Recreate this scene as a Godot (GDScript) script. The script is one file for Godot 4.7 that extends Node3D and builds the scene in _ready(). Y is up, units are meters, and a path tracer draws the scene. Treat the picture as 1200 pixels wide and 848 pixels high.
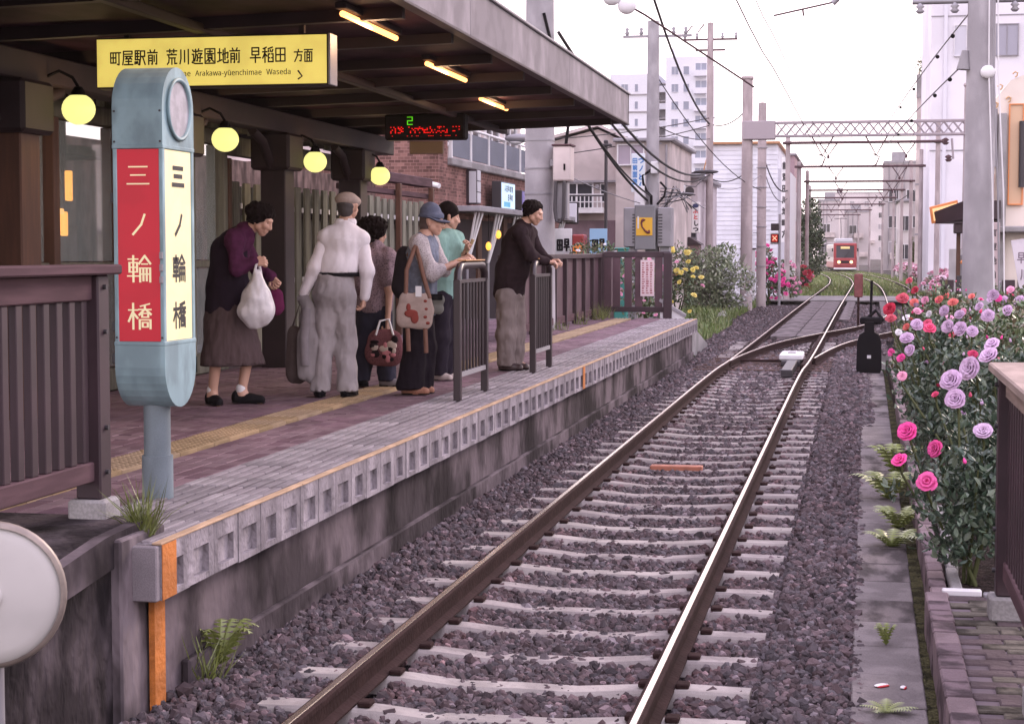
extends Node3D

# ---------- mesh builder ----------
class MB:
	var v := PackedVector3Array()
	var n := PackedVector3Array()
	var c := PackedColorArray()
	var i := PackedInt32Array()
	var col := Color(1, 1, 1)
	func vert(p: Vector3, nn: Vector3) -> int:
		v.append(p); n.append(nn); c.append(col)
		return v.size() - 1
	func tri(a: Vector3, b: Vector3, d: Vector3) -> void:   # counter-clockwise seen from outside
		var nn := (b - a).cross(d - a).normalized()
		var k := v.size()
		for p in [a, b, d]:
			v.append(p); n.append(nn); c.append(col)
		i.append_array(PackedInt32Array([k, k + 2, k + 1]))
	func quad(a: Vector3, b: Vector3, d: Vector3, e: Vector3) -> void:
		var nn := (d - a).cross(e - b).normalized()
		var k := v.size()
		for p in [a, b, d, e]:
			v.append(p); n.append(nn); c.append(col)
		i.append_array(PackedInt32Array([k, k + 2, k + 1, k, k + 3, k + 2]))
	func hexa(p: Array) -> void:   # 0-3 bottom ring, 4-7 top ring, counter-clockwise seen from above
		quad(p[3], p[2], p[1], p[0]); quad(p[4], p[5], p[6], p[7])
		for k in 4:
			var m := (k + 1) % 4
			quad(p[k], p[m], p[4 + m], p[4 + k])
	func box(lo: Vector3, hi: Vector3) -> void:
		hexa([Vector3(lo.x, lo.y, hi.z), Vector3(hi.x, lo.y, hi.z), Vector3(hi.x, lo.y, lo.z), Vector3(lo.x, lo.y, lo.z),
			Vector3(lo.x, hi.y, hi.z), Vector3(hi.x, hi.y, hi.z), Vector3(hi.x, hi.y, lo.z), Vector3(lo.x, hi.y, lo.z)])
	func cbox(at: Vector3, s: Vector3, b := Basis()) -> void:
		var h := s * 0.5
		var p := []
		for y in [-1, 1]:
			for q in [[-1, 1], [1, 1], [1, -1], [-1, -1]]:
				p.append(at + b * Vector3(h.x * q[0], h.y * y, h.z * q[1]))
		hexa(p)
	func bevel(lo: Vector3, hi: Vector3, r: float) -> void:   # box with chamfered edges
		var ctr := (lo + hi) * 0.5
		var h := (hi - lo) * 0.5
		r = minf(r, 0.45 * minf(h.x, minf(h.y, h.z)))
		for ax in 3:
			for s in [-1.0, 1.0]:
				var u := (ax + 1) % 3
				var w := (ax + 2) % 3
				var q := []
				for e in [[-1, -1], [1, -1], [1, 1], [-1, 1]]:
					var p := Vector3()
					p[ax] = s * h[ax]; p[u] = e[0] * (h[u] - r); p[w] = e[1] * (h[w] - r)
					q.append(ctr + p)
				if s < 0: q.reverse()
				quad(q[0], q[1], q[2], q[3])
		for ax in 3:
			var u := (ax + 1) % 3
			var w := (ax + 2) % 3
			for su in [-1.0, 1.0]:
				for sw in [-1.0, 1.0]:
					var q := []
					for e in [[-1, 0], [1, 0], [1, 1], [-1, 1]]:
						var p := Vector3()
						p[ax] = e[0] * (h[ax] - r)
						p[u] = su * (h[u] - (r if e[1] == 1 else 0.0)); p[w] = sw * (h[w] - (0.0 if e[1] == 1 else r))
						q.append(ctr + p)
					if su * sw < 0: q.reverse()
					quad(q[0], q[1], q[2], q[3])
		for sx in [-1.0, 1.0]:
			for sy in [-1.0, 1.0]:
				for sz in [-1.0, 1.0]:
					var a := ctr + Vector3(sx * h.x, sy * (h.y - r), sz * (h.z - r))
					var b := ctr + Vector3(sx * (h.x - r), sy * h.y, sz * (h.z - r))
					var d := ctr + Vector3(sx * (h.x - r), sy * (h.y - r), sz * h.z)
					if sx * sy * sz > 0: tri(a, b, d)
					else: tri(a, d, b)
	func tube(pts: Array, r, seg := 8, caps := true) -> void:   # r: number or array
		var up := Vector3.UP
		var rings := []
		var m := pts.size()
		var side := Vector3()
		for k in m:
			var t: Vector3 = (pts[mini(k + 1, m - 1)] - pts[maxi(k - 1, 0)]).normalized()
			if side == Vector3():
				side = t.cross(up)
				if side.length() < 0.05: side = t.cross(Vector3.RIGHT)
			side = (side - t * side.dot(t)).normalized()
			var w := side.cross(t)
			var rr: float = r[k] if r is Array else r
			var ring := PackedInt32Array()
			for s in seg:
				var a := TAU * s / seg
				var d := side * cos(a) + w * sin(a)
				ring.append(vert(pts[k] + d * rr, d))
			rings.append(ring)
		for k in m - 1:
			for s in seg:
				var s2 := (s + 1) % seg
				i.append_array(PackedInt32Array([rings[k][s], rings[k][s2], rings[k + 1][s2], rings[k][s], rings[k + 1][s2], rings[k + 1][s]]))
		if caps:
			for e in [0, m - 1]:
				var t: Vector3 = (pts[1] - pts[0]) if e == 0 else (pts[m - 1] - pts[m - 2])
				t = t.normalized() * (-1.0 if e == 0 else 1.0)
				var ctr := vert(pts[e], t)
				var ring2 := PackedInt32Array()
				for s in seg: ring2.append(vert(v[rings[e][s]], t))
				for s in seg:
					var s2 := (s + 1) % seg
					if e == 0: i.append_array(PackedInt32Array([ctr, ring2[s2], ring2[s]]))
					else: i.append_array(PackedInt32Array([ctr, ring2[s], ring2[s2]]))
	func lathe(prof: Array, seg := 16, xf := Transform3D()) -> void:   # prof: Vector2(radius, height), bottom to top
		var rings := []
		for k in prof.size():
			var a: Vector2 = prof[maxi(k - 1, 0)]
			var b: Vector2 = prof[mini(k + 1, prof.size() - 1)]
			var t := (b - a).normalized()
			var ring := PackedInt32Array()
			for s in seg:
				var an := TAU * s / seg
				ring.append(vert(xf * Vector3(prof[k].x * cos(an), prof[k].y, prof[k].x * sin(an)), (xf.basis * Vector3(t.y * cos(an), -t.x, t.y * sin(an))).normalized()))
			rings.append(ring)
		for k in prof.size() - 1:
			for s in seg:
				var s2 := (s + 1) % seg
				i.append_array(PackedInt32Array([rings[k][s], rings[k][s2], rings[k + 1][s2], rings[k][s], rings[k + 1][s2], rings[k + 1][s]]))
	func prism(poly: PackedVector2Array, d: float, xf := Transform3D()) -> void:   # polygon in XY, extruded along +Z by d
		var pp := poly
		if Geometry2D.is_polygon_clockwise(pp):
			pp = poly.duplicate(); pp.reverse()
		var t := Geometry2D.triangulate_polygon(pp)
		for k in range(0, t.size(), 3):
			var a := pp[t[k]]; var b := pp[t[k + 1]]; var e := pp[t[k + 2]]
			if (b - a).cross(e - a) < 0:
				var sw := b; b = e; e = sw
			tri(xf * Vector3(a.x, a.y, d), xf * Vector3(b.x, b.y, d), xf * Vector3(e.x, e.y, d))
			tri(xf * Vector3(a.x, a.y, 0), xf * Vector3(e.x, e.y, 0), xf * Vector3(b.x, b.y, 0))
		for k in pp.size():
			var a := pp[k]; var b := pp[(k + 1) % pp.size()]
			quad(xf * Vector3(a.x, a.y, 0), xf * Vector3(b.x, b.y, 0), xf * Vector3(b.x, b.y, d), xf * Vector3(a.x, a.y, d))
	func sweep(pts: Array, prof: Array, caps := true) -> void:   # profile Vector2(side, up), counter-clockwise seen against travel; horizontal path
		var rings := []
		var m := pts.size()
		for k in m:
			var t: Vector3 = (pts[mini(k + 1, m - 1)] - pts[maxi(k - 1, 0)])
			t.y = 0.0; t = t.normalized()
			var side := t.cross(Vector3.UP)
			var ring := []
			for q in prof: ring.append(pts[k] + side * q.x + Vector3.UP * q.y)
			rings.append(ring)
		var np := prof.size()
		for k in m - 1:
			for s in np:
				var s2 := (s + 1) % np
				quad(rings[k][s], rings[k][s2], rings[k + 1][s2], rings[k + 1][s])
		if caps:
			for k in range(1, np - 1):
				tri(rings[0][0], rings[0][k + 1], rings[0][k])
				tri(rings[m - 1][0], rings[m - 1][k], rings[m - 1][k + 1])
	func ball(at: Vector3, r: Vector3, seg := 12, rows := 8, b := Basis()) -> void:
		var k0 := v.size()
		for y in rows + 1:
			var th := PI * y / rows
			for s in seg + 1:
				var a := TAU * s / seg
				var d := Vector3(sin(th) * cos(a), cos(th), sin(th) * sin(a))
				vert(at + b * (d * r), (b * (d / r)).normalized())
		for y in rows:
			for s in seg:
				var p := k0 + y * (seg + 1) + s
				var q := p + seg + 1
				i.append_array(PackedInt32Array([p, q, q + 1, p, q + 1, p + 1]))
	func add(o: MB, xf := Transform3D()) -> void:
		var k := v.size()
		for p in o.v: v.append(xf * p)
		for p in o.n: n.append((xf.basis * p).normalized())
		c.append_array(o.c)
		for q in o.i: i.append(q + k)
	func mesh() -> ArrayMesh:
		var a := []
		a.resize(Mesh.ARRAY_MAX)
		a[Mesh.ARRAY_VERTEX] = v; a[Mesh.ARRAY_NORMAL] = n; a[Mesh.ARRAY_COLOR] = c; a[Mesh.ARRAY_INDEX] = i
		var m := ArrayMesh.new()
		if v.size() > 0: m.add_surface_from_arrays(Mesh.PRIMITIVE_TRIANGLES, a)
		return m

# ---------- naming ----------
var used_names := {}
func numbered(s: String) -> String:
	if not used_names.has(s):
		used_names[s] = 0
		return s
	used_names[s] += 1
	return "%s_%03d" % [s, used_names[s]]

func tag(o: Node, label: String, cat: String, group := "") -> Node:
	o.set_meta("label", label)
	o.set_meta("category", cat)
	if group: o.set_meta("group", group)
	return o

func thing(called: String, label: String, cat: String, at := Vector3(), turn := 0.0, group := "") -> Node3D:
	var o := Node3D.new()
	o.name = numbered(called)
	add_child(o, true)
	o.position = at
	o.rotation.y = turn
	tag(o, label, cat, group)
	return o

func setting(called: String) -> Node3D:
	var o := Node3D.new()
	o.name = numbered(called)
	add_child(o, true)
	o.set_meta("kind", "structure")
	return o

var part_names := {}
func put(called: String, mesh, m: Material, parent: Node = self, xf := Transform3D()) -> MeshInstance3D:
	var o := MeshInstance3D.new()
	var key := "%d/%s" % [parent.get_instance_id(), called]
	if called in ["red_display", "printed_lines"]: o.set_meta("kind", "stuff")
	if parent == self:
		o.name = numbered(called)
	else:
		part_names[key] = part_names.get(key, -1) + 1
		o.name = called if part_names[key] == 0 else "%s_%03d" % [called, part_names[key]]
	o.mesh = mesh.mesh() if mesh is MB else mesh

	o.material_override = m
	o.transform = xf
	parent.add_child(o, true)
	return o

func struct(called: String, mesh, m: Material) -> MeshInstance3D:
	var o := put(called, mesh, m)
	o.set_meta("kind", "structure")
	return o

func many(called: String, mesh: Mesh, m: Material, xfs: Array, cols, parent: Node = self) -> MultiMeshInstance3D:
	var o := MultiMeshInstance3D.new()
	var mm := MultiMesh.new()
	mm.transform_format = MultiMesh.TRANSFORM_3D
	mm.use_colors = cols != null
	mm.mesh = mesh
	mm.instance_count = xfs.size()
	for k in xfs.size():
		mm.set_instance_transform(k, xfs[k])
		if cols != null: mm.set_instance_color(k, cols[k])
	o.multimesh = mm
	for k in mesh.get_surface_count(): mesh.surface_set_material(k, m)
	var key := "%d/%s" % [parent.get_instance_id(), called]
	if parent == self: o.name = numbered(called)
	else:
		part_names[key] = part_names.get(key, -1) + 1
		o.name = called if part_names[key] == 0 else "%s_%03d" % [called, part_names[key]]
	o.set_meta("kind", "stuff")
	parent.add_child(o, true)
	return o

func bx(lo: Vector3, hi: Vector3, r := 0.0) -> MB:
	var b := MB.new()
	if r > 0.0: b.bevel(lo, hi, r)
	else: b.box(lo, hi)
	return b
func tb(pts: Array, r, seg := 8) -> MB:
	var b := MB.new()
	b.tube(pts, r, seg)
	return b
func V(x: float, y: float, z: float) -> Vector3: return Vector3(x, y, z)

# ---------- materials ----------
var tx := {}
func noise_tex(sd: int, freq: float, lo: float, hi: float, a: float, b: float, octs := 5, size := 512, kind := FastNoiseLite.TYPE_SIMPLEX_SMOOTH) -> ImageTexture:
	var key := str([sd, freq, lo, hi, a, b, octs, size, kind])
	if tx.has(key): return tx[key]
	var f := FastNoiseLite.new()
	f.seed = sd; f.frequency = freq; f.fractal_octaves = octs; f.noise_type = kind
	var im := f.get_seamless_image(size, size)
	im.convert(Image.FORMAT_L8)
	var d := im.get_data()
	var lut := PackedByteArray()
	for k in 256:
		var t := smoothstep(a, b, k / 255.0)
		var g := lerpf(lo, hi, t)
		lut.append(int(255.0 * (Color(g, g, g).linear_to_srgb().r if lo > .2 else g)))
	for k in d.size(): d[k] = lut[d[k]]
	im = Image.create_from_data(size, size, false, Image.FORMAT_L8, d)
	im.convert(Image.FORMAT_RGB8)
	tx[key] = ImageTexture.create_from_image(im)
	return tx[key]

var T := {}
func make_textures() -> void:
	T.blotch = noise_tex(1, 0.008, 0.74, 1.0, 0.25, 0.75)
	T.soft = noise_tex(2, 0.006, 0.88, 1.0, 0.3, 0.7, 4)
	T.stain = noise_tex(3, 0.010, 0.36, 1.0, 0.25, 0.66, 6)
	T.fine = noise_tex(4, 0.06, 0.8, 1.0, 0.25, 0.75, 4)
	T.grain = noise_tex(5, 0.2, 0.85, 1.0, 0.25, 0.75, 3)
	T.bump = noise_tex(6, 0.05, 0.0, 1.0, 0.2, 0.8, 5)
	T.bumpbig = noise_tex(7, 0.015, 0.0, 1.0, 0.2, 0.8, 5)
	T.rough = noise_tex(8, 0.02, 0.45, 1.0, 0.25, 0.75, 4)
	T.spots = noise_tex(9, 0.03, 0.22, 1.0, 0.28, 0.4, 4)

func L(r: float, g: float, b: float) -> Color: return Color(r, g, b).linear_to_srgb()

func M(nm: String, col: Color, rough := 0.8, metal := 0.0, t1 = null, s1 = 1.0, t2 = null, s2 = 1.0, bump = null, cm := 0.0) -> StandardMaterial3D:
	var m := StandardMaterial3D.new()
	m.resource_name = nm
	m.albedo_color = col
	m.roughness = rough
	m.metallic = metal
	m.vertex_color_use_as_albedo = true
	if rough > .7 and metal < .1: m.metallic_specular = .2
	if t1 != null:
		m.albedo_texture = t1
		m.uv1_triplanar = true; m.uv1_world_triplanar = true
		m.uv1_scale = (s1 if s1 is Vector3 else Vector3.ONE * s1) * 0.5
	if t2 != null:
		m.detail_enabled = true
		m.detail_albedo = t2
		m.detail_blend_mode = BaseMaterial3D.BLEND_MODE_MUL
		m.detail_uv_layer = BaseMaterial3D.DETAIL_UV_2
		m.uv2_triplanar = true; m.uv2_world_triplanar = true
		m.uv2_scale = s2 if s2 is Vector3 else Vector3.ONE * s2
	if bump != null:
		m.heightmap_enabled = true
		m.heightmap_texture = bump
		m.heightmap_scale = cm
		if t1 == null:
			m.uv1_triplanar = true; m.uv1_world_triplanar = true
			m.uv1_scale = (s1 if s1 is Vector3 else Vector3.ONE * s1) * 0.5
	return m

func glow(nm: String, col: Color, e: float) -> StandardMaterial3D:
	var m := StandardMaterial3D.new()
	m.resource_name = nm
	m.albedo_color = L(col.srgb_to_linear().r * .45, col.srgb_to_linear().g * .45, col.srgb_to_linear().b * .45)
	m.emission_enabled = true
	m.emission = col
	m.emission_energy_multiplier = e
	m.roughness = 0.4
	if e < 1.0:   # lit panels are a little uneven
		m.emission_texture = T.soft
		m.emission_operator = BaseMaterial3D.EMISSION_OP_MULTIPLY
		m.uv1_triplanar = true; m.uv1_world_triplanar = true
		m.uv1_scale = Vector3.ONE * .9
	return m

var rng := RandomNumberGenerator.new()
func rf(a: float, b: float) -> float: return rng.randf_range(a, b)

var K := {}
func make_materials() -> void:
	K.concrete = M("concrete", L(.36, .345, .345), .9, 0, T.blotch, .35, T.fine, 1.6, T.bump, .5)
	K.stained = M("stained concrete", L(.165, .135, .148), .9, 0, T.stain, V(.55, .4, .55), T.stain, V(.13, .1, .13), T.bump, .6)
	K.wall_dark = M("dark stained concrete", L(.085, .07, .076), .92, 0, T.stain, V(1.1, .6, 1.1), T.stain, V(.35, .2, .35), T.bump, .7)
	K.coping = M("weathered coping", L(.36, .325, .35), .9, 0, T.blotch, V(1.6, 1.2, 1.6), T.blotch, V(.8, .45, .8), T.bump, .4)
	K.orange = M("orange paint", L(.62, .2, .035), .7, 0, T.blotch, 2.0, T.fine, 5.0, T.bump, .2)
	K.edge_paint = M("worn yellow edge paint", L(.6, .42, .28), .75, 0, T.blotch, 1.5, T.fine, 6.0)
	K.tile_grey = M("grey guiding tile", L(.3, .268, .285), .8, 0, T.blotch, .8, T.fine, 4.0)
	K.tile_yellow = M("yellow warning tile", L(.42, .3, .18), .8, 0, T.soft, .9, T.fine, 4.0)
	K.deck_base = M("mortar bed", L(.16, .13, .145), .95, 0, T.blotch, 1.0)
	K.paver = M("rose paving brick", L(.235, .158, .182), .8, 0, T.blotch, .5, T.fine, 3.0)
	K.ballast_bed = M("ballast bed", L(.05, .042, .045), .98, 0, T.rough, 4.0, T.stain, .8, T.bump, 2.5)
	K.stone = M("ballast stone", L(.15, .129, .133), .9, 0, T.fine, 6.0)
	K.sleeper = M("concrete sleeper", L(.38, .34, .33), .9, 0, T.blotch, 1.6, T.fine, 6.0, T.bump, .3)
	K.rust = M("rusty rail web", L(.045, .025, .024), .92, 0, T.blotch, 2.0, T.fine, 7.0, T.bump, .2)
	K.rail_top = M("polished rail head", L(.8, .7, .62), .25, 1.0)
	K.steel = M("grey steel", L(.3, .29, .31), .55, .4, T.soft, 1.0)
	K.brownpaint = M("brown painted steel", L(.042, .02, .028), .55, 0, T.blotch, 1.3, T.fine, 5.0)
	K.brownrail = M("weathered brown board", L(.125, .075, .085), .8, 0, T.blotch, V(2, 6, .6), T.fine, 5.0)
	K.black = M("black paint", L(.01, .009, .011), .6)
	K.black.metallic_specular = .2
	K.darksteel = M("dark steel", L(.05, .045, .05), .5, .3)
	K.white = M("white paint", L(.74, .73, .74), .6, 0, T.soft, 1.0)
	K.pole = M("spun concrete pole", L(.46, .44, .46), .85, 0, T.blotch, V(1.0, .5, 1.0), T.fine, 3.0)
	K.wire = M("black cable", L(.02, .018, .02), .7)
	K.wood = M("brown wooden post", L(.12, .05, .028), .65, 0, T.blotch, V(5, .5, 5), T.fine, 3.0)
	K.litwood = M("pale worn board", L(.4, .31, .27), .8, 0, T.blotch, V(2, 6, .6), T.fine, 5.0)  # brown board made paler, the light falling on it is in the colour
	K.woodgrey = M("grey green weathered boards", L(.24, .235, .19), .8, 0, T.blotch, V(5, .6, 5), T.fine, 3.0)
	K.darkwood = M("dark brown beam", L(.026, .013, .017), .7, 0, T.blotch, 1.0)
	K.soffit = M("brown canopy soffit", L(.055, .026, .038), .75, 0, T.stain, V(.5, .5, .25), T.soft, 1.0)
	K.fascia = M("grey canopy fascia", L(.34, .31, .33), .75, 0, T.blotch, V(.6, .5, .6), T.soft, .9)
	K.bluepaint = M("worn pale blue paint", L(.31, .46, .5), .5, .1, T.blotch, V(1.2, .8, 1.2), T.blotch, V(1.6, .7, 1.6))
	K.bluedull = M("dull blue grey paint", L(.2, .25, .28), .6, .1, T.blotch, V(1.2, .8, 1.2), T.fine, 5.0)
	K.pane = M("window glass", Color(.8, .85, .85, .22), .05)
	K.pane.transparency = BaseMaterial3D.TRANSPARENCY_ALPHA
	K.darkpane = M("dark window glass", L(.03, .032, .04), .08)
	K.soil = M("garden soil", L(.07, .05, .045), .98, 0, T.rough, 2.0, T.fine, 5.0, T.bump, 3.0)
	K.grass_bed = M("grassy soil", L(.07, .1, .035), .98, 0, T.rough, 1.0, T.stain, .4, T.bump, 3.0)
	K.leaf = M("leaf", L(1, 1, 1), .36)
	K.leaf.backlight_enabled = true
	K.leaf.backlight = Color(.35, .35, .35)
	K.petal = M("petal", L(1, 1, 1), .6)
	K.petal.backlight_enabled = true
	K.petal.backlight = Color(.3, .3, .3)
	K.stem = M("plant stem", L(.07, .08, .035), .8)
	K.skin = M("skin", L(.52, .31, .23), .55)
	K.cream = M("cream wall render", L(.66, .58, .56), .9, 0, T.soft, .3, T.blotch, .15)
	K.asphalt = M("asphalt", L(.075, .07, .075), .95, 0, T.fine, 2.0, T.blotch, .2)

# ---------- strokes: flat lettering ----------
const GLYPH := {
	"三": "12,16 88,16;20,50 80,50;5,86 95,86",
	"ノ": "76,8 62,48 26,90",
	"輪": "5,15 45,15;10,28 10,62;10,28 42,28;42,28 42,62;10,45 42,45;10,62 42,62;2,77 48,77;26,3 26,98;74,3 50,32;74,3 98,32;62,33 86,33;54,48 54,98;54,48 96,48;96,48 96,98;54,70 96,70;68,48 68,94;82,48 82,94",
	"橋": "4,28 42,28;23,4 23,98;23,32 4,70;25,40 42,58;92,5 54,14;46,26 98,26;72,12 72,26;70,26 48,46;76,26 98,44;60,40 86,40 86,54 60,54 60,40;50,98 50,64 95,64 95,96;62,74 84,74 84,90 62,90 62,74",
	"町": "5,18 52,18 52,82 5,82 5,18;28,18 28,82;5,50 52,50;56,18 98,18;80,18 80,94 64,90",
	"屋": "12,10 90,10 90,28 12,28;12,10 12,60 4,95;24,42 92,42;50,42 30,58 80,56;70,48 88,62;30,74 86,74;58,60 58,94;18,94 98,94",
	"駅": "8,8 8,64;8,8 46,8;8,26 44,26;8,44 44,44;8,64 48,64 46,96 36,94;27,8 27,64;6,76 4,92;16,76 18,90;28,74 31,88;56,10 94,10 94,44 56,44;56,10 56,50 48,96;74,44 98,96",
	"前": "28,4 36,18;72,4 64,18;5,22 95,22;16,38 16,96;16,38 48,38 48,94 40,92;16,56 48,56;16,72 48,72;66,38 66,78;88,34 88,94 76,92",
	"荒": "4,14 96,14;32,3 32,26;68,3 68,26;8,38 92,38;50,27 50,38;22,38 24,58 82,58;24,66 22,84 8,98;50,66 50,98;76,66 76,94 96,92",
	"川": "18,8 18,60 8,96;50,12 50,86;84,6 84,98",
	"遊": "8,10 18,22;4,38 18,38 18,76 4,90;4,88 30,96 98,96;36,6 36,20;26,20 50,20;38,20 36,50 26,82;38,42 52,42 50,80 42,78;64,4 56,22;60,18 96,18;60,34 92,34 76,48;76,46 76,84 68,82;56,60 97,60",
	"園": "6,6 94,6 94,96 6,96 6,6;28,22 72,22;50,12 50,34;18,36 82,36;32,46 68,46 68,60 32,60 32,46;48,60 18,84;40,68 40,86 52,80;52,62 82,86;72,64 60,72",
	"地": "4,32 40,32;22,6 22,84;2,88 42,76;46,44 96,30 94,64 86,62;70,4 70,76;54,14 54,86 60,94 96,94 97,78",
	"早": "20,6 80,6 80,50 20,50 20,6;20,28 80,28;4,68 96,68;50,50 50,98",
	"稲": "38,4 8,14;2,32 44,32;24,10 24,98;24,36 4,72;26,44 42,60;92,4 52,14;54,22 58,34;72,20 74,32;94,18 86,34;54,46 54,96;68,46 54,46;54,70 68,70;82,46 96,46 96,96;82,70 96,70;54,94 96,94",
	"田": "10,12 90,12 90,92 10,92 10,12;50,12 50,92;10,52 90,52",
	"方": "50,2 50,20;4,22 96,22;40,22 38,52 10,96;38,46 84,46 80,92 64,90",
	"面": "4,6 96,6;48,6 42,24;12,24 88,24 88,96 12,96 12,24;36,24 36,96;64,24 64,96;36,46 64,46;36,68 64,68",
	"ふ": "36,8 56,18;56,26 42,46 58,70 36,88;22,58 10,80;76,56 92,78",
	"と": "30,8 38,46;80,34 34,54 22,78 40,92 86,88",
	"ん": "52,8 10,92 34,58 48,60 52,88 70,90 92,58",
	"し": "30,6 28,70 44,92 70,88 88,66",
	"つ": "8,34 60,22 90,38 86,66 44,88",
}
var glyph_n := 0
func strokes(b: MB, ch: String, at: Vector3, w: float, h: float, t: float, xf := Transform3D(), serif := 0.0) -> void:
	for line in GLYPH[ch].split(";"):
		var pts := []
		for q in line.split(" "):
			var xy = q.split(",")
			pts.append(at + Vector3(float(xy[0]) / 100.0 * w, (1.0 - float(xy[1]) / 100.0) * h, 0))
		for k in pts.size() - 1:
			var a: Vector3 = pts[k]
			var e: Vector3 = pts[k + 1]
			var d := (e - a).normalized()
			var s := Vector3(-d.y, d.x, 0)
			var th := t
			if serif > 0.0 and absf(d.x) > 0.9: th = t * serif
			a -= d * t * 0.3; e += d * t * 0.3
			glyph_n += 1
			var z := 0.0015 + 0.0003 * (glyph_n % 7)
			var zz := Vector3(0, 0, z)
			var o := s * th * 0.5
			b.quad(xf * (a - o + zz), xf * (e - o + zz), xf * (e + o + zz), xf * (a + o + zz))

func text_mesh(s: String, size: float, serif := false) -> TextMesh:
	var t := TextMesh.new()
	var f := SystemFont.new()
	f.font_names = PackedStringArray(["Droid Serif" if serif else "Droid Sans"])
	t.font = f
	t.text = s
	t.font_size = 32
	t.pixel_size = size / 32.0
	t.depth = 0.003
	return t

func _ready() -> void:
	# camera, sky, sun, exposure
	var cam := Camera3D.new()
	cam.name = "camera"
	add_child(cam)
	cam.position = V(0, 1.85, 0)
	cam.rotation = V(deg_to_rad(-3.576), deg_to_rad(11.024), 0)
	cam.fov = 23.043
	cam.near = 0.1
	cam.far = 1500.0
	var sky := ProceduralSkyMaterial.new()
	sky.sky_top_color = Color(.93, .885, .985)
	sky.sky_horizon_color = Color(1.0, .94, .92)
	sky.sky_curve = 0.25
	sky.ground_bottom_color = Color(.4, .37, .4)
	sky.ground_horizon_color = Color(.75, .7, .7)
	sky.energy_multiplier = 2.8
	sky.sun_angle_max = 30.0
	var env := Environment.new()
	env.background_mode = Environment.BG_SKY
	env.sky = Sky.new()
	env.sky.sky_material = sky
	env.tonemap_mode = Environment.TONE_MAPPER_LINEAR
	env.tonemap_exposure = 1.0
	env.sdfgi_enabled = true
	env.ssao_enabled = true
	env.ssil_enabled = true
	env.fog_enabled = true
	env.fog_density = 0.0003
	env.fog_light_color = Color(1.0, .94, .9)
	var we := WorldEnvironment.new()
	we.name = "environment"
	we.environment = env
	add_child(we)
	var sun := DirectionalLight3D.new()
	sun.name = "sun"
	sun.light_color = Color(1.0, .9, .82)
	sun.light_energy = 0.6
	sun.light_angular_distance = 12.0
	sun.shadow_enabled = true
	sun.sky_mode = DirectionalLight3D.SKY_MODE_LIGHT_ONLY
	add_child(sun)
	sun.rotation = V(deg_to_rad(-24), deg_to_rad(152), 0)   # low in the haze beyond the line, a little to the right
	rng.seed = 4242
	make_textures()
	make_materials()
	build_ground()
	build_tracks()
	build_platform()
	build_canopy()
	build_back_wall()
	build_right_side()
	build_fences()
	build_town_left()
	build_town_far()
	build_town_right()
	build_catenary()
	build_signs()
	build_tram()
	build_plants()
	build_people()
	build_wires()

# ---------- ground and track ----------
func sheet(called: String, poly: Array, y: float, m: Material) -> MeshInstance3D:
	var b := MB.new()
	var p := PackedVector2Array()
	for q in poly: p.append(Vector2(q[0], -q[1]))
	b.prism(p, 0.05, Transform3D(Basis(V(1, 0, 0), V(0, 0, -1), V(0, 1, 0)), V(0, y - 0.05, 0)))
	return struct(called, b, m)

func build_ground() -> void:
	sheet("ground", [[-260, 60], [260, 60], [260, -520], [-260, -520]], -0.24, M("earth ground", L(.11, .1, .095), .98, 0, T.stain, .05, T.rough, .7))
	sheet("track_bed", [[-3.0, 2], [0.05, 2], [0.3, -36], [3.4, -50], [3.6, -70], [-3.3, -70], [-3.6, -36.5], [-3.0, -33.4]], -0.2, K.ballast_bed)
	sheet("grass_verge", [[-3.0, -33.6], [-3.45, -36.5], [-3.6, -62], [-3.35, -69], [-9.0, -69], [-9.0, -36], [-4.8, -33.6]], -0.14, K.grass_bed)
	sheet("road_crossing", [[-30, -69], [30, -69], [30, -76], [-30, -76]], -0.03, M("road concrete", L(.26, .24, .24), .9, 0, T.blotch, .4, T.fine, 2.0))
	sheet("grass_strip", [[-3.6, -76], [5.0, -76], [5.0, -115], [1.5, -165], [-3, -215], [-12, -215], [-7, -165], [-4.4, -130], [-3.6, -100]], -0.1, K.grass_bed)

func spline(ctrl: Array, step := 1.0) -> Array:   # Catmull-Rom through (x, z)
	var out := []
	for k in ctrl.size() - 1:
		var p0: Array = ctrl[maxi(k - 1, 0)]; var p1: Array = ctrl[k]; var p2: Array = ctrl[k + 1]; var p3: Array = ctrl[mini(k + 2, ctrl.size() - 1)]
		var a := Vector2(p0[0], p0[1]); var b := Vector2(p1[0], p1[1]); var c := Vector2(p2[0], p2[1]); var d := Vector2(p3[0], p3[1])
		var nn := maxi(1, int(b.distance_to(c) / step))
		for j in nn: 
			var t := float(j) / nn
			var q := b.cubic_interpolate(c, a, d, t)
			out.append(V(q.x, 0, q.y))
	var e: Array = ctrl[-1]
	out.append(V(e[0], 0, e[1]))
	return out

func shift(pts: Array, off: float) -> Array:
	var out := []
	for k in pts.size():
		var t: Vector3 = (pts[mini(k + 1, pts.size() - 1)] - pts[maxi(k - 1, 0)]).normalized()
		out.append(pts[k] + t.cross(Vector3.UP) * off)
	return out

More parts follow.
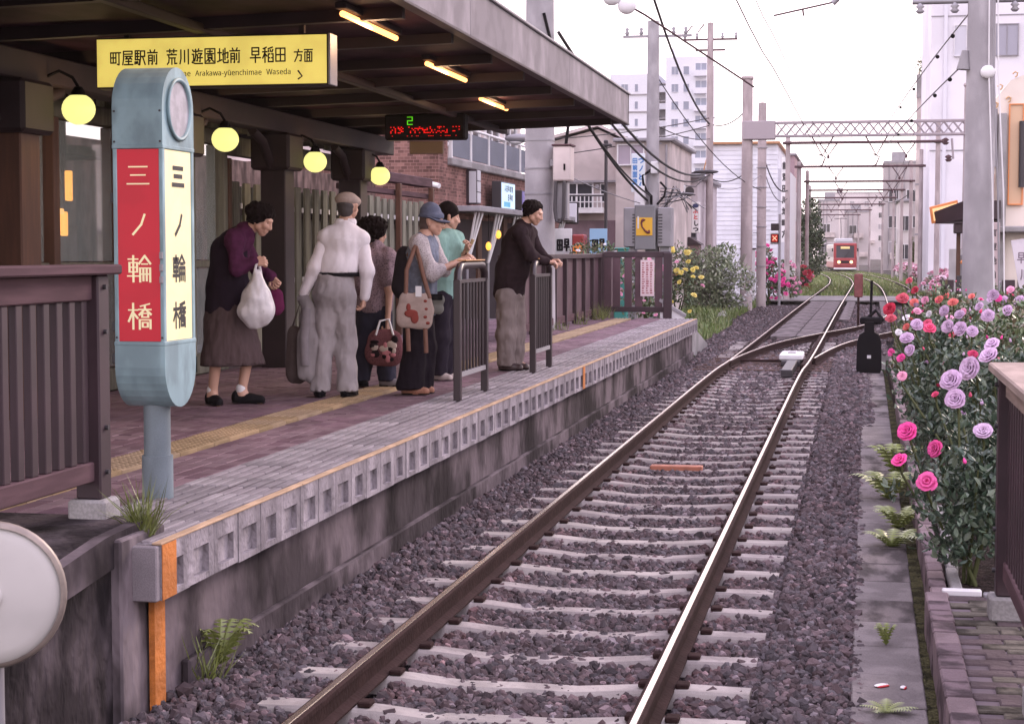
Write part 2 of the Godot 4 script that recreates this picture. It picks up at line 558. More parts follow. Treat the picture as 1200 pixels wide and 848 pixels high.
const RAILP := [Vector2(-.055, -.13), Vector2(-.055, -.12), Vector2(-.014, -.105), Vector2(-.014, -.042), Vector2(-.031, -.034), Vector2(-.031, -.01), Vector2(-.022, -.003), Vector2(.022, -.003), Vector2(.031, -.01), Vector2(.031, -.034), Vector2(.014, -.042), Vector2(.014, -.105), Vector2(.055, -.12), Vector2(.055, -.13)]
const HEADP := [Vector2(-.015, -.004), Vector2(-.013, .001), Vector2(.013, .001), Vector2(.015, -.004)]
func rail(track: Node3D, pts: Array, called := "rail") -> void:
	var b := MB.new(); b.sweep(pts, RAILP)
	var r := put(called, b, K.rust, track)
	var h := MB.new(); h.sweep(pts, HEADP)
	put("running_surface", h, K.rail_top, r)

var centre_a := []
var centre_b := []
func build_tracks() -> void:
	centre_a = spline([[-1.515, 1], [-1.515, -16], [-1.51, -27], [-1.43, -33], [-1.25, -60], [-.97, -95], [-.95, -106], [-1.3, -126], [-2.25, -147], [-3.6, -166], [-6, -195]], 1.2)
	centre_b = spline([[-1.50, -27.5], [-1.39, -31.2], [-.93, -36.2], [-.22, -40.2], [.6, -44], [1.2, -48.5], [1.58, -54], [1.7, -62], [1.82, -82], [1.77, -98], [1.4, -115], [.6, -134], [-.3, -148], [-1.15, -163], [-3.2, -195]], 0.8)
	var ta := setting("railway_track")
	rail(ta, shift(centre_a, -.67)); rail(ta, shift(centre_a, .67))
	var tbk := setting("railway_track")
	var lb := shift(centre_b, -.67); var rb := shift(centre_b, .67)
	rail(tbk, lb.slice(3)); rail(tbk, rb.slice(4))
	# check rails and the closed switch blade beside the frog
	var gb := MB.new(); gb.sweep(shift(centre_a, .60).slice(26, 36), RAILP); put("check_rail", gb, K.rust, ta)
	# sleepers: dipped concrete beams
	var vars := []
	for k in 3:
		var b := MB.new()
		var half := 1.06
		var prev := []
		for s in 9:
			var x := -half + 2 * half * s / 8.0
			var dip := 0.028 * (1.0 - smoothstep(0.35, 0.62, absf(x))) + rf(-.003, .003)
			var wt := 0.062 + rf(-.003, .003)
			var y := -0.128 - dip
			var ring := [V(x, -.22, .12), V(x, y - .012, wt + .012), V(x, y, wt), V(x, y, -wt), V(x, y - .012, -wt - .012), V(x, -.22, -.12)]
			if s > 0:
				for j in 6:
					var j2 := (j + 1) % 6
					b.quad(prev[j], ring[j], ring[j2], prev[j2])
			if s == 0 or s == 8:
				for j in range(1, 5):
					if s == 0: b.tri(ring[0], ring[j], ring[j + 1])
					else: b.tri(ring[0], ring[j + 1], ring[j])
			prev = ring
		vars.append(b.mesh())
	var fast := MB.new()   # rail fastening clips
	for s in [-1, 1]:
		for q in [-1, 1]:
			fast.bevel(V(s * .67 + q * .085 - .03, -.13, -.04), V(s * .67 + q * .085 + .03, -.105, .04), .006)
	var fm := fast.mesh()
	var z := -5.0
	var mats := [K.sleeper, M("darker sleeper", L(.29, .25, .245), .9, 0, T.stain, 1.5, T.fine, 6.0, T.bump, .3), M("pale sleeper", L(.44, .4, .38), .9, 0, T.blotch, 1.2, T.fine, 6.0, T.bump, .3)]
	var kx := 0
	while z > -39.0:
		if z > -29.5 or z < -33.2:
			var s := put("sleeper", vars[kx % 3], mats[[0, 2, 0, 1, 0, 2, 0][rng.randi() % 7]], ta, Transform3D(Basis(Vector3.UP, rf(-.008, .008)), V(-1.51 + rf(-.015, .015), rf(-.004, .004), z)))
			put("rail_clip", fm, K.rust, s)
		kx += 1
		z -= rf(.575, .61)
	var wood := M("old timber sleeper", L(.11, .07, .06), .9, 0, T.blotch, V(.8, 5, 5), T.fine, 5.0)
	for k in 9:   # timbers under the points
		var b := bx(V(-1.25, -.22, -.11), V(1.3 + k * .05, -.128, .11), .01)
		put("timber_sleeper", b, wood, ta, Transform3D(Basis(), V(-1.48 + k * .02, 0, -29.9 - k * .62)))
	var ro := bx(V(-.24, -.16, -.06), V(.24, -.1, .06), .008)   # rust-red rod between the rails
	put("rust_red_crossbar", ro, M("rust red bar", L(.42, .16, .1), .7, 0, T.blotch, 3.0), ta, Transform3D(Basis(), V(-1.62, -.02, -16.25)))
	# crossing panels beside and between the rails
	var pm := M("crossing panel concrete", L(.21, .18, .185), .9, 0, T.stain, .8, T.fine, 3.0)
	var zz := -41.0
	while zz > -68.5:
		var t := clampf((-zz - 33.0) / 62.0, 0, 1)
		var cx := lerpf(-1.44, -.97, t)
		put("crossing_panel", bx(V(-.55, -.2, -.62), V(.0, -.06, .62), .01), pm, ta, Transform3D(Basis(), V(cx, rf(-.006, .004), zz)))
		put("crossing_panel", bx(V(.02, -.2, -.62), V(.55, -.06, .62), .01), pm, ta, Transform3D(Basis(), V(cx, rf(-.006, .004), zz)))
		if zz < -50:
			put("crossing_panel", bx(V(.8, -.2, -.62), V(1.1, -.06, .62), .01), pm, ta, Transform3D(Basis(), V(cx, rf(-.006, .004), zz)))
			put("crossing_panel", bx(V(1.98, -.2, -.62), V(2.35, -.06, .62), .01), pm, ta, Transform3D(Basis(), V(cx, rf(-.006, .004), zz)))
		zz -= 1.26
	# ballast stones
	var sv := []
	for k in 5:
		var b := MB.new()
		var ico := SphereMesh.new(); ico.radial_segments = 6; ico.rings = 3; ico.radius = 1.0; ico.height = 2.0
		var ar := ico.get_mesh_arrays()
		var dv := {}
		var pv: PackedVector3Array = ar[Mesh.ARRAY_VERTEX]
		var q := PackedVector3Array()
		for p in pv:
			var key := "%.2f %.2f %.2f" % [p.x, p.y, p.z]
			if not dv.has(key): dv[key] = p * rf(.68, 1.15)
			q.append(dv[key])
		var id: PackedInt32Array = ar[Mesh.ARRAY_INDEX]
		for j in range(0, id.size(), 3):
			if q[id[j]].distance_to(q[id[j + 1]]) > .01 and q[id[j]].distance_to(q[id[j + 2]]) > .01 and q[id[j + 1]].distance_to(q[id[j + 2]]) > .01:
				b.tri(q[id[j]], q[id[j + 2]], q[id[j + 1]])
		sv.append(b.mesh())
	var xs := [[], [], [], [], []]
	var cs := [[], [], [], [], []]
	for zone in [[-5.5, -12.0, 1800, -3.02, .04], [-12.0, -20.0, 1200, -3.0, .06], [-20.0, -35.0, 600, -3.0, .2], [-35.0, -66.0, 150, -3.6, .6], [-40, -64, 60, .6, 3.4]]:
		var area: float = (zone[0] - zone[1]) * (zone[4] - zone[3])
		for k in int(area * zone[2]):
			var x := rf(zone[3], zone[4]); var zp := rf(zone[1], zone[0])
			var c := -1.51 if zp > -30 else lerpf(-1.44, -.97, clampf((-zp - 33.0) / 62.0, 0, 1))
			if absf(absf(x - c) - .67) < .07 and rng.randf() < .97: continue
			var r := rf(.014, .03) * (1.0 if zp > -20 else 1.4) * (1.5 if rng.randf() < .1 else 1.0)
			var y := -.187 + rf(-.005, .03)
			if zp > -29.5 and absf(x + 1.51) < 1.08:
				var lift := smoothstep(.35, .6, absf(x + 1.51))
				y -= .014 * (1 - lift)
			if x > -.4: y += .04
			if zp > -29.5 and absf(x + 1.51) > .8: y += .016 * smoothstep(.8, 1.0, absf(x + 1.51)) * (1.0 if x < -1.5 else .5)
			if x < -2.75: y += rf(0, .03) - .02
			if zp < -40.4 and zp > -69 and absf(x - c) < .56: continue
			var e := Vector3(rf(-3, 3), rf(-3, 3), rf(-3, 3))
			var vi := rng.randi() % 5
			xs[vi].append(Transform3D(Basis.from_euler(e).scaled_local(V(r * rf(.8, 1.3), r * rf(.7, 1), r * rf(.8, 1.2))), V(x, y, zp)))
			var g := rf(.4, 1.05)
			if rng.randf() < .09: g = rf(1.15, 1.9)
			var wv := rf(-.07, .1) + (.16 if absf(absf(x - c) - .67) < .22 else 0.0) * rng.randf()
			cs[vi].append(Color(g * (1.0 + wv), g * (.96 - .3 * wv), g * (1.0 - .5 * wv)))
	for k in 5: many("ballast_stones", sv[k], K.stone, xs[k], cs[k], self)
	# point machine, lever stand and the small red marker beyond it
	var pmch := thing("point_machine", "white topped point machine box between the rails at the turnout", "point machine", V(-1.12, -.13, -31.3))
	put("base", bx(V(-.16, 0, -.6), V(.16, .1, .55), .015), K.darksteel, pmch)
	put("cover", bx(V(-.2, .1, -.7), V(.2, .2, .4), .02), K.white, pmch)
	put("drive_rod", tb([V(-.9, .05, -.2), V(.3, .05, -.2)], .025), K.rust, pmch)
	put("handhold", bx(V(-.07, .2, -.3), V(.07, .206, -.05)), K.rust, pmch)
	put("long_box", bx(V(-.05, 0, .6), V(.12, .12, 3.2), .01), K.darksteel, pmch)
	var lv := thing("point_lever_stand", "black point lever stand on the slab edge before the rose bed", "lever stand", V(.19, -.1, -29.0))
	var body := MB.new()
	body.prism(PackedVector2Array([Vector2(-.17, 0), Vector2(.17, 0), Vector2(.2, .06), Vector2(.19, .5), Vector2(.15, .62), Vector2(.08, .66), Vector2(.07, .82), Vector2(-.07, .82), Vector2(-.08, .66), Vector2(-.15, .62), Vector2(-.19, .5), Vector2(-.2, .06)]), .3, Transform3D(Basis(), V(0, 0, -.15)))
	put("housing", body, K.black, lv)
	put("weight", bx(V(-.15, .78, -.1), V(.2, .9, .1), .03), K.black, lv)
	put("weight_arm", tb([V(-.12, .8, 0), V(.1, 1.0, 0), V(.22, .84, .05)], .03), K.black, lv)
	put("lever_rod", tb([V(.02, .85, 0), V(.03, 1.48, 0)], .022), K.black, lv)
	put("keyhole_plate", bx(V(-.03, .24, .152), V(.03, .29, .158)), K.white, lv)
	put("foot", bx(V(-.12, -.12, -.2), V(.12, .0, .2), .01), K.darksteel, lv)
	var rp := thing("marker_post", "slim rust red marker post beside the crossover rail", "marker post", V(.02, -.18, -46.2))
	put("post", tb([V(0, 0, 0), V(0, 1.2, 0)], .03), K.rust, rp)
	put("plate", bx(V(-.11, .85, -.06), V(.11, 1.45, .06), .02), M("dull red paint", L(.22, .06, .06), .6, 0, T.blotch, 3.0), rp)

# ---------- platform ----------
func build_platform() -> void:
	var pf := setting("platform")
	# body with its stained wall and a foot ledge
	put("retaining_wall", bx(V(-9.0, -.24, -33.2), V(-3.03, .33, -7.3)), K.stained, pf)
	put("wall_ledge", bx(V(-3.03, -.24, -33.0), V(-2.985, -.02, -7.6), .015), K.stained, pf)
	put("bed", bx(V(-9.0, .33, -33.35), V(-3.06, .555, -7.1)), K.deck_base, pf)
	# coping blocks with a square recess
	var zz := -7.14
	var k := 0
	var dark := M("darker coping", L(.29, .26, .28), .9, 0, T.blotch, V(1.6, .9, 1.6), T.fine, 3.0, T.bump, .4)
	var blk := []
	for j in 3:
		var b := MB.new()
		var w := .318
		var f: float = [.06, .05, .075][j]
		var g: float = [.25, .262, .24][j]
		var y0 := .345; var y1 := .588
		var ry0 := .375; var ry1 := .505
		# face at x = -2.93, recess 3.5 cm deep
		for q in [[0.0, w, y0, ry0], [0.0, w, ry1, y1], [0.0, f, ry0, ry1], [g, w, ry0, ry1]]:
			b.box(V(-.16, q[2], -q[1]), V(0, q[3], -q[0]))
		b.box(V(-.16, ry0, -g), V(-.028, ry1, -f))
		blk.append(b.mesh())
	while zz > -33.0:
		var m: Material = K.coping if rng.randf() < .62 else dark
		var kind := 1 if k == 2 else (rng.randi() % 3)
		var cb := put("coping_block", blk[kind], m, pf, Transform3D(Basis(Vector3.UP, rf(-.004, .004)), V(-2.93 + rf(-.003, .003), rf(-.003, .003), zz)))
		if k == 0: put("orange_paint", bx(V(.001, .346, -.16), V(.004, .586, -.001)), K.orange, cb)
		k += 1
		zz -= .325
	put("coping_end", bx(V(-3.07, .345, -7.139), V(-2.935, .586, -7.1), .006), K.tile_grey, pf)
	put("orange_mark", bx(V(-2.928, .35, -19.2), V(-2.922, .589, -19.06)), K.orange, pf)
	put("orange_post", bx(V(-3.032, -.2, -7.36), V(-3.005, .345, -7.24)), K.orange, pf)
	# yellow edge line on the lip
	for j in 13:
		put("edge_strip", bx(V(-2.968, .588, -7.12 - (j + 1) * 1.99), V(-2.925, .598, -7.13 - j * 1.99), .004), K.edge_paint, pf)
	# guiding tiles with long bars, two rows behind the edge
	var gbase := bx(V(-.148, .55, -.148), V(.148, .586, .148), .004).mesh()
	var gbar := MB.new()
	for q in 4: gbar.bevel(V(-.128 + q * .072, .58, -.146), V(-.084 + q * .072, .598, .146), .004)
	var gbars := gbar.mesh()
	var grime := M("grimy tile groove", L(.13, .11, .12), .9, 0, T.blotch, 1.0, T.fine, 4.0)
	var tm := [K.tile_grey, M("pale guiding tile", L(.34, .31, .325), .8, 0, T.blotch, .8, T.fine, 4.0), M("dark guiding tile", L(.26, .235, .25), .8, 0, T.blotch, 1.0, T.fine, 4.0)]
	var z := -7.32
	while z > -33.0:
		for c in 2:
			var gq := put("guiding_tile", gbase, grime, pf, Transform3D(Basis(), V(-3.125 - c * .3, rf(-.002, .002), z)))
			put("raised_bars", gbars, tm[rng.randi() % 3], gq)
		z -= .3
	# yellow dotted tiles
	var b := MB.new()
	b.bevel(V(-.148, .55, -.148), V(.148, .592, .148), .004)
	for q in 5:
		for r in 5:
			b.lathe([Vector2(.02, .591), Vector2(.014, .599), Vector2(0, .6)], 6, Transform3D(Basis(), V(-.118 + q * .059, 0, -.118 + r * .059)))
	var yt := b.mesh()
	var ym := [K.tile_yellow, M("faded warning tile", L(.4, .3, .2), .8, 0, T.blotch, .9, T.fine, 4.0), M("dirty warning tile", L(.37, .27, .16), .8, 0, T.blotch, 1.2, T.fine, 4.0)]
	z = -7.6
	while z > -33.0:
		put("warning_tile", yt, ym[(rng.randi() % 3) if z > -22 else 1], pf, Transform3D(Basis(), V(-4.3, rf(-.002, .002), z)))
		z -= .3
	# rose paving bricks: the nearest as pieces, the rest as one
	var bm := []
	for j in 3:
		var q := MB.new()
		q.bevel(V(-.048, .55, -.098), V(.048, .59, .098), .004)
		bm.append(q)
	var rest := MB.new()
	var near := 0
	var pmat := [K.paver, M("plum paving brick", L(.185, .115, .14), .8, 0, T.blotch, .5, T.fine, 3.0), M("greyed paving brick", L(.26, .18, .205), .8, 0, T.blotch, .5, T.fine, 3.0)]
	var row := 0
	z = -7.4
	while z > -33.2:
		var x := -3.63
		while x > -6.6:
			if x > -4.1 or x < -4.5:
				var dz := .1 if (int(round((-x - 3.63) / .1)) % 2) else 0.0
				if near < 290 and z > -14.5 and x > -5.2:
					put("paving_brick", (bm[near % 3].mesh() if near < 3 else pave_cache[near % 3]), pmat[rng.randi() % 3], pf, Transform3D(Basis(), V(x, rf(-.003, .002), z + dz)))
					if near < 3: pave_cache.append(pf.get_child(pf.get_child_count() - 1).mesh)
					near += 1
				else:
					var g := rf(.75, 1.12)
					rest.col = Color(g, g * rf(.92, 1.02), g)
					var o := V(x, rf(-.003, .002), z + dz)
					rest.box(V(-.048, .575, -.098) + o, V(.048, .59, .098) + o)
			x -= .1
		z -= .2
		row += 1
	var rp := put("paving_bricks", rest, K.paver, pf)
	rp.set_meta("kind", "stuff")
	# ramp wall on the left that carries the near fence
	var rw := MB.new()
	rw.prism(PackedVector2Array([Vector2(-7.45, -.24), Vector2(-7.45, .66), Vector2(-6.9, .64), Vector2(-5.0, .4), Vector2(-2.0, .1), Vector2(-2.0, -.24)]), 4.0, Transform3D(Basis(V(0, 0, 1), V(0, 1, 0), V(-1, 0, 0)), V(-3.09, 0, 0)))
	var ramp := setting("ramp_wall")
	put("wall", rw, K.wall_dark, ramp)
	var lip := MB.new()
	lip.prism(PackedVector2Array([Vector2(-7.46, .56), Vector2(-7.46, .672), Vector2(-6.9, .652), Vector2(-5.0, .412), Vector2(-2.0, .112), Vector2(-2.0, .0)]), .06, Transform3D(Basis(V(0, 0, 1), V(0, 1, 0), V(-1, 0, 0)), V(-3.075, 0, 0)))
	put("cap_edge", lip, K.stained, ramp)
	put("wall_end", bx(V(-3.12, -.24, -7.47), V(-3.045, .63, -6.98), .01), M("paler stained concrete", L(.24, .2, .215), .9, 0, T.stain, V(.8, .4, .8), T.blotch, V(.4, .2, .4), T.bump, .6), ramp)
	# sloped white ramp parapet at the far end
	var rb := setting("platform_ramp")
	var rs := MB.new()
	rs.prism(PackedVector2Array([Vector2(-33.2, -.24), Vector2(-33.2, .55), Vector2(-37.5, -.1), Vector2(-37.5, -.24)]), 1.6, Transform3D(Basis(V(0, 0, 1), V(0, 1, 0), V(-1, 0, 0)), V(-3.1, 0, 0)))
	put("slope", rs, K.concrete, rb)
	var pp := thing("ramp_parapet", "white sloping parapet panel with a dark edge beside the lattice gate", "parapet", V(-3.3, .59, -33.4))
	var w := MB.new()
	w.prism(PackedVector2Array([Vector2(-.35, 0), Vector2(-.35, .36), Vector2(.1, .1), Vector2(.1, 0)]), .06, Transform3D(Basis(), V(0, -.03, 0)))
	put("panel", w, K.white, pp)
	var cap := MB.new()
	cap.prism(PackedVector2Array([Vector2(-.37, .345), Vector2(-.35, .4), Vector2(.14, .1), Vector2(.12, .05)]), .12, Transform3D(Basis(), V(0, -.03, -.03)))
	put("cap", cap, K.steel, pp)

var pave_cache := []

# ---------- canopy over the platform ----------
func build_canopy() -> void:
	var cp := thing("platform_canopy", "flat grey edged canopy roof on brown posts over the platform", "canopy")
	# roof: thin wedge, soffit a little lower at the back
	var r := MB.new()
	var z0 := -4.0; var z1 := -23.1
	var prof := [Vector2(-2.99, 3.53), Vector2(-2.99, 3.86), Vector2(-8.3, 3.6), Vector2(-8.3, 3.40)]
	var a := []; var b := []
	for q in prof:
		a.append(V(q.x, q.y, z0)); b.append(V(q.x, q.y, z1 - (q.x + 2.99) * -.06))
	for k in 4:
		var m := (k + 1) % 4
		r.quad(a[k], b[k], b[m], a[m])
	r.quad(a[0], a[1], a[2], a[3]); r.quad(b[3], b[2], b[1], b[0])
	put("roof", r, K.soffit, cp)
	# fascia panels along the track side and the end, with a thin drip edge on top
	var zz := z0
	var seg := [4.6, 4.9, 4.8, 3.3, 1.48]
	for s in seg:
		put("fascia_panel", bx(V(-2.99, 3.505, zz - s + .006), V(-2.955, 3.875, zz), .006), K.fascia, cp)
		zz -= s
	put("drip_edge", bx(V(-3.03, 3.876, z1 - .03), V(-2.93, 3.9, z0), .004), K.steel, cp)
	put("bottom_edge", bx(V(-3.03, 3.485, z1 - .02), V(-2.945, 3.504, z0), .004), K.brownpaint, cp)
	var e := MB.new()
	e.prism(PackedVector2Array([Vector2(-2.955, 3.505), Vector2(-2.955, 3.875), Vector2(-8.3, 3.62), Vector2(-8.3, 3.37)]), .03, Transform3D(Basis(), V(0, 0, z1 - .035)))
	put("end_fascia", e, K.brownpaint, cp)
	# soffit joists, long beam, roof boards' joints
	var z := -6.0
	while z > z1:
		var j := MB.new()
		j.hexa([V(-8.2, 3.3, z + .04), V(-3.1, 3.45, z + .04), V(-3.1, 3.45, z - .04), V(-8.2, 3.3, z - .04), V(-8.2, 3.41, z + .04), V(-3.1, 3.53, z + .04), V(-3.1, 3.53, z - .04), V(-8.2, 3.41, z - .04)])
		put("joist", j, K.darkwood, cp)
		z -= 1.5
	put("beam", bx(V(-6.32, 3.12, z1 + .1), V(-6.08, 3.34, z0), .01), K.darkwood, cp)
	put("beam", bx(V(-4.62, 3.38, z1 + .1), V(-4.54, 3.45, z0), .01), K.darkwood, cp)
	for pz in [-9.0, -12.35, -15.5, -18.5, -21.45]:
		var p := put("post", bx(V(-6.34, .58, pz - .16), V(-6.06, 3.12, pz + .16), .012), K.darkwood if pz < -17 else K.wood, cp)
		put("trim_board", bx(V(-6.4, .6, pz - .36), V(-6.3, 2.8, pz - .165), .006), K.wood, p)
		put("capital", bx(V(-6.42, 2.72, pz - .26), V(-5.98, 3.115, pz + .26), .03), K.darkwood, p)
		for s in [-1, 1]:
			put("bracket", tb([V(-6.2, 2.75, pz + s * .2), V(-6.2, 3.0, pz + s * .45), V(-6.2, 3.1, pz + s * .8)], .05, 6), K.darkwood, p)
	# fluorescent tubes in the soffit
	var zs := [[-11.6, -13.0, -3.42], [-14.8, -16.3, -3.62], [-18.3, -19.7, -3.9], [-8.0, -9.4, -3.3]]
	for k in zs.size():
		var q = zs[k]
		var t := thing("fluorescent_tube", ["orange white fluorescent tube on the soffit nearest the canopy sign, longest in view", "orange white fluorescent tube in the middle of the soffit row", "orange white fluorescent tube farthest along the canopy, shortest in view", "fluorescent tube on the soffit before the canopy sign, above the frame"][k], "light", V(q[2], 3.44, (q[0] + q[1]) * .5), 0.0, "fluorescent tubes under the canopy")
		var h: float = absf(q[1] - q[0]) * .5
		put("lamp_tube", tb([V(0, 0, -h), V(0, 0, h)], .022, 8), glow("lamp tube", Color(1.0, .66, .38), 4.0), t)
		put("holder", bx(V(-.04, .03, -h - .05), V(.04, .07, h + .05), .005), K.darkwood, t)
		var l := OmniLight3D.new()
		l.name = "tube_light"; l.light_color = Color(1, .8, .62); l.light_energy = .35; l.light_size = .1; l.omni_range = 40; l.omni_attenuation = 2; l.shadow_enabled = true
		t.add_child(l); l.position = V(0, -.06, 0)
	# globe lamps on swan necks
	var gl := [[-5.86, 2.93, -12.76, "first"], [-5.87, 2.9, -15.99, "second"], [-5.88, 2.83, -18.85, "third"], [-5.89, 2.79, -21.58, "last"]]
	for k in 4:
		var q = gl[k]
		var t := thing("globe_lamp", ["yellow lit globe lamp on a swan neck left of the blue station name pillar, largest", "yellow lit globe lamp just right of the blue station name pillar", "yellow lit globe lamp beside the thick dark post above the stooping woman", "smallest yellow lit globe lamp above the dark haired woman, before the slatted screen"][k], "globe lamp", V(q[0], q[1], q[2]), 0.0, "globe lamps along the canopy posts")
		var g := MB.new(); g.ball(V(0, 0, 0), V(.128, .118, .128), 20, 12)
		put("lamp_globe", g, glow("lamp globe glass", Color(1.0, .97, .6), 1.05), t)
		var c := MB.new(); c.lathe([Vector2(.06, .103), Vector2(.055, .125), Vector2(.045, .145), Vector2(.03, .17), Vector2(0, .175)], 16)
		put("cap", c, K.black, t)
		put("swan_neck", tb([V(0, .17, 0), V(-.04, .24, .01), V(-.14, .29, .03), V(-.24, .24, .06), V(-.27, .16, .1), V(-.3, .14, .13)], .014, 6), K.black, t)
		var l := OmniLight3D.new()
		l.name = "globe_light"; l.light_color = Color(1, .84, .6); l.light_energy = .28; l.light_size = .1; l.omni_range = 30; l.omni_attenuation = 2; l.shadow_enabled = true
		t.add_child(l)
		l.position = V(0, 0, 0)

# ---------- partition behind the platform ----------
func build_back_wall() -> void:
	var w := thing("glazed_partition", "brown glazed timber partition along the back of the platform", "partition")
	put("sill", bx(V(-6.85, .58, -18.2), V(-6.66, .78, -8.0), .01), K.woodgrey, w)
	put("header", bx(V(-6.84, 2.98, -18.2), V(-6.68, 3.14, -8.0), .01), K.woodgrey, w)
	put("mid_rail", bx(V(-6.8, 1.68, -18.2), V(-6.71, 1.75, -8.0), .006), K.woodgrey, w)
	var zs := [-8.2, -9.4, -10.6, -11.8, -12.9, -14.05, -15.45, -16.3, -17.2, -18.15]
	for k in zs.size():
		put("stud", bx(V(-6.86, .6, zs[k] - .06), V(-6.66, 2.98, zs[k] + .06), .006), K.wood if k < 7 else K.woodgrey, w)
		if k > 0:
			put("pane", bx(V(-6.765, 1.76, zs[k] + .065), V(-6.755, 2.97, zs[k - 1] - .065)), K.pane, w)
			put("lower_panel", bx(V(-6.77, .79, zs[k] + .065), V(-6.745, 1.67, zs[k - 1] - .065)), K.pane if k > 5 else K.wood, w)
	for k in 26:   # clerestory slats under the roof
		put("clerestory_slat", bx(V(-6.8, 3.15, -8.0 - k * .58), V(-6.72, 3.36, -8.0 - k * .58 + .36)), K.woodgrey, w)
	# slatted screen
	var s := thing("slatted_screen", "grey green vertical slat screen with white spots for bright gaps behind the platform", "screen")
	var k := 0
	var z := -18.35
	while z > -27.6:
		var sl := put("slat", bx(V(-6.78, .62, z - .1), V(-6.745, 2.62 + rf(-.015, .015), z + .1), .005), K.woodgrey, s)
		for y in [1.5, 2.35]:
			put("bolt_gap_spot", bx(V(-6.744, y - .03, z - .145), V(-6.73, y + .03, z - .105)), K.white, sl)  # white pieces stand for light showing through gaps between the boards
		put("back_slat", bx(V(-6.9, .62, z - .26), V(-6.87, 2.58, z - .12), .005), K.woodgrey, s)
		k += 1
		z -= .37
	for y in [1.45, 2.3]:
		put("rail", bx(V(-6.868, y - .05, -27.6), V(-6.782, y + .05, -18.3)), K.darkwood, s)
	put("top_rail", bx(V(-6.88, 2.86, -27.75), V(-6.7, 3.0, -22.9), .01), K.brownrail, s)
	put("top_rail", bx(V(-6.86, 2.68, -27.7), V(-6.76, 2.76, -22.9), .01), K.brownrail, s)
	put("top_rail", bx(V(-6.86, 2.9, -22.8), V(-6.7, 3.1, -18.2), .01), K.woodgrey, s)
	for pz in [-18.3, -22.85, -25.6, -27.65]:
		put("post", bx(V(-6.74, .6, pz - .05), V(-6.66, 2.85, pz + .05), .008), K.wood, s)
	# arcade wall and shop front behind the glass
	var ar := thing("arcade_front", "dim brown shop front behind the glass partition", "shop front")
	put("wall", bx(V(-9.4, 0, -33.0), V(-9.1, 3.2, -6.0)), M("brown wall", L(.2, .14, .125), .9, 0, T.stain, V(.8, .3, .8), T.blotch, 1.0), ar)
	put("counter", bx(V(-9.1, .3, -19.0), V(-8.5, 1.3, -8.0), .02), K.wood, ar)
	for q in 9:
		put("pillar", bx(V(-9.1, .3, -9.2 - q * 1.2), V(-8.95, 3.1, -9.0 - q * 1.2), .01), K.brownrail if q % 3 == 1 else K.wood, ar)
	put("shelf", bx(V(-9.1, 2.1, -19.0), V(-8.75, 2.14, -8.0)), K.wood, ar)
	put("awning", bx(V(-9.1, 2.9, -19.4), V(-8.4, 3.0, -7.0)), K.woodgrey, ar)
	for q in 14:
		var zz := -9.0 - q * .72
		put("paper_notice", bx(V(-9.099, 1.5 + rf(0, .2), zz - rf(.15, .3)), V(-9.09, 2.0, zz)), [K.brownrail, K.woodgrey, K.bluedull][q % 3], ar)
	var wl := [[-7.75, 2.5, -16.62, .3, "upper upright added orange sunset glow strip behind the glass"], [-7.75, 2.12, -16.5, .24, "lower upright added orange sunset glow strip behind the glass"]]  # added glowing strips, standing in for sunset reflections in the glass
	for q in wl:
		var t := thing("sunset_glow", q[4], "lamp", V(q[0], q[1], q[2]))
		put("glow_strip", bx(V(-.03, -q[3] * .5, -.035), V(.03, q[3] * .5, .035), .01), glow("sunset glow strip", Color(1, .66, .3), 2.6), t)
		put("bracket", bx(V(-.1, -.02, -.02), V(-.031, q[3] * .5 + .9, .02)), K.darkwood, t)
	var wb := thing("sunset_glow", "long level added orange sunset glow strip behind the glass left of the pillar", "lamp", V(-7.75, 2.24, -15.9))  # level strip added likewise, its glow replaces a reflection of the sky
	put("glow_strip", bx(V(-.03, -.03, -.55), V(.03, .03, .55), .01), glow("sunset glow strip", Color(1, .72, .4), 2.2), wb)
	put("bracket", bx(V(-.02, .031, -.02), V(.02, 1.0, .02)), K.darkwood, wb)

# ---------- fences ----------
func slat_fence(called: String, label: String, x: float, za: float, zb: float, top: float, base: float, face: float, ends: Array) -> Node3D:
	# za far end, zb near end; face +1/-1 is the side the slats stand on
	var f := thing(called, label, "fence")
	put("top_board", bx(V(x - .1, top - .045, zb), V(x + .1, top, za - .06) , .008) if zb < za else bx(V(x - .1, top - .045, za - .06), V(x + .1, top, zb), .008), K.brownrail if face > 0 else K.litwood, f)
	put("upper_rail", bx(V(x - .03, top - .16, za), V(x + .03, top - .046, zb), .006), K.brownrail if face > 0 else K.litwood, f)
	put("lower_rail", bx(V(x - .03, base + .06, za), V(x + .03, base + .15, zb), .006), K.brownrail, f)
	var z := za + .17
	while z < zb:
		put("slat", bx(V(x - .018, base + .15, z - .028), V(x + .018, top - .16, z + .028), .004), K.brownpaint, f)
		z += .125
	for e in ends:
		var p := put("post", bx(V(x - .06, base - .02, e - .06), V(x + .06, top - .046, e + .06), .008), K.brownpaint, f)
		put("foot", bx(V(x - .09, base - .14, e - .09), V(x + .09, base - .02, e + .09), .012), K.concrete, p)
		for y in [base + .1, base + .3, top - .3, top - .1]:
			put("bolt_gap_spot", tb([V(x + face * .06, y, e), V(x + face * .075, y, e)], .012, 6), K.darksteel, p)
	return f

